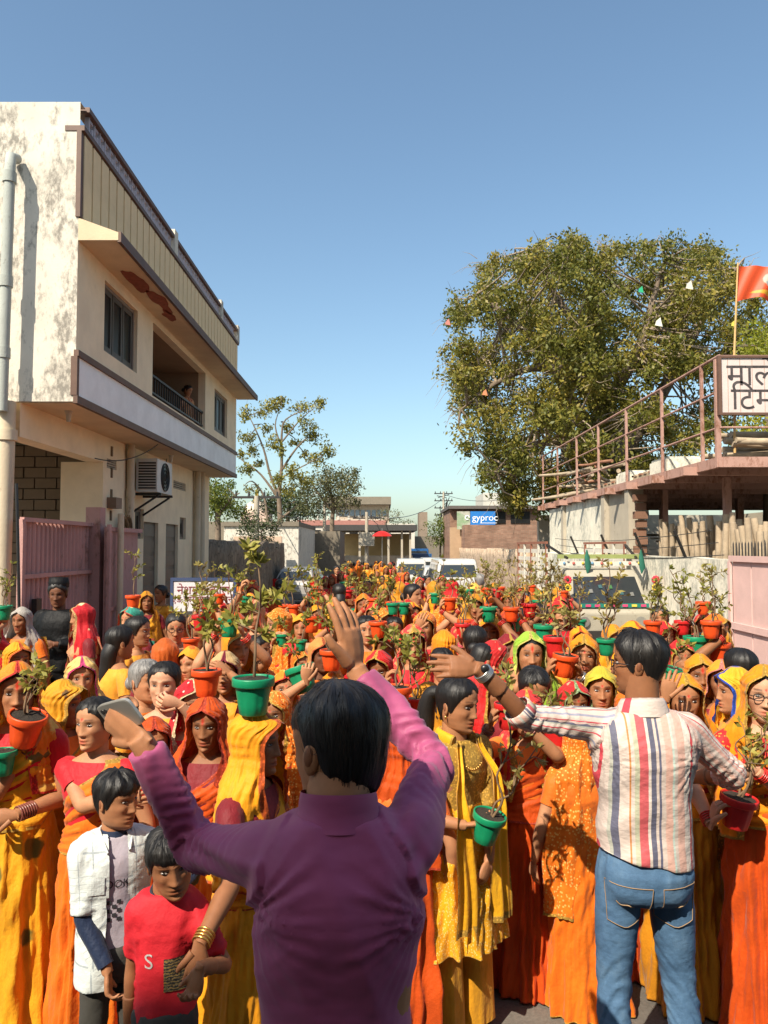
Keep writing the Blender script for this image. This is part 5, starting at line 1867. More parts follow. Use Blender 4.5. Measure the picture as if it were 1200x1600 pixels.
def power_pole(label, px, top, bot, Y, arms, extra=None):
    p = empty('utility_pole'); tag(p, label, 'pole')
    a, b = at(px, top, Y), at(px, bot, Y)
    MB().tube([(a.x, Y, -.8), (a.x, Y, a.z)], [.15, .10], 8).obj('pole', GREYP, p)
    for dz in arms:
        q = MB().bar((a.x - .9, Y, a.z - dz), (a.x + .9, Y, a.z - dz), .09).obj('crossarm', GRILLE, p, False)
        for k in (-.8, -.3, .3, .8):
            MB().tube([(a.x + k, Y, a.z - dz + .045), (a.x + k, Y, a.z - dz + .22)], [.05, .03], 6).obj('insulator', GRILLE, q)
    return p, a
power_pole('slim street pole with a crossarm in front of the sooty wall', 401, 775, 905, 30, (.05,))
p_, a_ = power_pole('pole with a transformer box in front of the far shed', 573, 800, 880, 50, (.4,))
MB().box(a_.x - .5, a_.x + .5, 49.6, 49.9, a_.z - 2.2, a_.z - 1.3).obj('transformer', GREYP, p_, False)
power_pole('grey pole at the left corner of the far shed', 507, 783, 880, 52, (.2, .8))
p_, a_ = power_pole('far lattice mast cluttered with cross pieces near the brick shed', 693, 768, 870, 75, (.2, .9, 1.6, 2.3))
for k in range(14):
    r_ = random.Random(k)
    MB().bar((a_.x + r_.uniform(-.9, .2), 75, a_.z - r_.uniform(0, 4)), (a_.x + r_.uniform(-.1, .9), 75, a_.z - r_.uniform(0, 4)), .07).obj('strut', GRILLE, p_, False)
fr((655, 800), (668, 850), 85, 4, 'ruined_tower', 'thin far brown tower stub above the parked vans', 'building', plaster('far_brown', (.26, .20, .15), (.12, .09, .06), .5))
fr((640, 838), (702, 885), 72, 5, 'far_sheds', 'low dark sheds behind the blue truck', 'building', GREYD)
fr((560, 852), (600, 860), 110, 3, 'far_wall', 'pale wall at the very end of the street', 'wall', WHT)
fr((755, 770), (800, 800), 95, 8, 'water_tank', 'pale rounded building top behind the brick shed roof', 'building', plaster('far_pale', (.50, .48, .42), (.3, .28, .24), .3))
cable('power line crossing far behind the street', at(573, 806, 50), at(693, 778, 75), .8, .025)
cable('power line running from the grey pole to the transformer pole', at(507, 788, 52), at(573, 803, 50), .5, .02)

for k, (a_, b2) in enumerate(((at(401, 778, 30), at(507, 786, 52)), (at(573, 803, 50), at(640, 820, 75)), (at(693, 772, 75), at(850, 760, 60)))):
    cable(('overhead wire between the street pole and the shed pole', 'overhead wire sagging over the far shed', 'overhead wire from the lattice mast towards the big tree')[k], a_, b2, .9, .02)
# national charcoal dealer's board, on posts by the rubble wall
cs = empty('signboard'); tag(cs, 'white board with brown Hindi lettering among the saplings by the house', 'signboard')
YG = 8.2
a, b = at(271, 908, YG), at(362, 955, YG)
fr((271, 909), (364, 955), YG, .03, 'board', '', '', plaster('white_board_paint', (.60, .57, .58), (.3, .2, .2), .3), cs)
x0, x1, z0, z1 = a.x, at(364, 955, YG).x, b.z, a.z
f = MB(); f.box(x0 - .03, x1 + .03, YG - .01, YG + .04, z1 + .001, z1 + .035); f.box(x0 - .03, x0 - .001, YG - .01, YG + .04, z0, z1); f.box(x1 + .001, x1 + .03, YG - .01, YG + .04, z0, z1)
f.obj('frame', plain('blue_frame_paint', (.03, .05, .12), .6), cs, False)
for xx in (x0 + .05, x1 - .05):
    MB().box(xx - .02, xx + .02, YG + .042, YG + .09, -.1, z0 + .05).obj('post', GRILLE, cs, False)
MAR = plain('maroon_paint', (.20, .02, .035), .7)
BLU = plain('dark_blue_paint', (.03, .035, .09), .7)
w = x1 - x0
hh = z1 - z0
for txt, sz, fz, fx, mm in (('नेशनल कोल', .125, .74, .50, MAR), ('एंड चारकोल कम्पनी', .090, .44, .50, MAR), ('2841235', .065, .18, .62, BLU)):
    lettering(txt, sz, mm, Matrix.Translation((x0 + w * fx, YG - .004, z0 + hh * fz - .015)), cs)
# ------------------------------------------------------------------ trees
def quads_obj(name, P, A, B, rnd, mat_, parent=None, ridge=None):
    """one rhombic leaf for each point: A half-length vector, B half-width vector"""
    n = len(P)
    V = np.empty((n, 4, 3), np.float32)
    V[:, 0], V[:, 1], V[:, 2], V[:, 3] = P - A, P + B, P + A, P - B
    me = bpy.data.meshes.new(name)
    me.vertices.add(n * 4); me.loops.add(n * 4); me.polygons.add(n)
    me.vertices.foreach_set('co', V.ravel())
    me.loops.foreach_set('vertex_index', np.arange(n * 4, dtype=np.int32))
    me.polygons.foreach_set('loop_start', np.arange(0, n * 4, 4, dtype=np.int32))
    uv = np.repeat(np.stack([rnd, rnd * 0], -1), 4, axis=0).astype(np.float32)
    me.uv_layers.new(name='UVMap').data.foreach_set('uv', uv.ravel())
    me.materials.append(mat_)
    me.update(); me.validate()
    return mesh_obj(name, me, parent)

def leaf_cloud(name, centers, radii, counts, size, mat_, parent, seed, droop=.3, squash=.8, dirs=None):
    r = np.random.RandomState(seed)
    Ps, Rn = [], []
    for c, rad, k in zip(centers, radii, counts):
        k = int(k)
        nb = max(3, k // 14)
        d = r.normal(0, 1, (nb, 3)); d /= np.linalg.norm(d, axis=1)[:, None]
        tips = np.asarray(c) + d * rad * r.uniform(.35, 1.05, (nb, 1)) * np.array([1, 1, squash])
        w = r.randint(0, nb, k)
        p = tips[w] + r.normal(0, rad * .20, (k, 3))
        p[:, 2] -= droop * rad * np.abs(r.normal(0, .5, k))
        Ps.append(p)
        Rn.append(np.clip(r.uniform(0, 1) * .45 + r.uniform(0, .6, k), 0, 1))
    P = np.concatenate(Ps); rn = np.concatenate(Rn)
    n = len(P)
    A = r.normal(0, 1, (n, 3)); A[:, 2] -= droop * 1.2
    A /= np.linalg.norm(A, axis=1)[:, None]
    B = np.cross(A, r.normal(0, 1, (n, 3))); B /= np.linalg.norm(B, axis=1)[:, None]
    sz = size * r.uniform(.6, 1.3, (n, 1))
    return quads_obj(name, P, A * sz, B * sz * .48, rn, mat_, parent)

def in_poly(x, y, poly):
    c = False
    j = len(poly) - 1
    for i in range(len(poly)):
        xi, yi = poly[i]; xj, yj = poly[j]
        if (yi > y) != (yj > y) and x < (xj - xi) * (y - yi) / (yj - yi) + xi:
            c = not c
        j = i
    return c

BARK = plain('grey_bark', (.16, .12, .085), .95, .3, 5, bmp=.6)
BARKP = plain('pale_bark', (.27, .21, .15), .95, .3, 5, bmp=.5)
def limbs_obj(parent, limbs, mat_, name='trunk', n=9):
    mb = MB()
    for pts, rad in limbs:
        mb.tube(pts, rad, n, smooth=4)
    o = mb.obj(name, mat_, parent)
    return o

def big_tree():
    t = empty('banyan_tree', at(985, 800, 30)); t.location = (0, 0, 0)
    tag(t, 'huge spreading tree with dusty green leaves behind the timber platform', 'tree')
    Y = 31.0
    r = np.random.RandomState(5)
    def P(px, py, dy=0): return at(px, py, Y + dy)
    limbs = [([P(985, 905), P(985, 790), P(960, 690), P(940, 600), P(935, 500), P(930, 420)], [.9, .7, .5, .35, .22, .06]),
             ([P(965, 720), P(900, 640), P(860, 560, -1), P(800, 500, -1), P(745, 460, -1)], [.42, .30, .22, .13, .04]),
             ([P(975, 700), P(1030, 620), P(1065, 560, 1), P(1110, 480, 1), P(1150, 420, 1)], [.42, .28, .2, .12, .04]),
             ([P(945, 650), P(905, 600, -2), P(850, 575, -2), P(790, 590, -2), P(720, 640, -2)], [.3, .22, .16, .1, .03]),
             ([P(955, 620), P(1000, 540, -2), P(1020, 470, -2), P(1040, 400, -2)], [.28, .2, .12, .04]),
             ([P(940, 560), P(880, 480, 1), P(850, 430, 1), P(830, 390, 1)], [.25, .16, .1, .03]),
             ([P(935, 700), P(880, 690, -3), P(820, 700, -3), P(770, 740, -3)], [.26, .18, .11, .03]),
             ([P(1060, 565), P(1110, 560), P(1170, 560), P(1220, 520)], [.18, .13, .09, .03])]
    limb_pts = np.concatenate([spline(np.array([tuple(p) for p in L[0]], float), np.array(L[1], float), 5)[0] for L in limbs])
    poly = [(694, 610), (684, 560), (690, 500), (702, 458), (745, 442), (738, 400), (775, 384), (815, 392), (850, 372), (900, 364), (940, 378), (1000, 372), (1060, 366), (1110, 376), (1160, 388), (1190, 420),
            (1215, 470), (1225, 560), (1215, 640), (1150, 660), (1090, 720), (1000, 790), (900, 810), (835, 800), (800, 806), (760, 790), (735, 745), (718, 690)]
    holes = [(1050, 605, 34, 34), (790, 545, 22, 16), (905, 625, 14, 22), (1120, 600, 26, 22), (1090, 510, 14, 18), (760, 660, 14, 16), (1025, 690, 22, 14), (850, 470, 14, 10), (1150, 470, 14, 16), (700, 530, 10, 10)]
    C, Rr, K = [], [], []
    tw = MB()
    tries = 0
    while len(C) < 600 and tries < 12000:
        tries += 1
        x, y = r.uniform(680, 1228), r.uniform(362, 812)
        if not in_poly(x + (x - 950) * .055, y + (y - 590) * .05, poly):
            continue
        if any(((x - hx) / hr) ** 2 + ((y - hy) / hs) ** 2 < 1.0 for hx, hy, hr, hs in holes):
            continue
        e = min(1.0, 1.2 - ((x - 950) / 290) ** 2 - ((y - 570) / 260) ** 2)
        dy = r.uniform(-1, 1) * 6.0 * math.sqrt(max(.03, e))
        p = np.array(at(x, y, Y + dy))
        C.append(p)
        rad = r.uniform(.40, .80) * (.7 if e < .35 else 1.0)
        Rr.append(rad)
        K.append(r.uniform(100, 180) * (.62 if e < .35 else 1))
        q = limb_pts[np.argmin(np.linalg.norm(limb_pts - p, axis=1))]
        mid = (p + q) / 2 + r.normal(0, .25, 3)
        tw.tube([q, mid, p], [.05, .032, .012], 5, smooth=2)
        for k in range(3):
            e2 = p + r.normal(0, rad * .6, 3)
            tw.tube([p, (p + e2) / 2 + r.normal(0, .06, 3), e2], [.014, .010, .004], 4)
    limbs_obj(t, limbs, BARK)
    tw.obj('branches', BARKP, t)['kind'] = 'stuff'
    m = leaf_mat('dusty_leaf', (.075, .095, .016), (.180, .172, .028), (.34, .26, .046), .32)
    leaf_cloud('crown', C, Rr, np.array(K) * 1.6, .084, m, t, 8, .5, .8)
    # bare drooping twig ends on the rim
    tg = MB()
    for k in range(170):
        i = r.randint(0, len(poly)); a, b = np.array(poly[i]), np.array(poly[(i + 1) % len(poly)])
        q = a + (b - a) * r.uniform(0, 1)
        q = q + (np.array([940, 590]) - q) * r.uniform(.02, .12)
        p = np.array(at(q[0], q[1], Y + r.uniform(-3, 3)))
        d = np.array([(q[0] - 940) / 260 * .5 + r.normal(0, .3), r.normal(0, .3), r.uniform(-.2, .6) if q[1] < 470 else r.uniform(-.9, .1)])
        tg.tube([p, p + d * .5 + r.normal(0, .05, 3), p + d * 1.0 + np.array([0, 0, -.15])], [.014, .009, .003], 4)
    tg.obj('twigs', BARKP, t)['kind'] = 'stuff'
    # scraps of cloth and kites caught in the crown
    for px, py, col, lab in ((1030, 503, (.75, .72, .62), 'white scrap of cloth caught in the middle of the big tree'), (1078, 445, (.72, .66, .55), 'pale torn kite caught near the top right of the big tree'), (1002, 452, (.03, .45, .22), 'small green scrap caught in the big tree'),
                             (758, 613, (.65, .25, .12), 'orange scrap caught in the left side of the big tree'), (700, 503, (.60, .22, .18), 'reddish scrap at the far left tip of the big tree'), (1147, 505, (.70, .60, .10), 'yellow scrap caught beside the flag pole')):
        p = at(px, py, Y - 6.2)
        s = .14 if col[1] > .6 else .10
        mb = MB(); mb.add([(p.x - s, p.y, p.z - s * .8), (p.x + s * .9, p.y + .05, p.z - s), (p.x + s * .2, p.y - .04, p.z + s), (p.x - s * .6, p.y + .03, p.z + s * .3)], [(0, 1, 2, 3)])
        tag(mb.obj('cloth_scrap', plain('scrap_%d' % px, col, .8)), lab, 'cloth scrap')
big_tree()

def cluster_tree(name, label, Y, limbs, clusters, size, mat_, bark, seed, droop=.2, dens=1.0, spread=1.0):
    t = empty(name); tag(t, label, 'tree')
    r = np.random.RandomState(seed)
    L = [([at(x, y, Y + (d[0] if d else 0)) for x, y, *d in pts], rad) for pts, rad in limbs]
    lp = np.concatenate([spline(np.array([tuple(p) for p in q[0]], float), np.array(q[1], float), 5)[0] for q in L])
    limbs_obj(t, L, bark)
    tw = MB(); C, Rr, K = [], [], []
    for x, y, rad, k in clusters:
        p = np.array(at(x, y, Y + r.uniform(-1.5, 1.5) * spread))
        C.append(p); Rr.append(rad); K.append(k * dens)
        q = lp[np.argmin(np.linalg.norm(lp - p, axis=1))]
        tw.tube([q, (p + q) / 2 + r.normal(0, .12, 3), p], [.03, .02, .01], 5, smooth=2)
        for j in range(4):
            e = p + r.normal(0, rad * .55, 3)
            tw.tube([p, e], [.014, .004], 4)
    tw.obj('branches', bark, t)['kind'] = 'stuff'
    leaf_cloud('crown', C, Rr, np.array(K) * 1.7, size * .72, mat_, t, seed + 1, droop, .7)
    return t
LEAF_Y = leaf_mat('yellow_green_leaf', (.12, .13, .022), (.22, .21, .04), (.34, .29, .06), .35)
LEAF_G = leaf_mat('grey_green_leaf', (.055, .065, .025), (.11, .115, .045), (.19, .17, .07), .3)
LEAF_B = leaf_mat('bright_green_leaf', (.06, .095, .012), (.13, .165, .02), (.26, .25, .03), .35)
LEAF_D = leaf_mat('dark_green_leaf', (.020, .035, .010), (.045, .065, .018), (.09, .10, .03), .25)
LEAF_L = leaf_mat('lime_leaf', (.12, .16, .015), (.26, .27, .02), (.40, .36, .03), .4)
cluster_tree('bare_tree', 'tall half-bare tree with pale feathery leaf tufts beyond the house', 38.0,
    [([(438, 880), (438, 817), (436, 772), (440, 730), (440, 682), (447, 655), (484, 638)], [0.177, 0.145, 0.110, 0.077, 0.055, 0.035, 0.013]),
     ([(437, 780), (422, 742), (412, 702), (396, 664), (388, 650)], [0.084, 0.064, 0.048, 0.029, 0.013]), ([(437, 782), (408, 742), (382, 722), (370, 712)], [0.071, 0.048, 0.029, 0.010]),
     ([(440, 735), (462, 702), (484, 682), (504, 690)], [0.064, 0.045, 0.026, 0.010]), ([(441, 700), (430, 665), (440, 632)], [0.048, 0.032, 0.010]), ([(441, 690), (470, 655), (498, 632)], [0.045, 0.029, 0.010]),
     ([(439, 810), (452, 800), (466, 788)], [0.064, 0.048, 0.019]), ([(424, 870), (418, 815), (412, 775), (394, 752), (380, 760)], [0.097, 0.071, 0.051, 0.032, 0.010]), ([(442, 745), (470, 730), (505, 712)], [0.045, 0.029, 0.010])],
    [(382, 645, 0.43, 93), (412, 640, 0.47, 100), (428, 633, 0.47, 108), (440, 625, 0.39, 86), (470, 636, 0.51, 108), (500, 630, 0.43, 100), (386, 682, 0.47, 108), (398, 703, 0.39, 72), (430, 690, 0.55, 122), (452, 668, 0.39, 79), (480, 662, 0.55, 129),
     (492, 682, 0.47, 108), (512, 700, 0.51, 115), (498, 716, 0.47, 93), (458, 735, 0.55, 115), (470, 748, 0.55, 115), (430, 748, 0.47, 100), (450, 764, 0.47, 86), (384, 730, 0.47, 86), (376, 708, 0.39, 64), (405, 722, 0.35, 64), (480, 712, 0.39, 79),
     (415, 668, 0.39, 64), (460, 690, 0.35, 64), (395, 765, 0.39, 57), (440, 705, 0.31, 43)], .115, LEAF_Y, BARK, 12, .35, 1.25)
cluster_tree('neem_tree', 'round grey-green tree beside the half-bare tree', 46.0,
    [([(518, 880), (519, 812), (521, 790), (515, 765), (510, 745)], [0.165, 0.132, 0.110, 0.066, 0.022]), ([(520, 795), (535, 770), (545, 750)], [0.088, 0.055, 0.017]), ([(520, 800), (500, 775), (490, 760)], [0.077, 0.055, 0.017])],
    [(500, 755, 1.0, 260), (515, 742, 1.0, 260), (535, 745, 1.0, 260), (548, 755, .8, 200), (525, 762, 1.0, 260), (490, 772, .9, 220), (508, 778, .9, 220), (545, 772, .8, 200), (530, 785, .8, 160), (497, 795, .8, 150), (553, 738, .4, 60), (480, 790, .6, 120), (478, 760, .6, 120), (556, 788, .4, 60)], .12, LEAF_G, BARK, 22, .2, 1.1)
cluster_tree('bush_tree', 'bright leafy tree seen under the corner of the house', 30.0,
    [([(340, 880), (340, 800), (335, 770)], [0.138, 0.099, 0.028]), ([(340, 810), (360, 780), (375, 770)], [0.066, 0.044, 0.017])],
    [(318, 768, .7, 260), (335, 757, .7, 260), (350, 772, .7, 260), (322, 790, .7, 260), (342, 795, .7, 260), (362, 790, .6, 200), (372, 800, .5, 160), (310, 755, .5, 160), (330, 780, .7, 260), (356, 758, .4, 100)], .085, LEAF_B, BARK, 32)
cluster_tree('dark_tree', 'dark dense tree crown behind the half-bare trunk', 52.0,
    [([(450, 880), (450, 800), (455, 785)], [0.165, 0.138, 0.055])],
    [(430, 782, 1.0, 260), (450, 776, 1.0, 260), (468, 780, 1.0, 260), (440, 795, 1.0, 260), (462, 798, 1.0, 260), (480, 792, .8, 200), (420, 795, .8, 200), (412, 785, .7, 150)], .14, LEAF_D, BARK, 42)
cluster_tree('roadside_tree', 'small dark leafed tree beside the slim street pole', 29.0,
    [([(404, 925), (404, 870), (406, 850), (410, 820)], [0.055, 0.050, 0.039, 0.017]), ([(404, 855), (390, 830), (382, 815)], [0.028, 0.019, 0.008])],
    [(385, 808, .42, 110), (395, 822, .5, 130), (410, 815, .5, 130), (424, 830, .45, 110), (400, 842, .5, 130), (418, 846, .42, 90), (386, 830, .4, 90), (430, 818, .35, 60)], .075, LEAF_D, BARK, 52)
cluster_tree('wayside_tree', 'small bright tree left of the brick shed', 58.0,
    [([(688, 880), (688, 850), (690, 830)], [0.083, 0.066, 0.028])],
    [(680, 822, .8, 220), (692, 815, .8, 220), (700, 828, .8, 220), (684, 838, .8, 220), (697, 842, .7, 180)], .11, LEAF_B, BARK, 62)
cluster_tree('lime_tree', 'sunlit yellow-green tree behind the signboard', 19.5,
    [([(1200, 900), (1200, 760), (1200, 650), (1195, 560)], [0.138, 0.110, 0.083, 0.028])],
    [(1180, 540, .7, 330), (1200, 525, .7, 330), (1192, 570, .7, 330), (1215, 560, .8, 330), (1185, 690, .6, 300), (1160, 695, .5, 240), (1205, 680, .7, 330), (1215, 620, .8, 330), (1170, 665, .4, 160)], .075, LEAF_L, BARK, 72, .2, 1.0, .5)
cluster_tree('thorn_tree', 'thin scrubby tree over the low white building', 62.0, [([(600, 880), (602, 825), (606, 812)], [.15, .1, .04])],
    [(590, 806, .7, 70), (605, 802, .7, 70), (622, 806, .7, 70), (635, 815, .6, 60), (612, 815, .6, 60)], .10, LEAF_G, BARK, 82)

# ------------------------------------------------------------------ vehicles
PAINT = {}
def paint(name, col, rough=.28):
    m = plain(name, col, rough, .04, 2, spec=.5)
    m.node_tree.nodes['Principled BSDF'].inputs['Coat Weight'].default_value = .5
    return m
WHITEP = paint('white_car_paint', (.46, .45, .42)); SILVER = paint('silver_car_paint', (.38, .36, .33)); BLUEP = paint('blue_truck_paint', (.02, .10, .26)); PALEB = paint('pale_blue_car_paint', (.42, .47, .52))
REDL = plain('red_lamp', (.42, .012, .012), .2); TYRE = plain('tyre_rubber', (.018, .018, .018), .85); CARG = plain('car_glass', (.030, .035, .038), .06, .2, 1.0, spec=.8)

def wheel(parent, x, y, r=.31):
    w = empty('wheel'); w.parent = parent; w.location = (x, y, r)
    a = np.linspace(0, 2 * math.pi, 22, endpoint=False)
    prof = [(-.09, r * .62), (-.10, r * .9), (-.07, r), (.07, r), (.10, r * .9), (.09, r * .62)]
    P = np.array([[(px_, rr * math.cos(t), rr * math.sin(t)) for t in a] for px_, rr in prof])
    MB().grid(P, True).obj('tyre', TYRE, w)
    sg = 1 if x > 0 else -1
    MB().tube([(-.05, 0, 0), (.085 * sg, 0, 0)], r * .62, 18).obj('rim', M_STEEL, w)

def car(label, px, roof, Y, yaw, prof, hw, hw_top, paintm, cat='car', rear_win=(2, 3), wheels=(.75, 3.2), side_pts=None, lamp_z=.8, front_win=None):
    """prof: outline (y, z) of the side from the lower rear corner over the roof to the lower front corner; the rear looks to -y"""
    P0 = at(px, roof, Y)
    z0 = gz(Y)
    root = empty('parked_vehicle', (P0.x, Y, z0), R(yaw))
    tag(root, label, cat)
    H = max(p[1] for p in prof)
    def half(z):
        return hw if z < .95 else hw + (hw_top - hw) * min(1, (z - .95) / (H - .95))
    mb = MB()
    L = [(-half(z), y, z) for y, z in prof]; Rr = [(half(z), y, z) for y, z in prof]
    n = len(prof)
    mb.add(L + Rr, [tuple(range(n))[::-1], tuple(range(n, 2 * n))] + [(i, n + i, n + i + 1, i + 1)[::-1] for i in range(n - 1)] + [(n - 1, 2 * n - 1, n, 0)[::-1]])
    b = mb.obj('body', paintm, root, False)
    bm = b.modifiers.new('bevel', 'BEVEL'); bm.width = .07; bm.segments = 3; bm.limit_method = 'ANGLE'; bm.angle_limit = R(25)
    wn_ = b.modifiers.new('wn', 'WEIGHTED_NORMAL')
    for p in b.data.polygons: p.use_smooth = True
    def pane(i, j, name, inset=.10, out=.02):
        (ya, za), (yb, zb) = prof[i], prof[j]
        d = Vector((0, yb - ya, zb - za)).normalized(); nrm = Vector((0, -d.z, d.y))
        a1 = Vector((0, ya, za)) + d * .06 + nrm * out; b1 = Vector((0, yb, zb)) - d * .10 + nrm * out
        q = MB()
        v = [(-half(za) + inset, a1.y, a1.z), (half(za) - inset, a1.y, a1.z), (half(zb) - inset, b1.y, b1.z), (-half(zb) + inset, b1.y, b1.z)]
        back = [(x, y - nrm.y * .015, z - nrm.z * .015) for x, y, z in v]
        q.add(v + back, [(0, 1, 2, 3), (7, 6, 5, 4), (0, 4, 5, 1), (1, 5, 6, 2), (2, 6, 7, 3), (3, 7, 4, 0)])
        q.obj(name, CARG, root, False)
    pane(*rear_win, 'rear_window')
    if front_win:
        pane(*front_win, 'windscreen')
    if side_pts:
        for sg in (-1, 1):
            for k, (y0, y1) in enumerate(side_pts['spans']):
                zl, zh = side_pts['z']
                q = MB()
                xs = [half(zl), half(zh)]
                v = [(sg * (xs[0] + .012), y0, zl), (sg * (xs[0] + .012), y1, zl), (sg * (xs[1] + .012), y1 - (.12 if k == len(side_pts['spans']) - 1 else 0), zh), (sg * (xs[1] + .012), y0 + (.10 if k == 0 else 0), zh)]
                q.add(v + [(x - sg * .02, y, z) for x, y, z in v], [(0, 1, 2, 3), (7, 6, 5, 4), (0, 4, 5, 1), (1, 5, 6, 2), (2, 6, 7, 3), (3, 7, 4, 0)])
                q.obj('side_window', CARG, root, False)
    ym = prof[1][0]
    for sg in (-1, 1):
        MB().box(sg * (hw - .09) - .08, sg * (hw - .09) + .08, ym - .03, ym + .06, lamp_z, lamp_z + .30).obj('tail_light', REDL, root, False)
        MB().ell((sg * (hw + .10), prof[-3][0] - .75 if len(prof) > 6 else 2.4, 1.05), (.09, .05, .07), 10, 6).obj('mirror', M_BLACKP, root)
        for wy in wheels:
            wheel(root, sg * (hw - .11), wy)
    MB().box(-hw * .96, hw * .96, prof[0][0] - .08, prof[0][0] + .05, .34, .52).obj('bumper', plain('grey_bumper', (.12, .12, .12), .5), root, False)
    MB().box(-.25, .25, ym - .045, ym - .02, .60, .71).obj('number_plate', plain('plate_white', (.6, .58, .5), .5), root, False)
    return root
VAN = [(0, .32), (-.02, .95), (.02, 1.02), (.16, 1.66), (.30, 1.80), (2.5, 1.82), (3.15, 1.10), (3.75, .95), (3.85, .60), (3.82, .30)]
SUV = [(0, .40), (-.02, 1.05), (.02, 1.12), (.14, 1.72), (.28, 1.84), (2.7, 1.84), (3.3, 1.22), (4.2, 1.10), (4.35, .75), (4.3, .36)]
HATCH = [(0, .30), (-.05, .80), (.02, .98), (.45, 1.42), (.80, 1.52), (2.2, 1.50), (2.95, 1.02), (3.55, .88), (3.68, .55), (3.66, .28)]
SIDE_V = {'spans': [(.3, 1.25), (1.32, 2.2), (2.27, 2.85)], 'z': (1.05, 1.62)}
SIDE_H = {'spans': [(.75, 1.45), (1.52, 2.55)], 'z': (.98, 1.40)}
car('silver hatchback parked beside the rubble wall, seen from behind', 459, 884, 29.5, -4, HATCH, .80, .58, SILVER, 'car', (2, 3), (.65, 3.0), SIDE_H)
car('pale blue hatchback parked beyond the silver car', 499, 871, 43.0, 0, HATCH, .80, .58, PALEB, 'car', (2, 3), (.65, 3.0), SIDE_H)
car('white van in the middle of the street, seen from behind', 643, 882, 37.0, 0, VAN, .80, .66, WHITEP, 'van', (2, 3), (.7, 3.05), SIDE_V)
car('white van parked farther up behind the first white van', 676, 874, 49.0, 0, VAN, .80, .66, WHITEP, 'van', (2, 3), (.7, 3.05), SIDE_V)
car('white utility vehicle parked close to the tan stone wall', 716, 881, 29.0, 3, SUV, .84, .70, paint('greyish_white_paint', (.50, .49, .47)), 'car', (2, 3), (.8, 3.4), SIDE_V)
car('white hatchback between the white van and the utility vehicle', 688, 884, 33.5, 2, HATCH, .80, .58, WHITEP, 'car', (2, 3), (.65, 3.0), SIDE_H)
car('white car parked far off in front of the shed', 562, 870, 48.0, 80, HATCH, .80, .58, WHITEP, 'car', (2, 3), (.65, 3.0), SIDE_H)
# blue truck, far off
bt = empty('lorry', (at(655, 870, 62).x, 62, gz(62))); tag(bt, 'blue lorry with an open load bed far up the street', 'truck')
MB().box(-1.0, 1.0, 0, 3.6, .7, 2.1).obj('load_bed', BLUEP, bt, False)
for k in range(7):
    MB().box(-.96 + k * .29, -.86 + k * .29, -.05, -.005, .75, 2.05).obj('rib', BLUEP, bt, False)
MB().box(-.95, .95, 3.7, 5.2, .6, 2.5).obj('cab', BLUEP, bt, False)
MB().box(-.8, .8, 3.66, 3.695, 1.5, 2.3).obj('cab_window', CARG, bt, False)
for sg in (-1, 1):
    wheel(bt, sg * .85, .9, .42); wheel(bt, sg * .85, 4.3, .42)

# decorated pickup on the right, its cab towards the lens
pk = empty('pickup_truck', (at(955, 900, 15.0).x, 15.0, gz(15)), R(2)); tag(pk, 'cream decorated pickup with tall stake sides parked by the whitewashed wall', 'truck')
CRM = plaster('cream_truck_paint', (.36, .33, .26), (.18, .14, .10), .6)
prof = [(-.02, .35), (-.06, .90), (.10, .98), (.50, 1.60), (.70, 1.70), (1.45, 1.72), (1.50, 1.0), (1.50, .35)]
def phalf(z): return .80 if z < 1 else .80 - .10 * (z - 1) / .72
L = [(-phalf(z), y, z) for y, z in prof]; Q = [(phalf(z), y, z) for y, z in prof]; n = len(prof)
mb = MB().add(L + Q, [tuple(range(n))[::-1], tuple(range(n, 2 * n))] + [(i, n + i, n + i + 1, i + 1)[::-1] for i in range(n - 1)] + [(n - 1, 2 * n - 1, n, 0)[::-1]])
o = mb.obj('cab', CRM, pk, False)
bv = o.modifiers.new('bevel', 'BEVEL'); bv.width = .05; bv.segments = 3; bv.limit_method = 'ANGLE'
MB().add([(-.70, .125, 1.055), (.70, .125, 1.055), (.62, .455, 1.565), (-.62, .455, 1.565)], [(0, 1, 2, 3)]).obj('windscreen', CARG, pk, False)
wsk = random.Random(3)
for k in range(6):
    c = wsk.choice([(.04, .13, .04), (.16, .16, .15), (.12, .03, .08), (.03, .09, .10)])
    t0 = wsk.uniform(.15, .8); xx = -.55 + k * .2
    MB().add([(xx, .105 + .33 * t0, 1.06 + .51 * t0), (xx + .07, .105 + .33 * t0, 1.06 + .51 * t0), (xx + .06, .105 + .33 * (t0 + .14), 1.06 + .51 * (t0 + .14)), (xx - .01, .105 + .33 * (t0 + .12), 1.06 + .51 * (t0 + .12))], [(0, 1, 2, 3)]).obj('sticker', plain('sticker_%d' % k, c, .5), pk, False)
MB().box(-.74, .74, .02, .06, .985, 1.06).obj('teal_strip', plain('teal_strip_paint', (.01, .17, .13), .5), pk, False)
for k in range(8):
    MB().box(-.68 + k * .18, -.58 + k * .18, .008, .018, 1.0, 1.045).obj('strip_motif', plain('pink_strip_paint' if k % 3 else 'yellow_strip_paint', (.60, .05, .16) if k % 3 else (.65, .50, .06), .6), pk, False)
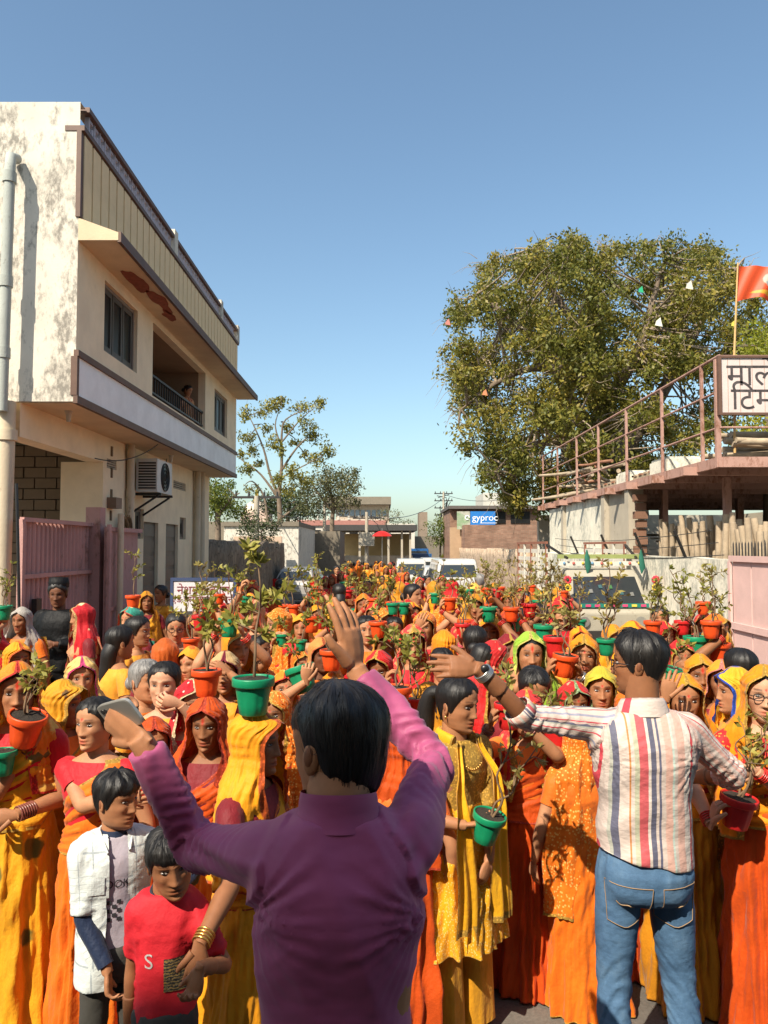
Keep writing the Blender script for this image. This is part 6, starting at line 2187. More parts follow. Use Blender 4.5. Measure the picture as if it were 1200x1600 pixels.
for sg in (-1, 1):
    MB().tube([(sg * .55, -.085, .72), (sg * .55, -.06, .72)], .10, 18).obj('headlight', M_STEEL, pk)
    fl_ = MB().tube([(sg * .86, .05, 1.15), (sg * .98, .0, 1.35)], .015, 6).obj('mirror_arm', GRILLE, pk)
    MB().box(sg * 1.0 - .07, sg * 1.0 + .07, -.02, .02, 1.2, 1.42).obj('mirror', M_BLACKP, pk, False)
    for q, (zz_, cc) in enumerate(((1.52, (.60, .03, .06)), (1.37, (.70, .45, .03)))):
        rb_ = MB()
        for a_ in range(9):
            t = a_ / 9 * 6.283
            rb_.ell((sg * .86 + .055 * math.cos(t), -.03, zz_ + .055 * math.sin(t)), (.032, .018, .032), 8, 5)
        rb_.ell((sg * .86, -.045, zz_), (.03, .015, .03), 8, 5, mi=1)
        rb_.obj('flower', [plain('flower_%d' % q, cc, .7), plain('flower_heart', (.03, .05, .02), .8)], pk)
    wheel(pk, sg * .68, .55, .29); wheel(pk, sg * .68, 3.7, .29)
MB().box(-.86, .86, -.13, -.065, .40, .55).obj('bumper', GRILLE, pk, False)
MB().box(-.82, .82, 1.56, 4.6, .62, 1.02).obj('load_bed', CRM, pk, False)
STK = plaster('white_stake_paint', (.62, .58, .50), (.30, .22, .15), .4)
for sg in (-1, 1):
    for k in range(5):
        MB().box(sg * .85 - .02, sg * .85 + .02, 1.62 + k * .72, 1.70 + k * .72, 1.0, 2.22).obj('stake', plain('rusty_stake', (.26, .10, .06), .8) if k % 2 == 0 else STK, pk, False)
    for zz_ in (1.12, 1.30, 1.48, 1.66, 1.84, 2.02):
        MB().box(sg * .848 - .012 - .0, sg * .848 + .012, 1.6, 4.62, zz_, zz_ + .09).obj('side_rail', STK, pk, False)
    MB().bar((sg * .85, 1.62, 2.25), (sg * .85, 4.62, 2.25), .05).obj('top_rail', plain('rusty_stake', (.26, .10, .06), .8), pk, False)
    MB().bar((sg * .85, 1.62, 2.20), (sg * .70, .55, 1.93), .04).obj('brace', GRILLE, pk, False)
for k, zz_ in enumerate((1.78, 1.92)):
    MB().box(-.86, .86, .62 + .05 * k, .68 + .05 * k, zz_, zz_ + .085).obj('head_board', STK if k == 0 else plain('green_head_board', (.26, .30, .10), .7), pk, False)
for k in range(9):
    MB().ell((-.75 + k * .19, .60, 1.83), (.03, .012, .03), 10, 5).obj('painted_dot', plain('dot_%d' % (k % 3), ((.15, .30, .45), (.55, .12, .10), (.60, .45, .06))[k % 3], .6), pk)
for xx in (-.30, .80):
    MB().tube([(xx, .57, 2.10), (xx, .56, 1.95), (xx + .02, .55, 1.75), (xx, .55, 1.62)], [.012, .05, .065, .01], 8, flat=.5).obj('green_tassel', plain('green_tassel_cloth', (.015, .12, .08), .8), pk)

# red umbrella held over the far procession
um = empty('umbrella'); tag(um, 'red ceremonial umbrella raised over the far procession', 'umbrella')
c = at(597, 838, 34)
rr = np.array([.02, .14, .27, .38, .44]); zz_ = np.array([.24, .22, .16, .08, .0])
a = np.linspace(0, 2 * math.pi, 24, endpoint=False)
MB().grid(np.array([[(c.x + r_ * math.cos(t), 34 + r_ * math.sin(t), c.z + z_ + (-.03 * abs(math.sin(4 * t)) if r_ > .5 else 0)) for t in a] for r_, z_ in zip(rr, zz_)]), True).obj('canopy', fabric('umbrella_red', (.62, .015, .012), None, None, None), um)
MB().tube([(c.x, 34, c.z - 1.3), (c.x, 34, c.z + .36)], .015, 6).obj('shaft', M_STEEL, um)
# ------------------------------------------------------------------ the people in front
def purple_man(root, s, inv, lod, seed):
    T = [(z, a * .80 * (.90 if z > 1.22 else 1), b * .92) for z, a, b in TORSO_M]
    R3 = inv.to_3x3()
    HC = Vector((.0, -.035, 1.487)) * s
    s *= 1.028
    hm = head_at(HC, 42, 8, 0, s * 1.0)
    shR, shL = Vector((-.118, .0, 1.285)) * s, Vector((.118, .0, 1.27)) * s      # he faces away: his right is on the photo's right
    wr = loc_(inv, 556, 1052, 1.93)
    elR, wrR = ik(shR, wr, .275 * s, .245 * s, R3 @ Vector((.75, .5, -.35)))
    wl = loc_(inv, 222, 1158, 1.74)
    elL, wrL = ik(shL, wl, .275 * s, .245 * s, R3 @ Vector((-.1, .55, -.8)))
    up = R3 @ Vector((-.16, .10, .97))
    left = R3 @ Vector((-.8, .6, .0))
    fl = R3 @ Vector((-.62, .30, .42))
    man_parts(root, s, hm, 1.0, 'tan', None, 'balding', 'thin',
              [(shR, elR, wrR, up, left, 1, 8, 4, 40), (shL, elL, wrL, fl, R3 @ Vector((.25, .85, .15)), 1, 62, 2, 38)], 0, seed, torso=T)
    ku = garment(T, .52, 1.352, [(shR, elR, wrR, 1.93), (shL, elL, wrL, 1.93)], s, 5, .0078, 1.5, 1.0, .16, .014, .92)
    ku.obj('kurta', M_KURTA, root)
    c = MB()
    zc = np.linspace(1.325, 1.385, 5)
    a = np.linspace(0, 2 * math.pi, 40, endpoint=False)
    A, Z = np.meshgrid(a, zc)
    rr = np.array([.082, .074, .070, .069, .066])[:, None]
    c.grid(np.stack([rr * np.sin(A) * s, (-rr * np.cos(A) * .95 + .012) * s, (Z + .012 * np.cos(A) * -1) * s], -1), True, flip=True)
    c.obj('collar', M_KURTA, root)
    legs_mesh(s, [(-.085 * s, 0, .84 * s), (.085 * s, 0, .84 * s)], [(-.09 * s, 0, .46 * s), (.09 * s, 0, .46 * s)], [(-.09 * s, .02 * s, .06 * s), (.09 * s, .02 * s, .06 * s)], 3, .015, .95, (.070, .06, .055), .72).obj('trousers', WHITEC, root)
    for sg in (-1, 1):
        MB().tube([(sg * .09 * s, .06 * s, .035 * s), (sg * .09 * s, -.05 * s, .045 * s), (sg * .095 * s, -.17 * s, .03 * s)], [.040 * s, .046 * s, .030 * s], 12, flat=.75, side=(1, 0, 0), smooth=3).obj('shoe', M_SHOE, root)

def phone(label, mid, xdir, updir):
    x = Vector(xdir).normalized()
    u = Vector(updir)
    u = (u - x * u.dot(x)).normalized()
    n = x.cross(u)
    M = Matrix((( x.x, n.x, u.x, mid[0]), (x.y, n.y, u.y, mid[1]), (x.z, n.z, u.z, mid[2]), (0, 0, 0, 1)))
    root = empty('mobile_phone')
    root.matrix_world = M
    tag(root, label, 'phone')
    W, H, T = .036, .076, .0045
    b = MB()
    a = np.linspace(0, 2 * math.pi, 40, endpoint=False)
    sx = np.sign(np.cos(a)) * np.abs(np.cos(a)) ** .35 * W
    sz = np.sign(np.sin(a)) * np.abs(np.sin(a)) ** .35 * H
    rows = [(-T, .94), (-T * .7, 1), (T * .7, 1), (T, .94)]
    P = np.array([[(k * X, y, k * Z) for X, Z in zip(sx, sz)] for y, k in rows])
    b.grid(P, True); b.cap(P[0], 0, None, True); b.cap(P[-1])
    b.obj('case', plain('silver_phone_case', (.45, .43, .38), .3, metal=.6), root, False)
    MB().box(-W * .9, W * .9, -T - .0012, -T - .0002, -H * .92, H * .92).obj('screen', plain('phone_screen', (.01, .01, .012), .08), root, False)
    for k in range(2):
        MB().tube([(W * .5, T, H * (.72 - .2 * k)), (W * .5, T + .0016, H * (.72 - .2 * k))], .0065, 12).obj('camera_lens', M_BLACKP, root)
    return root

def striped_man(root, s, inv, lod, seed):
    R3 = inv.to_3x3()
    T = [(z, a * .90, b * .95) for z, a, b in TORSO_M]
    HC = Vector((.0, -.01, 1.497)) * s
    hm = head_at(HC, 62, 2, 0, s * .92)
    shL, shR = Vector((.142, .0, 1.292)) * s, Vector((-.146, .0, 1.28)) * s
    wl = loc_(inv, 748, 1044, 2.78)
    elL, wrL = ik(shL, wl, .275 * s, .245 * s, R3 @ Vector((0, .2, -1)))
    wr_ = loc_(inv, 1085, 1215, 3.22)
    elR, wrR = ik(shR, wr_, .275 * s, .245 * s, R3 @ Vector((.9, -.1, -.6)))
    man_parts(root, s, hm, 1.0, 'brown', None, 'short', 'black',
              [(shL, elL, wrL, R3 @ Vector((-1, -.05, .06)), R3 @ Vector((-.05, .85, -.35)), -1, 5, 3, 40), (shR, elR, wrR, R3 @ Vector((-.5, .8, -.2)), R3 @ Vector((0, -.3, -1)), -1, 30, 5, 30)],
              0, seed, beard=.35, torso=T)
    sh = garment(T, .865, 1.350, [(shL, elL, wrL, 1.10), (shR, elR, wrR, 1.35)], s, 21, .0080, 1.25, 1.0, .05, .018, .98, tail=.0)
    v = sh.v[0]
    low = np.clip((.93 * s - v[:, 2]) / (.07 * s), 0, 1)
    v[:, 2] -= low * (.035 * s * (-v[:, 0] / (.16 * s)) + .01 * s)
    sh.obj('shirt', M_STRIPE, root)
    c = MB()
    a = np.linspace(0, 2 * math.pi, 44, endpoint=False)
    zc = np.array([1.330, 1.362, 1.385, 1.372, 1.345, 1.325])
    rr = np.array([.080, .072, .070, .078, .088, .094])
    A, Z = np.meshgrid(a, zc)
    c.grid(np.stack([rr[:, None] * np.sin(A) * s, (-rr[:, None] * np.cos(A) * .92 + .012) * s, (Z - .015 * np.cos(A)) * s], -1), True, np.stack([A / 6.28 * .2 + .2, Z], -1))
    c.obj('collar', M_STRIPE, root)
    hips = [(-.086 * s, 0, .765 * s), (.086 * s, 0, .765 * s)]
    kn = [(-.118 * s, -.02 * s, .44 * s), (.100 * s, -.02 * s, .44 * s)]
    an = [(-.155 * s, .03 * s, .08 * s), (.115 * s, .02 * s, .08 * s)]
    jeans = legs_mesh(s, hips, kn, an, 7, .0085, .93, (.080, .061, .053), .90, .9)
    jeans.obj('jeans', M_DENIM, root)
    stitch = plain('tan_stitching', (.34, .22, .12), .8)
    seat_y = .132 * s
    for sg in (-1, 1):
        # back pocket, with its curved stitching
        px_ = sg * .083 * s
        P = MB()
        n = 10
        w, hh = .066 * s, .135 * s
        U, V = np.meshgrid(np.linspace(-1, 1, n), np.linspace(0, 1, n))
        zz = .80 * s - V * hh - (1 - np.abs(U)) * .022 * s * V
        X = px_ + U * w * (1 - .12 * V)
        pts = press(np.stack([X, X * 0, zz], -1), jeans, .0045 * s, -1)
        P.grid(pts.reshape(n, n, 3), False, flip=False)
        pk = P.obj('back_pocket', M_DENIM, root)
        t = np.linspace(-1, 1, 15)
        rim_ = [(i, 0) for i in range(n)] + [(n - 1, j) for j in range(1, n)] + [(i, n - 1) for i in range(n - 2, -1, -1)] + [(0, n - 2 - j) for j in range(n - 1)]
        G = pts.reshape(n, n, 3)
        MB().tube([G[i, j] + np.array([0, .0015, 0]) for i, j in rim_], .0013 * s, 5, caps=False).obj('stitching', stitch, pk)
        st = press([(px_ + q * w * .55, 0, .725 * s + sg * q * .012 * s + .006 * s * math.cos(q * 5)) for q in t], jeans, .006 * s, -1)
        MB().tube(st, .0018 * s, 5).obj('embroidery', stitch, pk)
    a = np.linspace(0, 2 * math.pi, 36, endpoint=False)
    bz = np.array([.855, .860, .888, .892])
    A, Z = np.meshgrid(a, bz)
    rx = np.array([.146, .148, .144, .140])[:, None]; ry = np.array([.118, .120, .116, .112])[:, None]
    MB().grid(np.stack([rx * np.sin(A) * s, (-ry * np.cos(A) + .012) * s, Z * s], -1), True).obj('waistband', M_DENIM, root)
    for sg in (-1, 1):
        q = an[0] if sg < 0 else an[1]
        MB().tube([(q[0], q[1] + .05 * s, .035 * s), (q[0], q[1] - .06 * s, .05 * s), (q[0], q[1] - .19 * s, .03 * s)], [.042 * s, .048 * s, .032 * s], 12, flat=.75, side=(1, 0, 0), smooth=3).obj('shoe', M_SHOE, root)
    # watch on the outstretched wrist
    d = (wrL - elL).normalized()
    w = MB()
    for k in range(4):
        w.tube(ring(wrL - d * (.018 + .006 * k) * s, d, .0295 * s, 0), .0042 * s, 6, caps=False)
    wt = w.obj('watch', M_STEEL, root)
    cpos = wrL - d * .027 * s + (R3 @ Vector((0, -.75, .6))) * .034 * s
    MB().ell(cpos, (.015 * s, .010 * s, .014 * s), 14, 8).obj('dial', M_BLACKP, wt)
    glasses(root, hm, 'spectacles')
    # rolled cuffs
    q = elL.lerp(wrL, .09)
    MB().tube([q - d * .02 * s, q - d * .018 * s, q + d * .022 * s, q + d * .024 * s], [.047 * s, .053 * s, .051 * s, .046 * s], 20, caps=False).obj('cuff', M_STRIPE, root)

def glasses(root, hm, name='spectacles'):
    g = MB()
    for sg in (-1, 1):
        a = np.linspace(0, 2 * math.pi, 21)
        g.tube([(sg * .031 + .021 * np.sign(math.cos(t)) * abs(math.cos(t)) ** .7, -.098 + .006 * abs(math.cos(t)), .006 + .014 * np.sign(math.sin(t)) * abs(math.sin(t)) ** .7) for t in a], .0022, 6, caps=False)
        g.tube([(sg * .052, -.092, .010), (sg * .074, -.05, .010), (sg * .080, .0, .006), (sg * .079, .022, -.008)], .0020, 6)
    g.tube([(-.010, -.099, .010), (0, -.102, .012), (.010, -.099, .010)], .0020, 6)
    return g.moved(hm).obj(name, M_BLACKP, root)

def checked_boy(root, s, inv, lod, seed):
    R3 = inv.to_3x3()
    HC = Vector((.0, -.015, 1.478)) * s
    hm = head_at(HC, 38, 3, 0, s * 1.03)
    shL, shR = Vector((.128, 0, 1.27)) * s, Vector((-.128, 0, 1.27)) * s
    wR = loc_(inv, 168, 1515, 2.62)
    wL = loc_(inv, 238, 1420, 2.72)
    elR, wrR = ik(shR, wR, .262 * s, .23 * s, R3 @ Vector((-.9, .2, -.3)))
    elL, wrL = ik(shL, wL, .262 * s, .23 * s, R3 @ Vector((.9, .3, -.3)))
    dn = R3 @ Vector((.1, -.1, -1))
    man_parts(root, s, hm, 1.0, 'tan', None, 'boy', 'black', [(shR, elR, wrR, dn, R3 @ Vector((1, .2, 0)), -1, 40, 3, 30), (shL, elL, wrL, dn, R3 @ Vector((-1, .2, 0)), 1, 40, 3, 30)], 0, seed, torso=TORSO_K)
    navy = fabric('navy_knit', (.012, .022, .055), transl=0)
    sl = MB()
    for a, b, c in ((shR, elR, wrR), (shL, elL, wrL)):
        sl.tube([a, a.lerp(b, .4), b, b.lerp(c, .5), b.lerp(c, .93)], [.046 * s, .044 * s, .041 * s, .038 * s, .034 * s], 14, smooth=3)
    sl.tube([(0, .012 * s, 1.29 * s), (0, .010 * s, 1.352 * s)], [.082 * s, .062 * s], 18)
    sl.obj('undershirt', navy, root)
    tee = garment(TORSO_K, .74, 1.335, [], s, 31, .009, .8, 1.0, .05, .012)
    tee.obj('tee_shirt', plain('lilac_tee', (.42, .37, .42), .8, bmp=.3), root)
    dark = plain('dark_print_ink', (.03, .03, .035), .8)
    lettering('BROOKLYN', .046 * s, dark, Matrix.Translation((0.012 * s, -.124 * s, 1.145 * s)) @ Matrix.Rotation(R(2), 4, 'X'), root, on=tee)
    sq = MB()
    for i in range(5):
        for j in range(3):
            if (i + j) % 2 == 0:
                q = press([(x_, 0, z_) for x_, z_ in ((-.045 * s + j * .02 * s, .99 * s + i * .018 * s), (-.027 * s + j * .02 * s, .99 * s + i * .018 * s), (-.027 * s + j * .02 * s, 1.006 * s + i * .018 * s), (-.045 * s + j * .02 * s, 1.006 * s + i * .018 * s))], tee)
                sq.add(q, [(0, 1, 2, 3)])
    sq.obj('print_squares', dark, root, False)
    # open checked shirt: a jacket with a gap down the front
    jk = garment(TORSO_K, .70, 1.345, [(shR, elR, wrR, .95), (shL, elL, wrL, .95)], s, 33, .009, 1.0, 1.04, .10, .026, 1.12)
    v = jk.v[0]
    gap = (np.abs(v[:, 0]) < (.045 + .02 * (1.35 - v[:, 2] / s)) * s) & (v[:, 1] < 0)
    jk.f = [q for q in jk.f if not all(gap[i] for i in q)]
    jk.m = [0] * len(jk.f)
    jo = jk.obj('checked_shirt', M_CHECK, root)
    for sg in (-1, 1):
        U, V = np.meshgrid(np.linspace(-.034, .034, 7) * s, np.linspace(1.19, 1.115, 7) * s)
        MB().grid(press(np.stack([U + sg * .092 * s, U * 0, V], -1), jk, .003).reshape(7, 7, 3)).obj('chest_pocket', M_CHECK, root)
        MB().tube([(sg * .02 * s, .06 * s, 1.352 * s), (sg * .062 * s, .02 * s, 1.345 * s), (sg * .062 * s, -.04 * s, 1.325 * s), (sg * .045 * s, -.10 * s, 1.28 * s)], [.012 * s, .016 * s, .020 * s, .010 * s], 8, flat=.4, smooth=3).obj('collar', M_CHECK, root)
    legs_mesh(s, [(-.07 * s, 0, .82 * s), (.07 * s, 0, .82 * s)], [(-.08 * s, 0, .45 * s), (.08 * s, 0, .45 * s)], [(-.08 * s, .02 * s, .06 * s), (.08 * s, .02 * s, .06 * s)], 13, .013, .88, (.070, .058, .054), .70).obj('trousers', M_DARKTROUSER, root)

def red_boy(root, s, inv, lod, seed):
    R3 = inv.to_3x3()
    HC = Vector((.02, -.045, 1.465)) * s
    hm = head_at(HC, 14, 10, -8, s * 1.14)
    T = [(z, a * .86, b * .95) for z, a, b in TORSO_K]
    shL, shR = Vector((.106, 0, 1.26)) * s, Vector((-.106, 0, 1.26)) * s
    wL = loc_(inv, 312, 1512, 2.24)
    wR = loc_(inv, 196, 1640, 2.50)
    elL, wrL = ik(shL, wL, .262 * s, .23 * s, R3 @ Vector((.3, 1, -.5)))
    elR, wrR = ik(shR, wR, .262 * s, .23 * s, R3 @ Vector((-.5, .8, -.2)))
    dn = R3 @ Vector((.1, .0, -1))
    man_parts(root, s, hm, 1.0, 'brown', None, 'boy', 'black', [(shR, elR, wrR, dn, R3 @ Vector((1, .2, 0)), -1, 40, 3, 30), (shL, elL, wrL, R3 @ Vector((-.2, 0, -1)), R3 @ Vector((-.6, -.8, 0)), 1, 55, 2, 30)], 0, seed, torso=T)
    red = plain('red_tee_cloth', (.52, .008, .018), .75, .1, 8, bmp=.35)
    tee = garment(T, .70, 1.335, [(shR, elR, wrR, .8), (shL, elL, wrL, .8)], s, 41, .009, 1.0, 1.02, .10, .016, .98)
    tee.obj('tee_shirt', red, root)
    MB().tube(ring((0, .010 * s, 1.335 * s), (0, -.25, 1), .064 * s, 0), .007 * s, 8, caps=False).obj('collar', plain('navy_rib', (.015, .018, .03), .8), root)
    lettering('S', .085 * s, plain('white_print_ink', (.7, .7, .68), .8), Matrix.Translation((-.058 * s, 0, 1.085 * s)), root, on=tee)
    m, nt, b = nodes_of('tribal_print_cloth')
    ob = coords(nt, 'Object', (1, 1, 1))
    w = N(nt, 'ShaderNodeTexWave', Scale=34, Distortion=6, Detail=3)
    w.inputs['Detail Scale'].default_value = 3
    w.bands_direction = 'Z'
    nt.links.new(ob, w.inputs[0])
    v = N(nt, 'ShaderNodeTexVoronoi', Scale=90)
    nt.links.new(ob, v.inputs['Vector'])
    c = ramp(nt, w.outputs[1], [(.0, (.02, .018, .015)), (.45, (.03, .028, .022)), (.55, (.45, .38, .25)), (.7, (.04, .035, .03)), (1, (.35, .22, .05))])
    c = mixc(nt, ramp(nt, v.outputs['Distance'], [(.3, .6), (.4, 0.0)]), c, (.02, .02, .02))
    nt.links.new(c, b.inputs['Base Color'])
    pk = MB()
    n = 8
    U, V = np.meshgrid(np.linspace(-1, 1, n), np.linspace(0, 1, n))
    X = .050 * s + U * .046 * s
    pk.grid(press(np.stack([X, X * 0, 1.10 * s - V * .135 * s], -1), tee, .004).reshape(n, n, 3), False)
    pk.obj('chest_pocket', m, root)
    legs_mesh(s, [(-.07 * s, 0, .82 * s), (.07 * s, 0, .82 * s)], [(-.08 * s, 0, .45 * s), (.08 * s, 0, .45 * s)], [(-.08 * s, .02 * s, .06 * s), (.08 * s, .02 * s, .06 * s)], 13, .013, .88, (.070, .058, .054), .70).obj('trousers', M_DARKTROUSER, root)

def suit_girl(root, s, inv, lod, seed):
    R3 = inv.to_3x3()
    HC = Vector((.0, -.012, 1.488)) * s
    hm = head_at(HC, 12, 6, 0, s * 1.03)
    shL, shR = Vector((.148, 0, 1.28)) * s, Vector((-.148, 0, 1.28)) * s
    wR = loc_(inv, 724, 1290, 3.13)
    wL = loc_(inv, 765, 1345, 3.24)
    elR, wrR = ik(shR, wR, .262 * s, .232 * s, R3 @ Vector((-.7, -.2, -.8)))
    elL, wrL = ik(shL, wL, .262 * s, .232 * s, R3 @ Vector((.7, .4, -.7)))
    T = TORSO_F
    man_parts(root, s, hm, .95, 'tan', None, 'pony', 'black', [(shR, elR, wrR, R3 @ Vector((1, .1, .05)), R3 @ Vector((0, .4, 1)), -1, 30, 3, 35), (shL, elL, wrL, R3 @ Vector((-.4, -.3, -.8)), R3 @ Vector((-.6, .6, 0)), 1, 50, 3, 30)], 0, seed, torso=T, male=False)
    SUIT = fabric('marigold_suit_cloth', (.78, .36, .012), GOLD, (.85, .60, .20), 'zari', mscale=1.4)
    PALAZZO = fabric('palazzo_cloth', (.74, .33, .015), None, None, None)
    g = garment(T, 1.0, 1.335, [(shR, elR, wrR, 1.02), (shL, elL, wrL, 1.02)], s, 51, .009, .8, 1.0, 0, .010, .92)
    g.obj('kurta', SUIT, root)
    skirt_mesh(s, 0, 61, 1.06, .75, .2, .44).obj('kurta_skirt', SUIT, root)
    for sg in (-1, 1):
        t = MB()
        n, rws = 44, 18
        A, T_ = np.meshgrid(np.linspace(0, 2 * math.pi, n, endpoint=False), np.linspace(0, 1, rws))
        rr = .085 + .028 * T_ + .010 * wob(A / 3.14, T_, 71 + sg, 5, (2, 7), (.5, 1), True) * T_
        t.grid(np.stack([(sg * .092 + rr * np.sin(A)) * s, (.012 - rr * np.cos(A)) * s, (.86 - .80 * T_) * s], -1), True, flip=True)
        t.obj('palazzo_leg', PALAZZO, root)
        # scarf falling on each side from the neck
        c, tt = np.meshgrid(np.linspace(-1, 1, 18), np.linspace(0, 1, 40))
        path_z = 1.345 - .80 * tt
        X = sg * (.060 + .05 * sm(0, .25, tt) + .012 * np.sin(tt * 7 + sg)) + c * (.026 + .055 * sm(.05, .6, tt)) * .8
        Yf = -.070 - .075 * sm(0, .22, tt) - .028 * sm(.2, .4, tt) + .014 * wob(c * .5, tt, 81 + sg, 4, (2, 6), (.6, 1.4))
        MB().grid(np.stack([X * s, Yf * s, path_z * s], -1), False, None).obj('scarf', fabric('scarf_cloth', (.80, .40, .012), GOLD, None, None), root)
        MB().tube([(sg * .08 * s, .05 * s, .03 * s), (sg * .08 * s, -.05 * s, .035 * s), (sg * .085 * s, -.15 * s, .02 * s)], [.032 * s, .036 * s, .022 * s], 10, flat=.6, side=(1, 0, 0), smooth=2).obj('sandal', M_SHOE, root)
    MB().tube([(-.06 * s, -.05 * s, 1.335 * s), (-.07 * s, .04 * s, 1.355 * s), (0, .085 * s, 1.35 * s), (.07 * s, .04 * s, 1.355 * s), (.06 * s, -.05 * s, 1.335 * s)], [.03 * s] * 5, 10, flat=.6, smooth=4).obj('scarf_neck', MATS['scarf_cloth'], root)
    n = MB()
    for k in range(9):
        a = (k / 8 - .5) * 1.7
        n.ell((math.sin(a) * .062 * s, (-.112 - .01 * math.cos(a)) * s, (1.275 - .055 * math.cos(a)) * s), (.006 * s, .004 * s, .007 * s), 8, 5)
    n.obj('necklace', BANG_GOLD, root)
    e = MB().ell((0, 0, 0), (.006, .004, .010), 8, 5).moved(hm @ Matrix.Translation((-.078, .005, -.045)))
    e.obj('earring', BANG_GOLD, root)

person('man in a purple kurta seen from behind with both arms raised', 530, 1068, 1.57, yaw=180, build=purple_man, seed=11)
person('man in a striped shirt and blue jeans pointing with an outstretched arm', 1000, 986, 2.90, yaw=180, build=striped_man, seed=12)
person('boy in an open pale checked shirt over a printed tee, looking aside', 182, 1198, 2.75, yaw=28, build=checked_boy, seed=13)
person('boy in a red tee with a white letter S and a patterned pocket', 262, 1283, 2.45, yaw=8, build=red_boy, seed=14)
person('girl in a marigold suit with a ponytail cradling a green pot', 712, 1058, 3.34, yaw=38, build=suit_girl, seed=15)
phone('silver mobile phone held in the hand of the man in purple', at(188, 1116, 1.76), (-.35, -.15, .55), (-.75, .2, .45))
# ------------------------------------------------------------------ potted saplings
KY = 1.08
POTM = {}
for nm, c in (('green', (.006, .23, .10)), ('orange', (.70, .075, .012)), ('red', (.55, .018, .018))):
    POTM[nm] = plain('pot_%s_plastic' % nm, c, .42, .16, 14, spec=.45, bmp=.08)
SOIL = plain('dark_soil', (.035, .026, .018), .98, .4, 30, bmp=1.0)
STEM = plain('sapling_stem', (.16, .10, .055), .9, .3, 20)
SAPL = leaf_mat('sapling_leaf', (.13, .15, .025), (.28, .27, .05), (.46, .40, .09), .4)
SAPD = leaf_mat('dry_sapling_leaf', (.17, .15, .04), (.30, .25, .07), (.46, .37, .11), .35)
POTS = {}
def pot(label, px, rim, w, Y, colour, top=None, lean=0.0, stems=1, leaves=70, tilt=0, key=None, dry=False, lsize=.022):
    """a plastic pot with a raised rim and pressed flutes, soil and a sapling; the rim is w pixels wide in the photograph"""
    Y = Y * KY
    p = at(px, rim, Y)
    D = w * Y / F
    rad = D / 2
    H = D * .86
    root = empty('potted_sapling', (p.x, p.y, p.z - H))
    root.rotation_euler = (R(tilt) * .6, R(tilt), 0)
    tag(root, label, 'potted plant', 'pots held up deep in the crowd' if label.endswith('deep in the crowd') else None)
    n = 48 if Y < 6 else 24
    a = np.linspace(0, 2 * math.pi, n, endpoint=False)
    flute = 1 - .05 * np.clip(np.cos(a * 6), 0, 1) ** 2
    rows = [(.0, .60, 1), (.02, .64, 1), (.30, .72, 1), (.60, .80, 1), (.78, .84, 0)]
    b = MB()
    P = np.array([[(rad * q * (f if k else 1) * math.cos(t), rad * q * (f if k else 1) * math.sin(t), H * z) for t, f in zip(a, flute)] for z, q, k in rows])
    b.grid(P, True); b.cap(P[0], 0, None, True)
    pt = b.obj('pot', POTM[colour], root)
    rows = [(.76, .86), (.77, .97), (.80, 1.0), (.97, 1.0), (1.0, .985), (1.0, .90), (.96, .885), (.80, .86)]
    MB().grid(np.array([[(rad * q * math.cos(t), rad * q * math.sin(t), H * z) for t in a] for z, q in rows]), True).obj('rim', POTM[colour], pt)
    r = np.random.RandomState(int(px * 3 + rim) % 9999)
    S = MB()
    ra = np.array([.02, .4, .7, .875])
    S.grid(np.array([[(rad * q * math.cos(t), rad * q * math.sin(t), H * (.93 + .05 * (1 - q) + r.uniform(-.02, .03))) for t in a[::2]] for q in ra]), True, flip=True)
    S.obj('soil', SOIL, root)
    if top is not None:
        hgt = (rim - top) * Y / F
        st = MB()
        LP, LA = [], []
        for k in range(stems):
            ln = lean + (r.uniform(-.25, .25) if stems > 1 else r.uniform(-.05, .05))
            h = hgt * (1 if k == 0 else r.uniform(.6, .95))
            b0 = np.array([r.uniform(-.2, .2) * rad, r.uniform(-.2, .2) * rad, H * .95])
            q = [b0]
            for j in range(1, 6):
                t = j / 5
                q.append(b0 + np.array([ln * h * t + r.normal(0, .012) * (j < 5), r.normal(0, .02), h * t]))
            q = np.array(q)
            sr = .0045 + .003 * min(1, h)
            sp, rr_ = spline(q, np.linspace(sr, sr * .4, 6), 4)
            st.tube(sp, rr_, 6)
            nb = 3 + int(h * 8)
            for j in range(nb):
                i = r.randint(len(sp) // 3, len(sp))
                d = r.normal(0, 1, 3); d[2] = abs(d[2]) * .8 + .35; d /= np.linalg.norm(d)
                ln2 = r.uniform(.05, .15) * min(1.3, .55 + h)
                e = sp[i] + d * ln2
                st.tube([sp[i], sp[i] + d * ln2 * .5 + r.normal(0, .006, 3), e], [sr * .5, sr * .4, sr * .2], 4)
                m_ = max(4, int(leaves / nb / stems))
                for _ in range(m_):
                    t = r.uniform(.3, 1.08)
                    dd = d * .6 + r.normal(0, .75, 3); dd /= np.linalg.norm(dd)
                    LP.append(sp[i] + d * ln2 * t + dd * lsize * .9); LA.append(dd)
            for _ in range(max(6, int(leaves * .12 / stems))):
                dd = r.normal(0, 1, 3); dd[2] = abs(dd[2]); dd /= np.linalg.norm(dd)
                LP.append(sp[-1] + dd * lsize); LA.append(dd)
        st.obj('stem', STEM, root)
        LP, LA = np.array(LP), np.array(LA)
        LB = np.cross(LA, r.normal(0, 1, LA.shape)); LB /= np.linalg.norm(LB, axis=1)[:, None]
        sz = lsize * r.uniform(.65, 1.25, (len(LP), 1))
        quads_obj('leaves', LP, LA * sz, LB * sz * .42, np.clip(r.uniform(0, 1) * .3 + r.uniform(0, .75, len(LP)), 0, 1), SAPD if dry else SAPL, root)
    POTS[key or label] = (Vector((p.x, p.y, p.z)), rad, H)
    return root

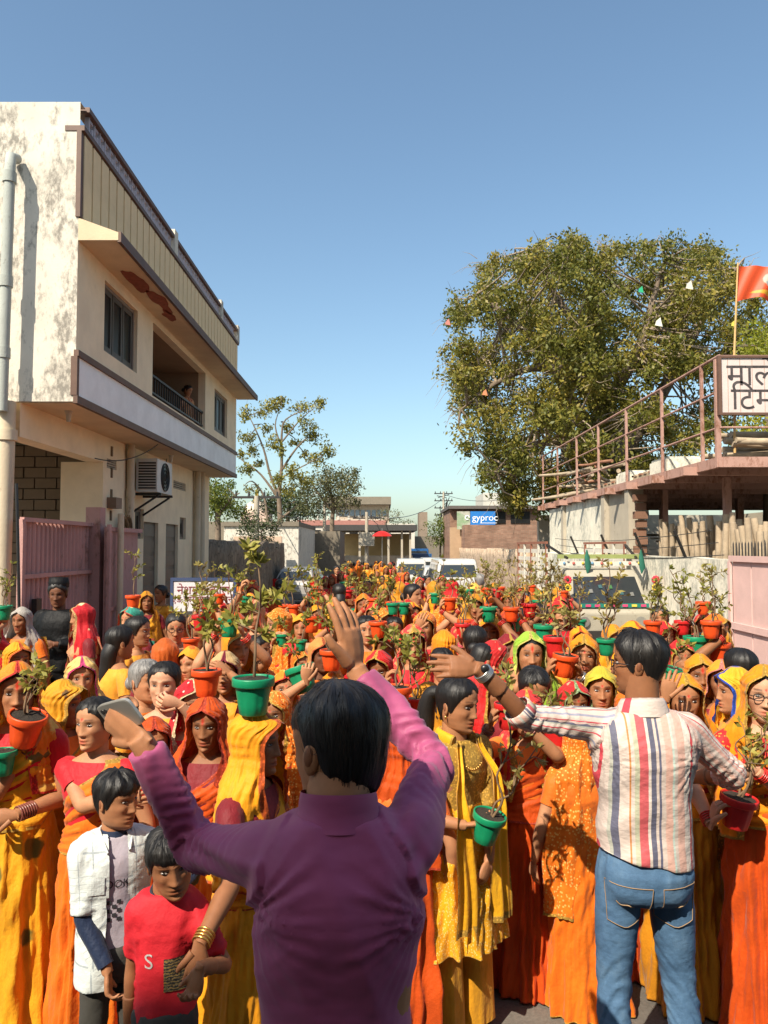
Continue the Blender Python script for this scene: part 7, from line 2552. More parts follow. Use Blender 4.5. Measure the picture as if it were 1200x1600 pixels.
def hold(key, how='u', curl=40, dx=0):
    """the arm's aim for a hand that carries the pot from below (u) or by one side (l, r)"""
    P, rad, H = POTS[key]
    if how == 'u':
        return dict(to=P + Vector((dx, .03, -H - .035)), fdir=(.15, -.5, .55), n=(0, -.4, .9), curl=25, bend=(.0, -.35, -.9))
    sg = -1 if how == 'l' else 1
    return dict(to=P + Vector((sg * (rad + .018), .01, -H * .95)), fdir=(-sg * .22, -.15, .95), n=(-sg, -.1, .1), curl=curl, bend=(sg * .7, -.2, -.7))

YDIAM = fabric('yellow_diamond_print', (.80, .36, .012), GOLD, (.16, .12, .02), 'floral', mscale=.55)
W = person
# -- pots first, so that hands can find them
pot('green pot with a tall leafy sapling balanced on the yellow-veiled woman beside the purple kurta', 396, 1058, 66, 2.55, 'green', 878, -.03, 1, 190, key='p1', lsize=.024)
pot('orange pot on the head of the frowning woman in the orange veil', 323, 1046, 47, 3.0, 'orange', 930, .06, 2, 90, key='p2')
pot('red-orange pot with a scraggy sapling lifted by the woman in the diamond print sari', 36, 1112, 58, 3.0, 'orange', 1042, .1, 2, 90, 14, key='p3')
pot('small orange pot carried on a green headscarf near the pink gate', 208, 930, 24, 6.2, 'orange', 868, .0, 1, 40, key='p4')
pot('orange pot behind the fair woman, beside the woman in glasses', 298, 997, 28, 5.0, 'orange', 925, .05, 2, 110, key='p5')
pot('green pot gripped from above beside the head of the man in purple', 479, 1040, 48, 3.7, 'green', 1000, -.1, 1, 40, -18, key='p6')
pot('orange pot on a yellow veil close to the raised hand of the man in purple', 518, 1015, 37, 4.2, 'orange', 940, -.15, 2, 70, key='p7')
pot('small orange pot lifted by the black-haired woman seen from behind', 494, 925, 20, 8.0, 'orange', 872, .1, 2, 90, key='p8')
pot('orange pot lifted by an arm with red bangles', 487, 962, 30, 5.2, 'orange', 892, -.1, 2, 100, key='p9')
pot('small green pot held by the woman in profile under an orange veil', 441, 990, 23, 5.5, 'green', 968, .1, 1, 30, key='p10')
pot('green pot held up at the far left edge near the gate', 6, 946, 26, 6.0, 'green', 880, .05, 2, 60, key='p11')
pot('large orange pot in front of the woman in the coral red veil', 618, 1072, 52, 3.55, 'orange', 985, .12, 2, 110, key='p12')
pot('red pot held low in front of the woman in the coral red veil', 648, 1090, 34, 3.7, 'red', 990, -.02, 2, 80, key='p13')
pot('green pot on the head of a woman in the middle of the crowd', 614, 942, 21, 6.3, 'green', 905, -.3, 2, 90, key='p14')
pot('small red pot in front of a face in the middle of the crowd', 567, 946, 17, 8.0, 'red', 905, -.05, 1, 40, key='p15')
pot('red pot raised by an arm with a pink bangle', 723, 974, 26, 4.9, 'red', 905, .0, 2, 80, key='p16')
pot('green pot before the face of a woman left of the raised red pot', 694, 966, 21, 6.6, 'green', 925, .1, 2, 80, key='p17')
pot('small orange pot near the tan wall, left of a small green pot', 760, 943, 18, 8.2, 'orange', 880, .0, 2, 80, key='p18')
pot('tiny green pot beside the small orange one near the tan wall', 772, 941, 15, 8.8, 'green', 880, .1, 2, 60, key='p19')
pot('green pot held high left of the green-veiled woman', 803, 966, 24, 5.8, 'green', 880, .1, 3, 100, key='p20', dry=True)
pot('wide green pot with a tall sapling above the green-veiled woman', 850, 976, 33, 4.7, 'green', 880, .15, 3, 120, key='p21', dry=True)
pot('small green pot in front of the decorated pickup cab', 876, 946, 17, 8.0, 'green', 885, -.1, 2, 70, key='p22', dry=True)
pot('red pot right behind the green-veiled woman', 868, 994, 38, 4.35, 'red', 905, -.1, 2, 60, key='p23', dry=True)
pot('orange pot gripped by hands with metal bangles beside the green veil', 880, 1022, 40, 4.0, 'orange', 960, .1, 2, 80, 6, key='p24', dry=True)
pot('small green pot behind the orange pot near the pickup', 907, 968, 19, 6.6, 'green', 900, .1, 3, 80, key='p25', dry=True)
pot('green pot beside the glasses of the man in the striped shirt', 947, 998, 30, 4.4, 'green', 885, .05, 3, 110, key='p26', dry=True)
pot('green pot with three long bare stems against the whitewashed wall', 1087, 994, 38, 4.7, 'green', 888, -.2, 3, 110, key='p27')
pot('orange pot with a tall sapling beside the green one against the whitewashed wall', 1122, 1004, 38, 4.7, 'orange', 892, -.15, 2, 80, key='p28')
pot('green pot just behind the neck of the man in the striped shirt', 1047, 1008, 20, 5.4, 'green', 960, .0, 1, 40, key='p29')
pot('green pot at the shoulder of the man in the striped shirt', 1046, 1042, 32, 4.2, 'green', 1000, .1, 1, 40, 12, key='p30')
pot('orange pot held up right of the striped man by a raised hand', 1020, 970, 28, 5.3, 'orange', 908, .05, 3, 130, key='p31')
pot('dark red pot with a thin sapling held by the woman in spectacles', 1147, 1242, 56, 2.95, 'red', 1110, .15, 3, 100, 8, key='p32')
pot('green pot cradled by the girl in the marigold suit', 756, 1268, 52, 2.90, 'green', 1110, .12, 2, 60, 12, key='p33', dry=True)
pot('red pot with a drooping sapling held in front of the woman in the red-orange sari', 795, 1098, 46, 3.2, 'red', 1060, -.2, 1, 40, key='p34', dry=True)
pot('red pot in shade between the striped sleeve and the orange veil', 868, 1128, 46, 3.35, 'red', 1085, .1, 2, 60, key='p35', dry=True)
pot('tiny green pot beside the open hand of the man in purple', 556, 951, 16, 8.2, 'green', 905, .1, 2, 70, key='p36')
pot('green pot cut by the left edge below the red-orange pot', 4, 1172, 44, 2.95, 'green', None, key='p39')
pot('green pot lower down between the two women behind the red veil', 470, 1000, 20, 5.0, 'green', 965, .1, 1, 40, key='p40')

# -- left side
W('woman in a diamond print yellow sari lifting a pot at the left edge', 28, 1035, 3.08, yaw=12, hyaw=14, skin='tan', mark='tilak', veil=fabric('orange_red_edge_cloth', (.80, .24, .015), (.60, .03, .02), (.85, .5, .1), 'blotch'), blouse=BL_RED, sari=YDIAM, drape=YDIAM,
  arms={-1: hold('p3', 'u', dx=.01), 1: 'front'}, bangles=(BANG_BROWN, 7), vkw=dict(low=.01, length=.42))
W('woman in a red blouse and plain orange sari looking to the left', 152, 1088, 3.0, yaw=-8, hyaw=-14, skin='wheat', blouse=BL_RED, sari=ORANGE, drape=ORANGE, age=.5, bangles=(BANG_GOLD, 2),
  arms={-1: dict(to=atk(188, 1246, 2.80), fdir=(1, -.1, .1), n=(0, 1, .1), curl=35, bend=(-.8, .1, -.6)), 1: 'down'})
W('woman in a mustard veil with dark blotches turned to the right', 98, 1062, 3.42, yaw=60, hyaw=20, skin='brown', veil=MUSTB, blouse=BL_ORANGE, sari=MUSTARD, drape=MUSTB, vkw=dict(fwd=.03, length=.7))
W('frowning woman in an orange veil with a pot on her head', 326, 1087, 3.0, yaw=-4, hyaw=2, tilt=4, skin='brown', mark='tilak', veil=ORANGE2, blouse=BL_MAROON, sari=ORANGE, drape=ORANGE2, age=.9, vkw=dict(low=-.004, length=.6))
W('woman in a bright yellow veil and sari with a green pot on her head', 396, 1109, 2.58, yaw=70, hyaw=5, skin='brown', veil=YELLOW2, blouse=BL_MAROON, sari=YELLOW2, drape=YELLOW2, bangles=(BANG_GOLD, 4),
  arms={-1: dict(to=at(312, 1478, 2.33), fdir=(-.1, -.1, -1), n=(-.2, 1, 0), curl=40, wbend=(.6, .4, -.3)), 1: 'front'}, vkw=dict(length=.5, fwd=.02))
W('woman in a cream veil edged with pink', 128, 1026, 4.0, yaw=15, hyaw=10, skin='wheat', veil=CREAMV, blouse=BL_YELLOW, sari=YELLOW, drape=CREAMV, lod=0, vkw=dict(length=.6))
W('girl in a yellow top with long loose black hair, turned away', 186, 978, 4.85, yaw=125, hyaw=5, hair='long', blouse=BL_YELLOW, sari=YELLOW, mark=None, skin='tan')
W('girl in profile with tied-back hair and a yellow top', 214, 962, 5.3, yaw=80, hair='pony', blouse=BL_YELLOW, sari=YELLOW, drape=YELLOW2, mark=None, skin='wheat', lod=0)
W('woman in a green printed headscarf near the pink gate', 207, 947, 6.2, yaw=-30, veil=TEALV, blouse=BL_MAROON, sari=MAROON, drape=TEALV, skin='wheat', lod=1)
W('grey-haired woman wrapped in an orange shawl beside the fair woman', 226, 1030, 3.75, yaw=55, hairc='grey', hair='bun', blouse=BL_ORANGE, sari=ORANGE, drape=ORZARI, age=1, skin='wheat', lod=0)
W('fair bareheaded woman facing the lens with a hand at her chest', 258, 1033, 3.55, yaw=6, hyaw=-6, skin='fair', blouse=BL_YELLOW, sari=YELLOW2, drape=YELLOW2, mark=None, arms={1: dict(to=atk(283, 1102, 3.30), fdir=(-.9, -.2, .3), n=(0, 1, .2), curl=40)})
W('woman in a red dotted veil behind the frowning woman', 300, 1062, 3.38, yaw=30, skin='wheat', veil=REDBAN, blouse=BL_RED, sari=RED, drape=REDBAN, lod=0)
W('woman in a plain rust veil seen from behind', 258, 998, 4.55, yaw=185, veil=RUST, blouse=BL_MAROON, sari=RUST, lod=1, vkw=dict(length=.7))
r_ = W('woman in spectacles and a dark printed top behind the saplings', 275, 957, 5.6, yaw=15, tilt=10, skin='wheat', blouse=DARKPR, sari=MAROON, drape=DARKPR, lod=1)
W('woman in a maroon-edged veil with a hand raised to her forehead', 352, 1018, 4.0, yaw=5, skin='tan', mark='tilak', veil=fabric('beige_maroon_edge_cloth', (.55, .36, .16), (.22, .01, .03), None, None), blouse=BL_YELLOW, sari=YELLOW, drape=YFLOR, lod=0,
  arms={1: dict(to=atk(358, 1052, 3.82), fdir=(-.7, -.1, .5), n=(0, .5, -.6), curl=30)})
W('woman in a peach veil raising an arm behind the leafy sapling', 398, 938, 6.2, yaw=-10, veil=PEACH, blouse=BL_ORANGE, sari=ORANGE, drape=ORZARI, lod=1, arms={-1: dict(to=atk(377, 925, 6.0), fdir=(.2, 0, 1), n=(1, 0, 0), curl=60)})
W('woman in profile under an orange veil holding a small green pot', 437, 951, 5.6, yaw=-55, hyaw=-8, veil=ORZARI, blouse=BL_RED, sari=ORANGE, drape=ORZARI, skin='wheat', lod=0, arms={-1: hold('p10', 'l'), 1: hold('p10', 'r')})
W('girl with loose dark hair in profile, facing right, in orange', 402, 991, 4.85, yaw=62, hair='long', blouse=BL_ORANGE, sari=ORANGE, drape=ORANGE, skin='brown', mark=None, lod=0)
W('woman in an orange patterned veil lifting a pot with her bangled arm', 446, 1046, 4.2, yaw=10, veil=fabric('orange_red_edge_cloth', (.8, .24, .015)), blouse=BL_ORANGE, sari=ORANGE, drape=ORANGE, bangles=(BANG_RED, 6), lod=0, arms={1: hold('p9', 'l'), -1: 'front'})
W('woman behind the man in purple gripping a green pot from above', 503, 1066, 3.75, yaw=5, veil=YELLOW, blouse=BL_YELLOW, sari=YELLOW, drape=YELLOW, lod=0, skin='wheat', arms={-1: dict(to=atk(478, 1066, 3.62), fdir=(.1, -.2, 1), n=(0, .6, -.2), curl=50)})
W('woman in a marigold veil under an orange pot beside the raised hand', 520, 1050, 4.25, yaw=20, veil=YELLOW, blouse=BL_ORANGE, sari=YELLOW, skin='brown', lod=0, vkw=dict(low=-.02, fwd=.03))
W('dark-faced woman in a deep peach veil left of the raised hand', 501, 996, 4.75, yaw=25, veil=fabric('tan_orange_cloth', (.58, .25, .06), (.5, .1, .03)), blouse=BL_ORANGE, sari=ORANGE, skin='dark', lod=1)
W('woman in a light brown veil shading her eyes behind the raised hand', 541, 950, 5.9, yaw=-10, veil=fabric('light_brown_cloth', (.50, .28, .12), (.3, .1, .05)), blouse=BL_RED, sari=ORANGE, lod=1, skin='tan', arms={1: dict(to=atk(552, 962, 5.6), fdir=(-.6, 0, .5), n=(0, .5, -.6), curl=25)})
W('black-haired woman seen from behind lifting a small pot', 530, 912, 8.6, yaw=195, hair='long', blouse=BL_MAROON, sari=MAROON, drape=BLACKC, lod=1, bangles=(BANG_RED, 5), arms={1: hold('p8', 'r')})
W('woman in grey with an orange stole, seen from behind near the silver car', 438, 905, 11.5, yaw=185, hair='bun', blouse=GREYC, sari=GREYC, drape=ORANGE2, lod=1)
W('grey-haired old woman in orange by the corner pipe', 35, 949, 6.5, yaw=-5, hairc='grey', age=1, veil=fabric('pale_grey_veil', (.42, .38, .33)), blouse=BL_ORANGE, sari=ORANGE, drape=ORANGE, skin='brown', lod=1)
W('woman in a red dotted veil with gold flowers in front of the pink gate', 131, 943, 6.3, yaw=-55, veil=fabric('red_flower_cloth', (.56, .012, .02), (.65, .40, .15), (.70, .55, .30), 'floral', mscale=.9), blouse=BL_MAROON, sari=MAROON, drape=PEACH, skin='tan', lod=1, vkw=dict(length=.75))
W('woman in a plain yellow veil at the left edge, facing right', 27, 1003, 4.6, yaw=45, veil=YELLOW2, blouse=BL_YELLOW, sari=YELLOW, skin='brown', lod=0)
W('woman in a red blouse holding up a green pot, cut by the left edge', -12, 962, 6.0, yaw=10, veil=RED, blouse=BL_RED, sari=RED, lod=1, arms={1: hold('p11', 'u')})
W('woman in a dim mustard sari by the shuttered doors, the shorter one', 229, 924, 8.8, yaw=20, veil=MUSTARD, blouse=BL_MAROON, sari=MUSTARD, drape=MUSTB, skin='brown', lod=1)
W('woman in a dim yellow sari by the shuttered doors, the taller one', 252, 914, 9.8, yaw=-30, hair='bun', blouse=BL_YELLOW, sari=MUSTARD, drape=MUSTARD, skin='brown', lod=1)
W('woman with dark hair standing behind the board with brown lettering', 318, 938, 9.0, yaw=160, hair='bun', blouse=GREYC, sari=MAROON, drape=GREYC, lod=1)
W('woman in saffron half hidden by the tall sapling near the lettered board', 300, 1010, 4.6, yaw=-20, veil=YFLOR, blouse=BL_YELLOW, sari=YELLOW, drape=YFLOR, lod=1)
W('woman in a bright yellow veil below the small orange pot, left of centre', 494, 945, 8.0, yaw=25, veil=YELLOW, blouse=BL_ORANGE, sari=YELLOW, lod=1, skin='tan')
W('woman in an orange veil low behind the yellow veil with the green pot', 432, 1080, 3.55, yaw=-15, veil=ORZARI, blouse=BL_RED, sari=ORANGE, drape=ORZARI, lod=0, skin='brown')
W('woman in orange just left of the raised sleeve of the man in purple', 470, 1015, 5.3, yaw=30, veil=ORANGE, blouse=BL_ORANGE, sari=ORANGE, lod=1)
# -- middle
W('woman in a coral red veil facing the lens behind the saplings', 645, 976, 4.7, yaw=5, hyaw=-4, veil=REDPINK, blouse=BL_RED, sari=RED, drape=REDPINK, skin='tan', lod=0, mark='tilak', vkw=dict(low=.0, length=.75), arms={-1: hold('p12', 'l'), 1: 'front'})
W('bareheaded woman in orange facing the lens left of the coral red veil', 572, 961, 5.6, yaw=10, blouse=BL_ORANGE, sari=ORANGE, drape=ORANGE, skin='wheat', lod=0)
W('woman with a green pot on her bare head in the middle of the crowd', 616, 963, 6.3, yaw=0, blouse=BL_YELLOW, sari=YELLOW, drape=YELLOW, skin='brown', lod=0, mark='tilak')
W('woman in an orange veil hiding her face with one hand', 664, 955, 5.6, yaw=-15, veil=ORZARI, blouse=BL_RED, sari=ORANGE, drape=ORZARI, skin='tan', lod=0, arms={-1: dict(to=atk(652, 985, 5.35), fdir=(.3, -.1, .9), n=(.3, .8, 0), curl=20)})
W('woman behind the small red pot in the middle of the crowd', 568, 928, 8.0, yaw=0, veil=ORANGE, blouse=BL_RED, sari=ORANGE, lod=1, skin='brown')
W('woman in a deep yellow veil facing the lens, far middle', 600, 914, 9.3, yaw=0, veil=MUSTARD, blouse=BL_YELLOW, sari=YELLOW, drape=YELLOW, lod=1, skin='brown')
W('mustard veil seen from behind, left of the bareheaded woman in orange', 625, 909, 10.0, yaw=180, veil=MUSTARD, blouse=BL_YELLOW, sari=MUSTARD, lod=1)
W('bareheaded woman in a red blouse in profile, far middle', 644, 912, 7.9, yaw=55, hair='bun', blouse=BL_ORANGE, sari=RED, drape=ORANGE, lod=1, skin='wheat', arms={1: dict(to=atk(668, 965, 7.6), fdir=(.2, 0, 1), n=(-1, 0, 0), curl=30)})
W('tall mustard veil seen from behind near the white van', 678, 908, 9.5, yaw=185, veil=fabric('deep_mustard_cloth', (.50, .22, .012)), blouse=BL_YELLOW, sari=MUSTARD, lod=1, vkw=dict(length=.8))
W('woman in a marigold veil seen from behind right of the coral red veil', 694, 985, 5.1, yaw=190, veil=YELLOW, blouse=BL_YELLOW, sari=YELLOW, lod=0, vkw=dict(length=.75))
W('woman raising a red pot with a pink-bangled arm', 742, 978, 4.75, yaw=170, hair='bun', blouse=BL_RED, sari=ORANGE, drape=ORANGE, lod=0, bangles=(plain('pink_bangle', (.65, .08, .12), .4), 2), arms={1: hold('p16', 'u')})
W('bending woman under a red veil with a broad green printed border', 752, 1002, 4.25, yaw=115, tilt=28, veil=PRINTG, blouse=BL_RED, sari=ORANGE, drape=PRINTG, lod=0, bangles=(BANG_RED, 6), skin='tan', arms={-1: dict(to=atk(800, 1030, 4.1), fdir=(.4, 0, .7), n=(.3, 1, 0), curl=40), 1: 'front'}, vkw=dict(length=.45))
W('woman behind the green pot left of the raised red pot', 702, 948, 6.8, yaw=-10, veil=YFLOR, blouse=BL_RED, sari=ORANGE, lod=1, skin='brown', arms={-1: hold('p17', 'l'), 1: hold('p17', 'r')})
W('woman in a floral yellow sari seen from behind', 722, 934, 7.3, yaw=200, veil=YFLOR, blouse=BL_YELLOW, sari=YFLOR, lod=1, vkw=dict(length=.9))
W('woman in a mustard veil looking down beside the floral yellow sari', 744, 928, 7.7, yaw=-20, tilt=12, veil=MUSTARD, blouse=BL_YELLOW, sari=YELLOW, lod=1, skin='tan')
W('woman in a deep red veil in front of the utility vehicle', 706, 905, 11.2, yaw=150, veil=RED, blouse=BL_RED, sari=RED, lod=1)
W('grey-haired man in a white shirt near the tan wall', 750, 897, 12.5, yaw=-160, hair='short', hairc='grey', mark=None, blouse=WHITEC, sari=WHITEC, drape=None, lod=1, male=True, sleeve=.95)
W('woman in a bright floral yellow and orange veil near the tan wall', 740, 911, 10.2, yaw=170, veil=fabric('yellow_orange_floral', (.80, .50, .08), None, (.80, .16, .05), 'floral', mscale=1.4), blouse=BL_ORANGE, sari=YFLOR, lod=1)
W('woman low behind the girl in the marigold suit, in a yellow veil', 668, 1066, 3.75, yaw=60, veil=MUSTARD, blouse=BL_YELLOW, sari=YELLOW, lod=0, skin='brown')
W('woman in orange behind the left shoulder of the girl with the ponytail', 628, 1130, 3.0, yaw=170, veil=ORANGE2, blouse=BL_ORANGE, sari=ORANGE2, lod=0)
W('woman in a red and gold sari between the red pots', 596, 1015, 4.4, yaw=-20, veil=RED, blouse=BL_RED, sari=RED, drape=REDPINK, lod=0, skin='brown', tilt=14)
W('woman in an orange sari behind the coral veil, far right shoulder', 690, 1012, 4.45, yaw=15, hair='bun', blouse=BL_ORANGE, sari=ORANGE, drape=ORZARI, lod=0, skin='tan')
# -- right
W('woman in a lime green veil facing the lens', 827, 988, 4.05, yaw=2, hyaw=-3, tilt=-2, veil=GREENV, blouse=BL_YELLOW, sari=YELLOW, drape=GREENV, skin='tan', mark='tilak', lod=0, mouth=.006, vkw=dict(low=.012, length=.6))
W('woman with a bowed dark head just behind the striped sleeve', 833, 1040, 3.55, yaw=0, tilt=22, blouse=BL_MAROON, sari=ORANGE, drape=ORANGE2, skin='tan', lod=0)
W('woman in a red-orange sari standing behind the red pot with drooping sapling', 822, 1078, 3.45, yaw=-6, veil=REDPINK, blouse=BL_ORANGE, sari=ORANGE2, drape=ORANGE2, skin='tan', lod=0, bangles=(BANG_BROWN, 3), arms={1: hold('p34', 'r'), -1: hold('p34', 'l')}, vkw=dict(length=.45))
W('woman in an orange veil turned away beside the striped shirt', 905, 1122, 3.30, yaw=195, veil=ORZARI, blouse=BL_ORANGE, sari=ORANGE, lod=0, vkw=dict(length=.95, wide=1.1))
W('woman in a maroon veil behind the green-veiled woman', 794, 990, 4.95, yaw=10, veil=MAROON, blouse=BL_RED, sari=RED, lod=1, skin='dark')
W('woman with metal bangles gripping the orange pot with both hands', 912, 992, 4.3, yaw=-12, veil=YELLOW, blouse=BL_YELLOW, sari=YELLOW, drape=YELLOW, lod=0, bangles=(M_STEEL, 2), skin='tan', arms={-1: hold('p24', 'l'), 1: hold('p24', 'r')})
W('woman in a floral yellow veil behind the striped shoulder', 938, 1042, 3.75, yaw=-10, veil=fabric('lime_floral_cloth', (.62, .44, .04), None, (.45, .38, .03), 'blotch'), blouse=BL_YELLOW, sari=YELLOW, lod=0, skin='tan', arms={1: hold('p26', 'r')})
W('woman with a dotted red headband low behind the striped sleeve', 895, 1064, 3.6, yaw=5, veil=PRINTG, blouse=BL_RED, sari=RED, lod=0, skin='brown')
W('dark-haired woman in red holding a green pot near the pickup', 842, 942, 6.5, yaw=170, hair='bun', blouse=BL_RED, sari=RED, drape=ORANGE, lod=1, arms={1: hold('p20', 'r'), -1: hold('p22', 'l')})
W('woman in an orange veil under the wide green pot', 862, 985, 5.0, yaw=0, veil=ORANGE, blouse=BL_ORANGE, sari=ORANGE, lod=1, skin='tan', arms={-1: hold('p21', 'u')})
W('woman in a yellow veil holding up the small green pot near the pickup', 905, 978, 5.9, yaw=-5, veil=YELLOW2, blouse=BL_RED, sari=YELLOW, lod=1, skin='brown', arms={1: hold('p25', 'u')})
W('woman in a bright yellow veil left of the striped man', 957, 976, 5.6, yaw=10, veil=YELLOW, blouse=BL_YELLOW, sari=YELLOW, lod=1, skin='tan')
W('woman in a yellow veil left of the green-veiled woman, farther back', 772, 955, 6.4, yaw=10, veil=YELLOW2, blouse=BL_RED, sari=YELLOW, lod=1, skin='tan')
W('woman in saffron holding the small orange pot near the tan wall', 765, 952, 7.9, yaw=-10, veil=ORANGE, blouse=BL_ORANGE, sari=ORANGE, lod=1, arms={-1: hold('p18', 'u')})
W('dark-haired woman in yellow farther back between the saplings', 812, 950, 7.0, yaw=150, hair='bun', blouse=BL_YELLOW, sari=YELLOW, drape=YELLOW, lod=1)
W('woman in a yellow veil with a hand beside her eye, behind the striped shoulder', 1068, 1053, 3.35, yaw=-8, veil=YELLOW, blouse=BL_RED, sari=MUSTARD, drape=YELLOW, skin='tan', lod=0, vkw=dict(low=.006, length=.8), arms={-1: dict(to=atk(1040, 1092, 3.15), fdir=(.2, -.1, .9), n=(.4, .8, 0), curl=25), 1: 'down'})
W('dark-faced woman in a marigold veil under the green pot by the wall', 1092, 1022, 4.05, yaw=-10, veil=YELLOW, blouse=BL_ORANGE, sari=YELLOW, lod=0, skin='brown', mark='tilak')
W('dark-faced woman in an orange edged veil under the orange pot by the wall', 1128, 1031, 3.95, yaw=-25, veil=fabric('orange_edged_cloth', (.78, .30, .02), (.75, .25, .2)), blouse=BL_MAROON, sari=ORANGE, lod=0, skin='brown', mark='tilak')
W('woman in a yellow veil with a blue border, in profile', 1152, 1043, 3.5, yaw=-95, hyaw=0, veil=BLUEB, blouse=BL_YELLOW, sari=YELLOW, drape=BLUEB, lod=0, skin='wheat')
gw = W('woman in spectacles and a marigold veil holding a dark red pot at the right edge', 1192, 1040, 3.12, yaw=-14, hyaw=-6, veil=YELLOW, blouse=fabric('red_gold_blouse', (.5, .02, .02), GOLD, GOLD, 'zari'), sari=ORANGE2, drape=YELLOW, skin='fair', lod=0, bangles=(BANG_RED, 4),
  arms={-1: hold('p32', 'l'), 1: dict(to=atk(1182, 1205, 2.95), fdir=(-.9, -.1, 0), n=(0, .8, .2), curl=40)}, vkw=dict(low=.010, length=.62))
s_ = gw['scale_used']
glasses(gw, Matrix.Translation(Vector((0, -.010, 1.490)) * s_) @ Matrix.Rotation(R(-6), 4, 'Z') @ Matrix.Scale(s_, 4))
s_ = r_['scale_used']
glasses(r_, Matrix.Translation(Vector((0, -.010, 1.490)) * s_) @ Matrix.Rotation(R(10), 4, 'X') @ Matrix.Scale(s_, 4))
W('dark-haired woman seen from behind near the pink yard gate', 1158, 1013, 3.85, yaw=200, hair='bun', blouse=BL_ORANGE, sari=ORANGE, drape=ORANGE, lod=0)
W('woman in a red veil behind the green pot at the striped shoulder', 1062, 1000, 4.6, yaw=0, veil=RED, blouse=BL_RED, sari=RED, lod=1, skin='tan', arms={1: hold('p27', 'u')})
W('dark-haired woman behind the orange pot by the whitewashed wall', 1100, 988, 5.2, yaw=170, hair='bun', blouse=BL_ORANGE, sari=ORANGE, drape=ORANGE, lod=1, arms={1: hold('p28', 'u')})
W('woman raising an orange pot right of the pickup windscreen', 1030, 946, 6.4, yaw=-15, hair='bun', blouse=BL_RED, sari=ORANGE, drape=ORANGE, lod=1, skin='tan', arms={-1: hold('p31', 'l'), 1: hold('p31', 'r')})
W('woman in a saffron sari filling the gap behind the striped man and the wall', 1010, 1030, 4.5, yaw=10, veil=ORANGE, blouse=BL_ORANGE, sari=ORANGE, lod=1)
W('woman in deep orange just right of the girl in the marigold suit', 770, 1050, 3.9, yaw=20, veil=RED, blouse=BL_ORANGE, sari=ORANGE2, lod=0, skin='brown')
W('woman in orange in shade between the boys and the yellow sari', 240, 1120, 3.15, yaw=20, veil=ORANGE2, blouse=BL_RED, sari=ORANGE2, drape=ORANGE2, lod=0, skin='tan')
W('woman in an orange sari behind the striped man, right leg side', 985, 1075, 3.6, yaw=0, veil=ORANGE, blouse=BL_ORANGE, sari=ORANGE2, drape=ORANGE, lod=0)

KY = 1.0
# -- the packed middle of the crowd, behind the ones picked out above
rm = random.Random(33)
FILLC = [('saffron', ORANGE, BL_ORANGE), ('marigold', YELLOW, BL_YELLOW), ('deep orange', ORANGE2, BL_RED), ('bright yellow', YELLOW2, BL_YELLOW), ('gold-flecked orange', ORZARI, BL_RED), ('red', RED, BL_RED), ('floral yellow', YFLOR, BL_YELLOW), ('coral', REDPINK, BL_ORANGE), ('mustard', MUSTARD, BL_YELLOW)]
made = 0
for t in range(1600):
    if made >= 96:
        break
    Y = 3.9 + 9.0 * rm.random() ** 1.3
    px = rm.uniform(330 if Y > 6 else 60, 1010 if Y > 7 else 1120)
    gap = t < 160
    if gap:
        Y, px = rm.uniform(3.55, 4.3), rm.uniform(640, 1180)
    h = rm.uniform(1.36, 1.42) if gap else rm.uniform(1.44, 1.56)
    z = gz(Y) + h
    X = (px - 600) / F * Y
    if X < -2.4 or X > 3.6 or any((X - a) ** 2 + ((Y - b) * .8) ** 2 < (.27 if gap else .33) ** 2 for a, b in PLACED):
        continue
    top = HOR + (CAMZ - z) / Y * F
    if (555 < px < 610 and Y > 9) or (880 < px < 1065 and top < 968) or (395 < px < 505 and top < 945) or (608 < px < 755 and top < 928) or (px < 230 and top < 1000):
        continue
    nm, cl, bl = rm.choice(FILLC)
    made += 1
    arms = None
    if not gap and rm.random() < .62:
        c = rm.choice(('green', 'orange', 'orange', 'red'))
        k = 'fill%d' % made
        pot('%s pot with a thin sapling held up deep in the crowd' % c, px + rm.uniform(-14, 14), top + rm.uniform(-26, 6) * 5 / Y, .13 * F / (Y - .2), Y - .2, c, top - rm.uniform(40, 95) * 5 / Y, rm.uniform(-.15, .15), rm.choice((1, 1, 2)), 34, key=k, dry=rm.random() < .5)
        arms = {1: hold(k, 'r')} if rm.random() < .5 else {-1: hold(k, 'l'), 1: hold(k, 'r')}
    W('woman in a %s veil packed deep in the crowd' % nm, px, top, Y, yaw=rm.uniform(-45, 45) if rm.random() < .75 else rm.uniform(140, 220), hyaw=rm.uniform(-12, 12), tilt=rm.uniform(-4, 12), veil=cl, blouse=bl, sari=cl, lod=1, skin=rm.choice(('tan', 'brown', 'brown', 'wheat')),
      arms=arms, group='women in %s veils deep in the crowd' % nm, bangles=(BANG_RED, 3) if rm.random() < .4 else None, vkw=dict(low=rm.uniform(-.015, .01), fwd=rm.uniform(.008, .03), length=rm.uniform(.45, .7), fold=rm.uniform(.9, 1.6)))

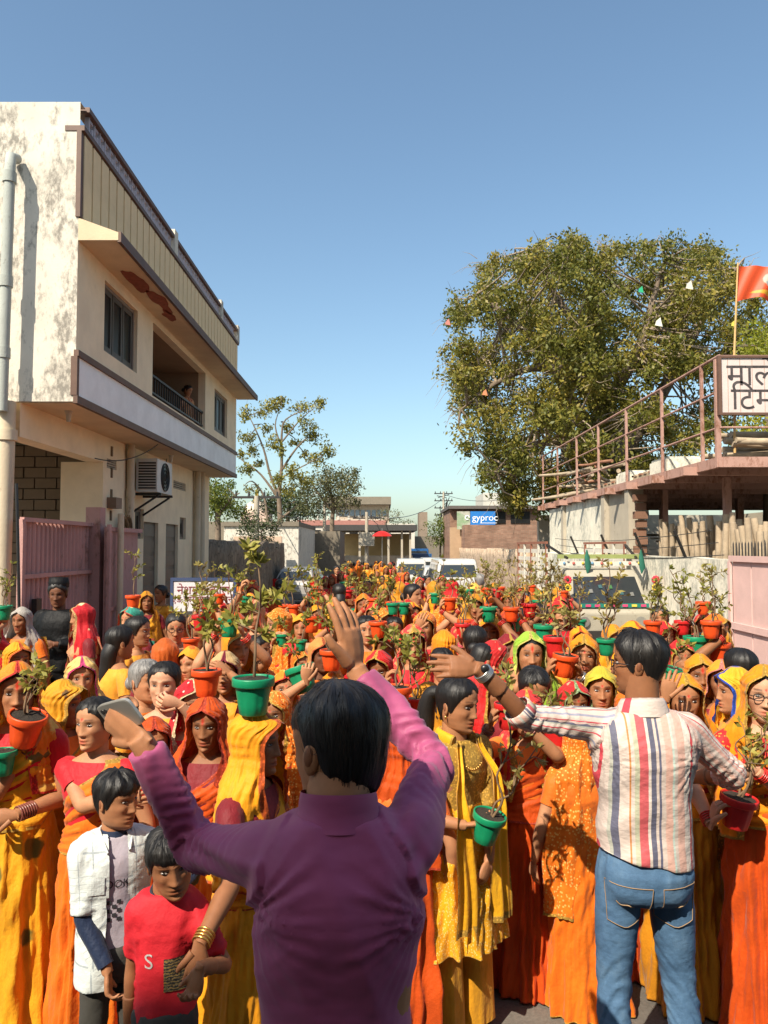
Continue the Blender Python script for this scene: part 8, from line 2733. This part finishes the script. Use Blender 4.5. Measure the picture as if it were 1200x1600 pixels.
def black_figure(root, s, inv, lod, seed):
    hm = head_at(Vector((0, -.01, 1.49)) * s, 20, 6, 0, s)
    a = [(Vector((sg * .17, 0, 1.28)) * s, *ik(Vector((sg * .17, 0, 1.28)) * s, Vector((sg * .10, -.20, 1.05)) * s, .27 * s, .24 * s, (sg * .7, .4, -.6))) for sg in (-1, 1)]
    man_parts(root, s, hm, 1, 'dark', None, 'short', 'black', [(p, e, w, Vector((-1 if i else 1, -.3, 0)), Vector((0, 1, 0)), (-1, 1)[i], 40, 3, 30) for i, (p, e, w) in enumerate(a)], 1, seed)
    garment(TORSO_M, .78, 1.35, [(p, e, w, 1.9) for p, e, w in a], s, 3, .014, 1, 1.08, .05, .025, 1.15).obj('jacket', BLACKC, root)
    legs_mesh(s, [(-.085 * s, 0, .84 * s), (.085 * s, 0, .84 * s)], [(-.10 * s, 0, .46 * s), (.10 * s, 0, .46 * s)], [(-.12 * s, .02 * s, .05 * s), (.12 * s, .02 * s, .05 * s)], 3, .015, .95).obj('trousers', BLACKC, root)
    MB().tube([(0, 0, 1.56 * s), (0, 0, 1.60 * s), (0, 0, 1.655 * s), (0, 0, 1.66 * s)], [.092 * s, .095 * s, .085 * s, .03 * s], 18).obj('cap', BLACKC, root)
KY = 1.0
W('figure dressed all in black with a cap standing by the pink gate', 92, 909, 7.9, yaw=-10, build=black_figure, seed=77)

# two on the balcony
KY = 1.0
def on_balcony(label, px, top, h, **kw):
    X = XU - .28
    y, z = onx(px, top, X)
    o = W(label, px, top, y, **kw)
    o.location = (X, y, z - h)
    k = h / (o['scale_used'] * 1.606)
    o.scale = (k, k, k)
on_balcony('woman with dark hair leaning over the balcony railing', 293, 602, 1.42, yaw=70, tilt=20, blouse=PEACH, sari=PEACH, drape=PEACH, skin='tan', lod=1)
on_balcony('child in orange behind the balcony railing', 306, 634, .98, yaw=70, mark=None, hair='boy', blouse=BL_ORANGE, sari=ORANGE, skin='tan', lod=1)

# -- the procession farther up the street
rf = random.Random(21)
FARC = [('saffron', ORANGE, BL_ORANGE), ('yellow', YELLOW, BL_YELLOW), ('deep orange', ORANGE2, BL_RED), ('bright yellow', YELLOW2, BL_YELLOW), ('red', RED, BL_RED)]
spots = [(548, 879, 0), (560, 876, 0), (574, 880, 1), (588, 881, 1), (603, 884, 1), (616, 887, 2), (628, 884, 0), (540, 886, 2), (553, 892, 0), (568, 893, 3), (582, 896, 1), (597, 899, 0), (612, 902, 3),
         (532, 893, 4), (520, 897, 2), (590, 890, 3), (575, 905, 2), (548, 905, 0), (635, 893, 2), (508, 900, 4), (655, 902, 4), (668, 899, 0), (690, 899, 4), (610, 879, 4), (596, 877, 0), (582, 875, 2), (566, 872, 4), (625, 876, 2), (640, 876, 0), (537, 877, 4)]
for i, (px, top, c) in enumerate(spots):
    nm, cl, bl = FARC[c]
    W('walker in a %s sari in the procession far up the street' % nm, px, top, None, h=rf.uniform(1.48, 1.60), yaw=rf.uniform(-25, 25), veil=cl if rf.random() < .7 else None, blouse=bl, sari=cl, drape=cl, lod=2, group='procession far up the street, %s saris' % nm,
      skin=rf.choice(('tan', 'brown')))
W('man in dark clothes walking at the edge of the far procession', 526, 884, None, h=1.68, yaw=10, mark=None, hair='short', male=True, blouse=BLACKC, sari=BLACKC, lod=1)
# nobody could count the heads beyond: one mass
cr = MB()
for i in range(70):
    px, Y = rf.uniform(505, 640), rf.uniform(42, 60)
    p = at(px, 870, Y)
    h = rf.uniform(1.4, 1.65)
    z = gz(Y)
    mi = rf.randint(0, 4)
    cr.tube([(p.x, Y, z), (p.x, Y, z + h * .55), (p.x, Y, z + h * .82), (p.x, Y, z + h * .86)], [.24, .18, .20, .06], 7, mi=mi)
    cr.ell((p.x, Y, z + h * .93), (.09, .10, .115), 8, 6, mi=rf.choice((mi, 5, 6)))
o = cr.obj('crowd', [ORANGE, YELLOW, RED, MUSTARD, MAROON, skin_mat('skin_brown', SKINS['brown']), M_HAIR['black']])
o['kind'] = 'stuff'; o['label'] = 'dense far crowd in red and saffron in front of the shed'
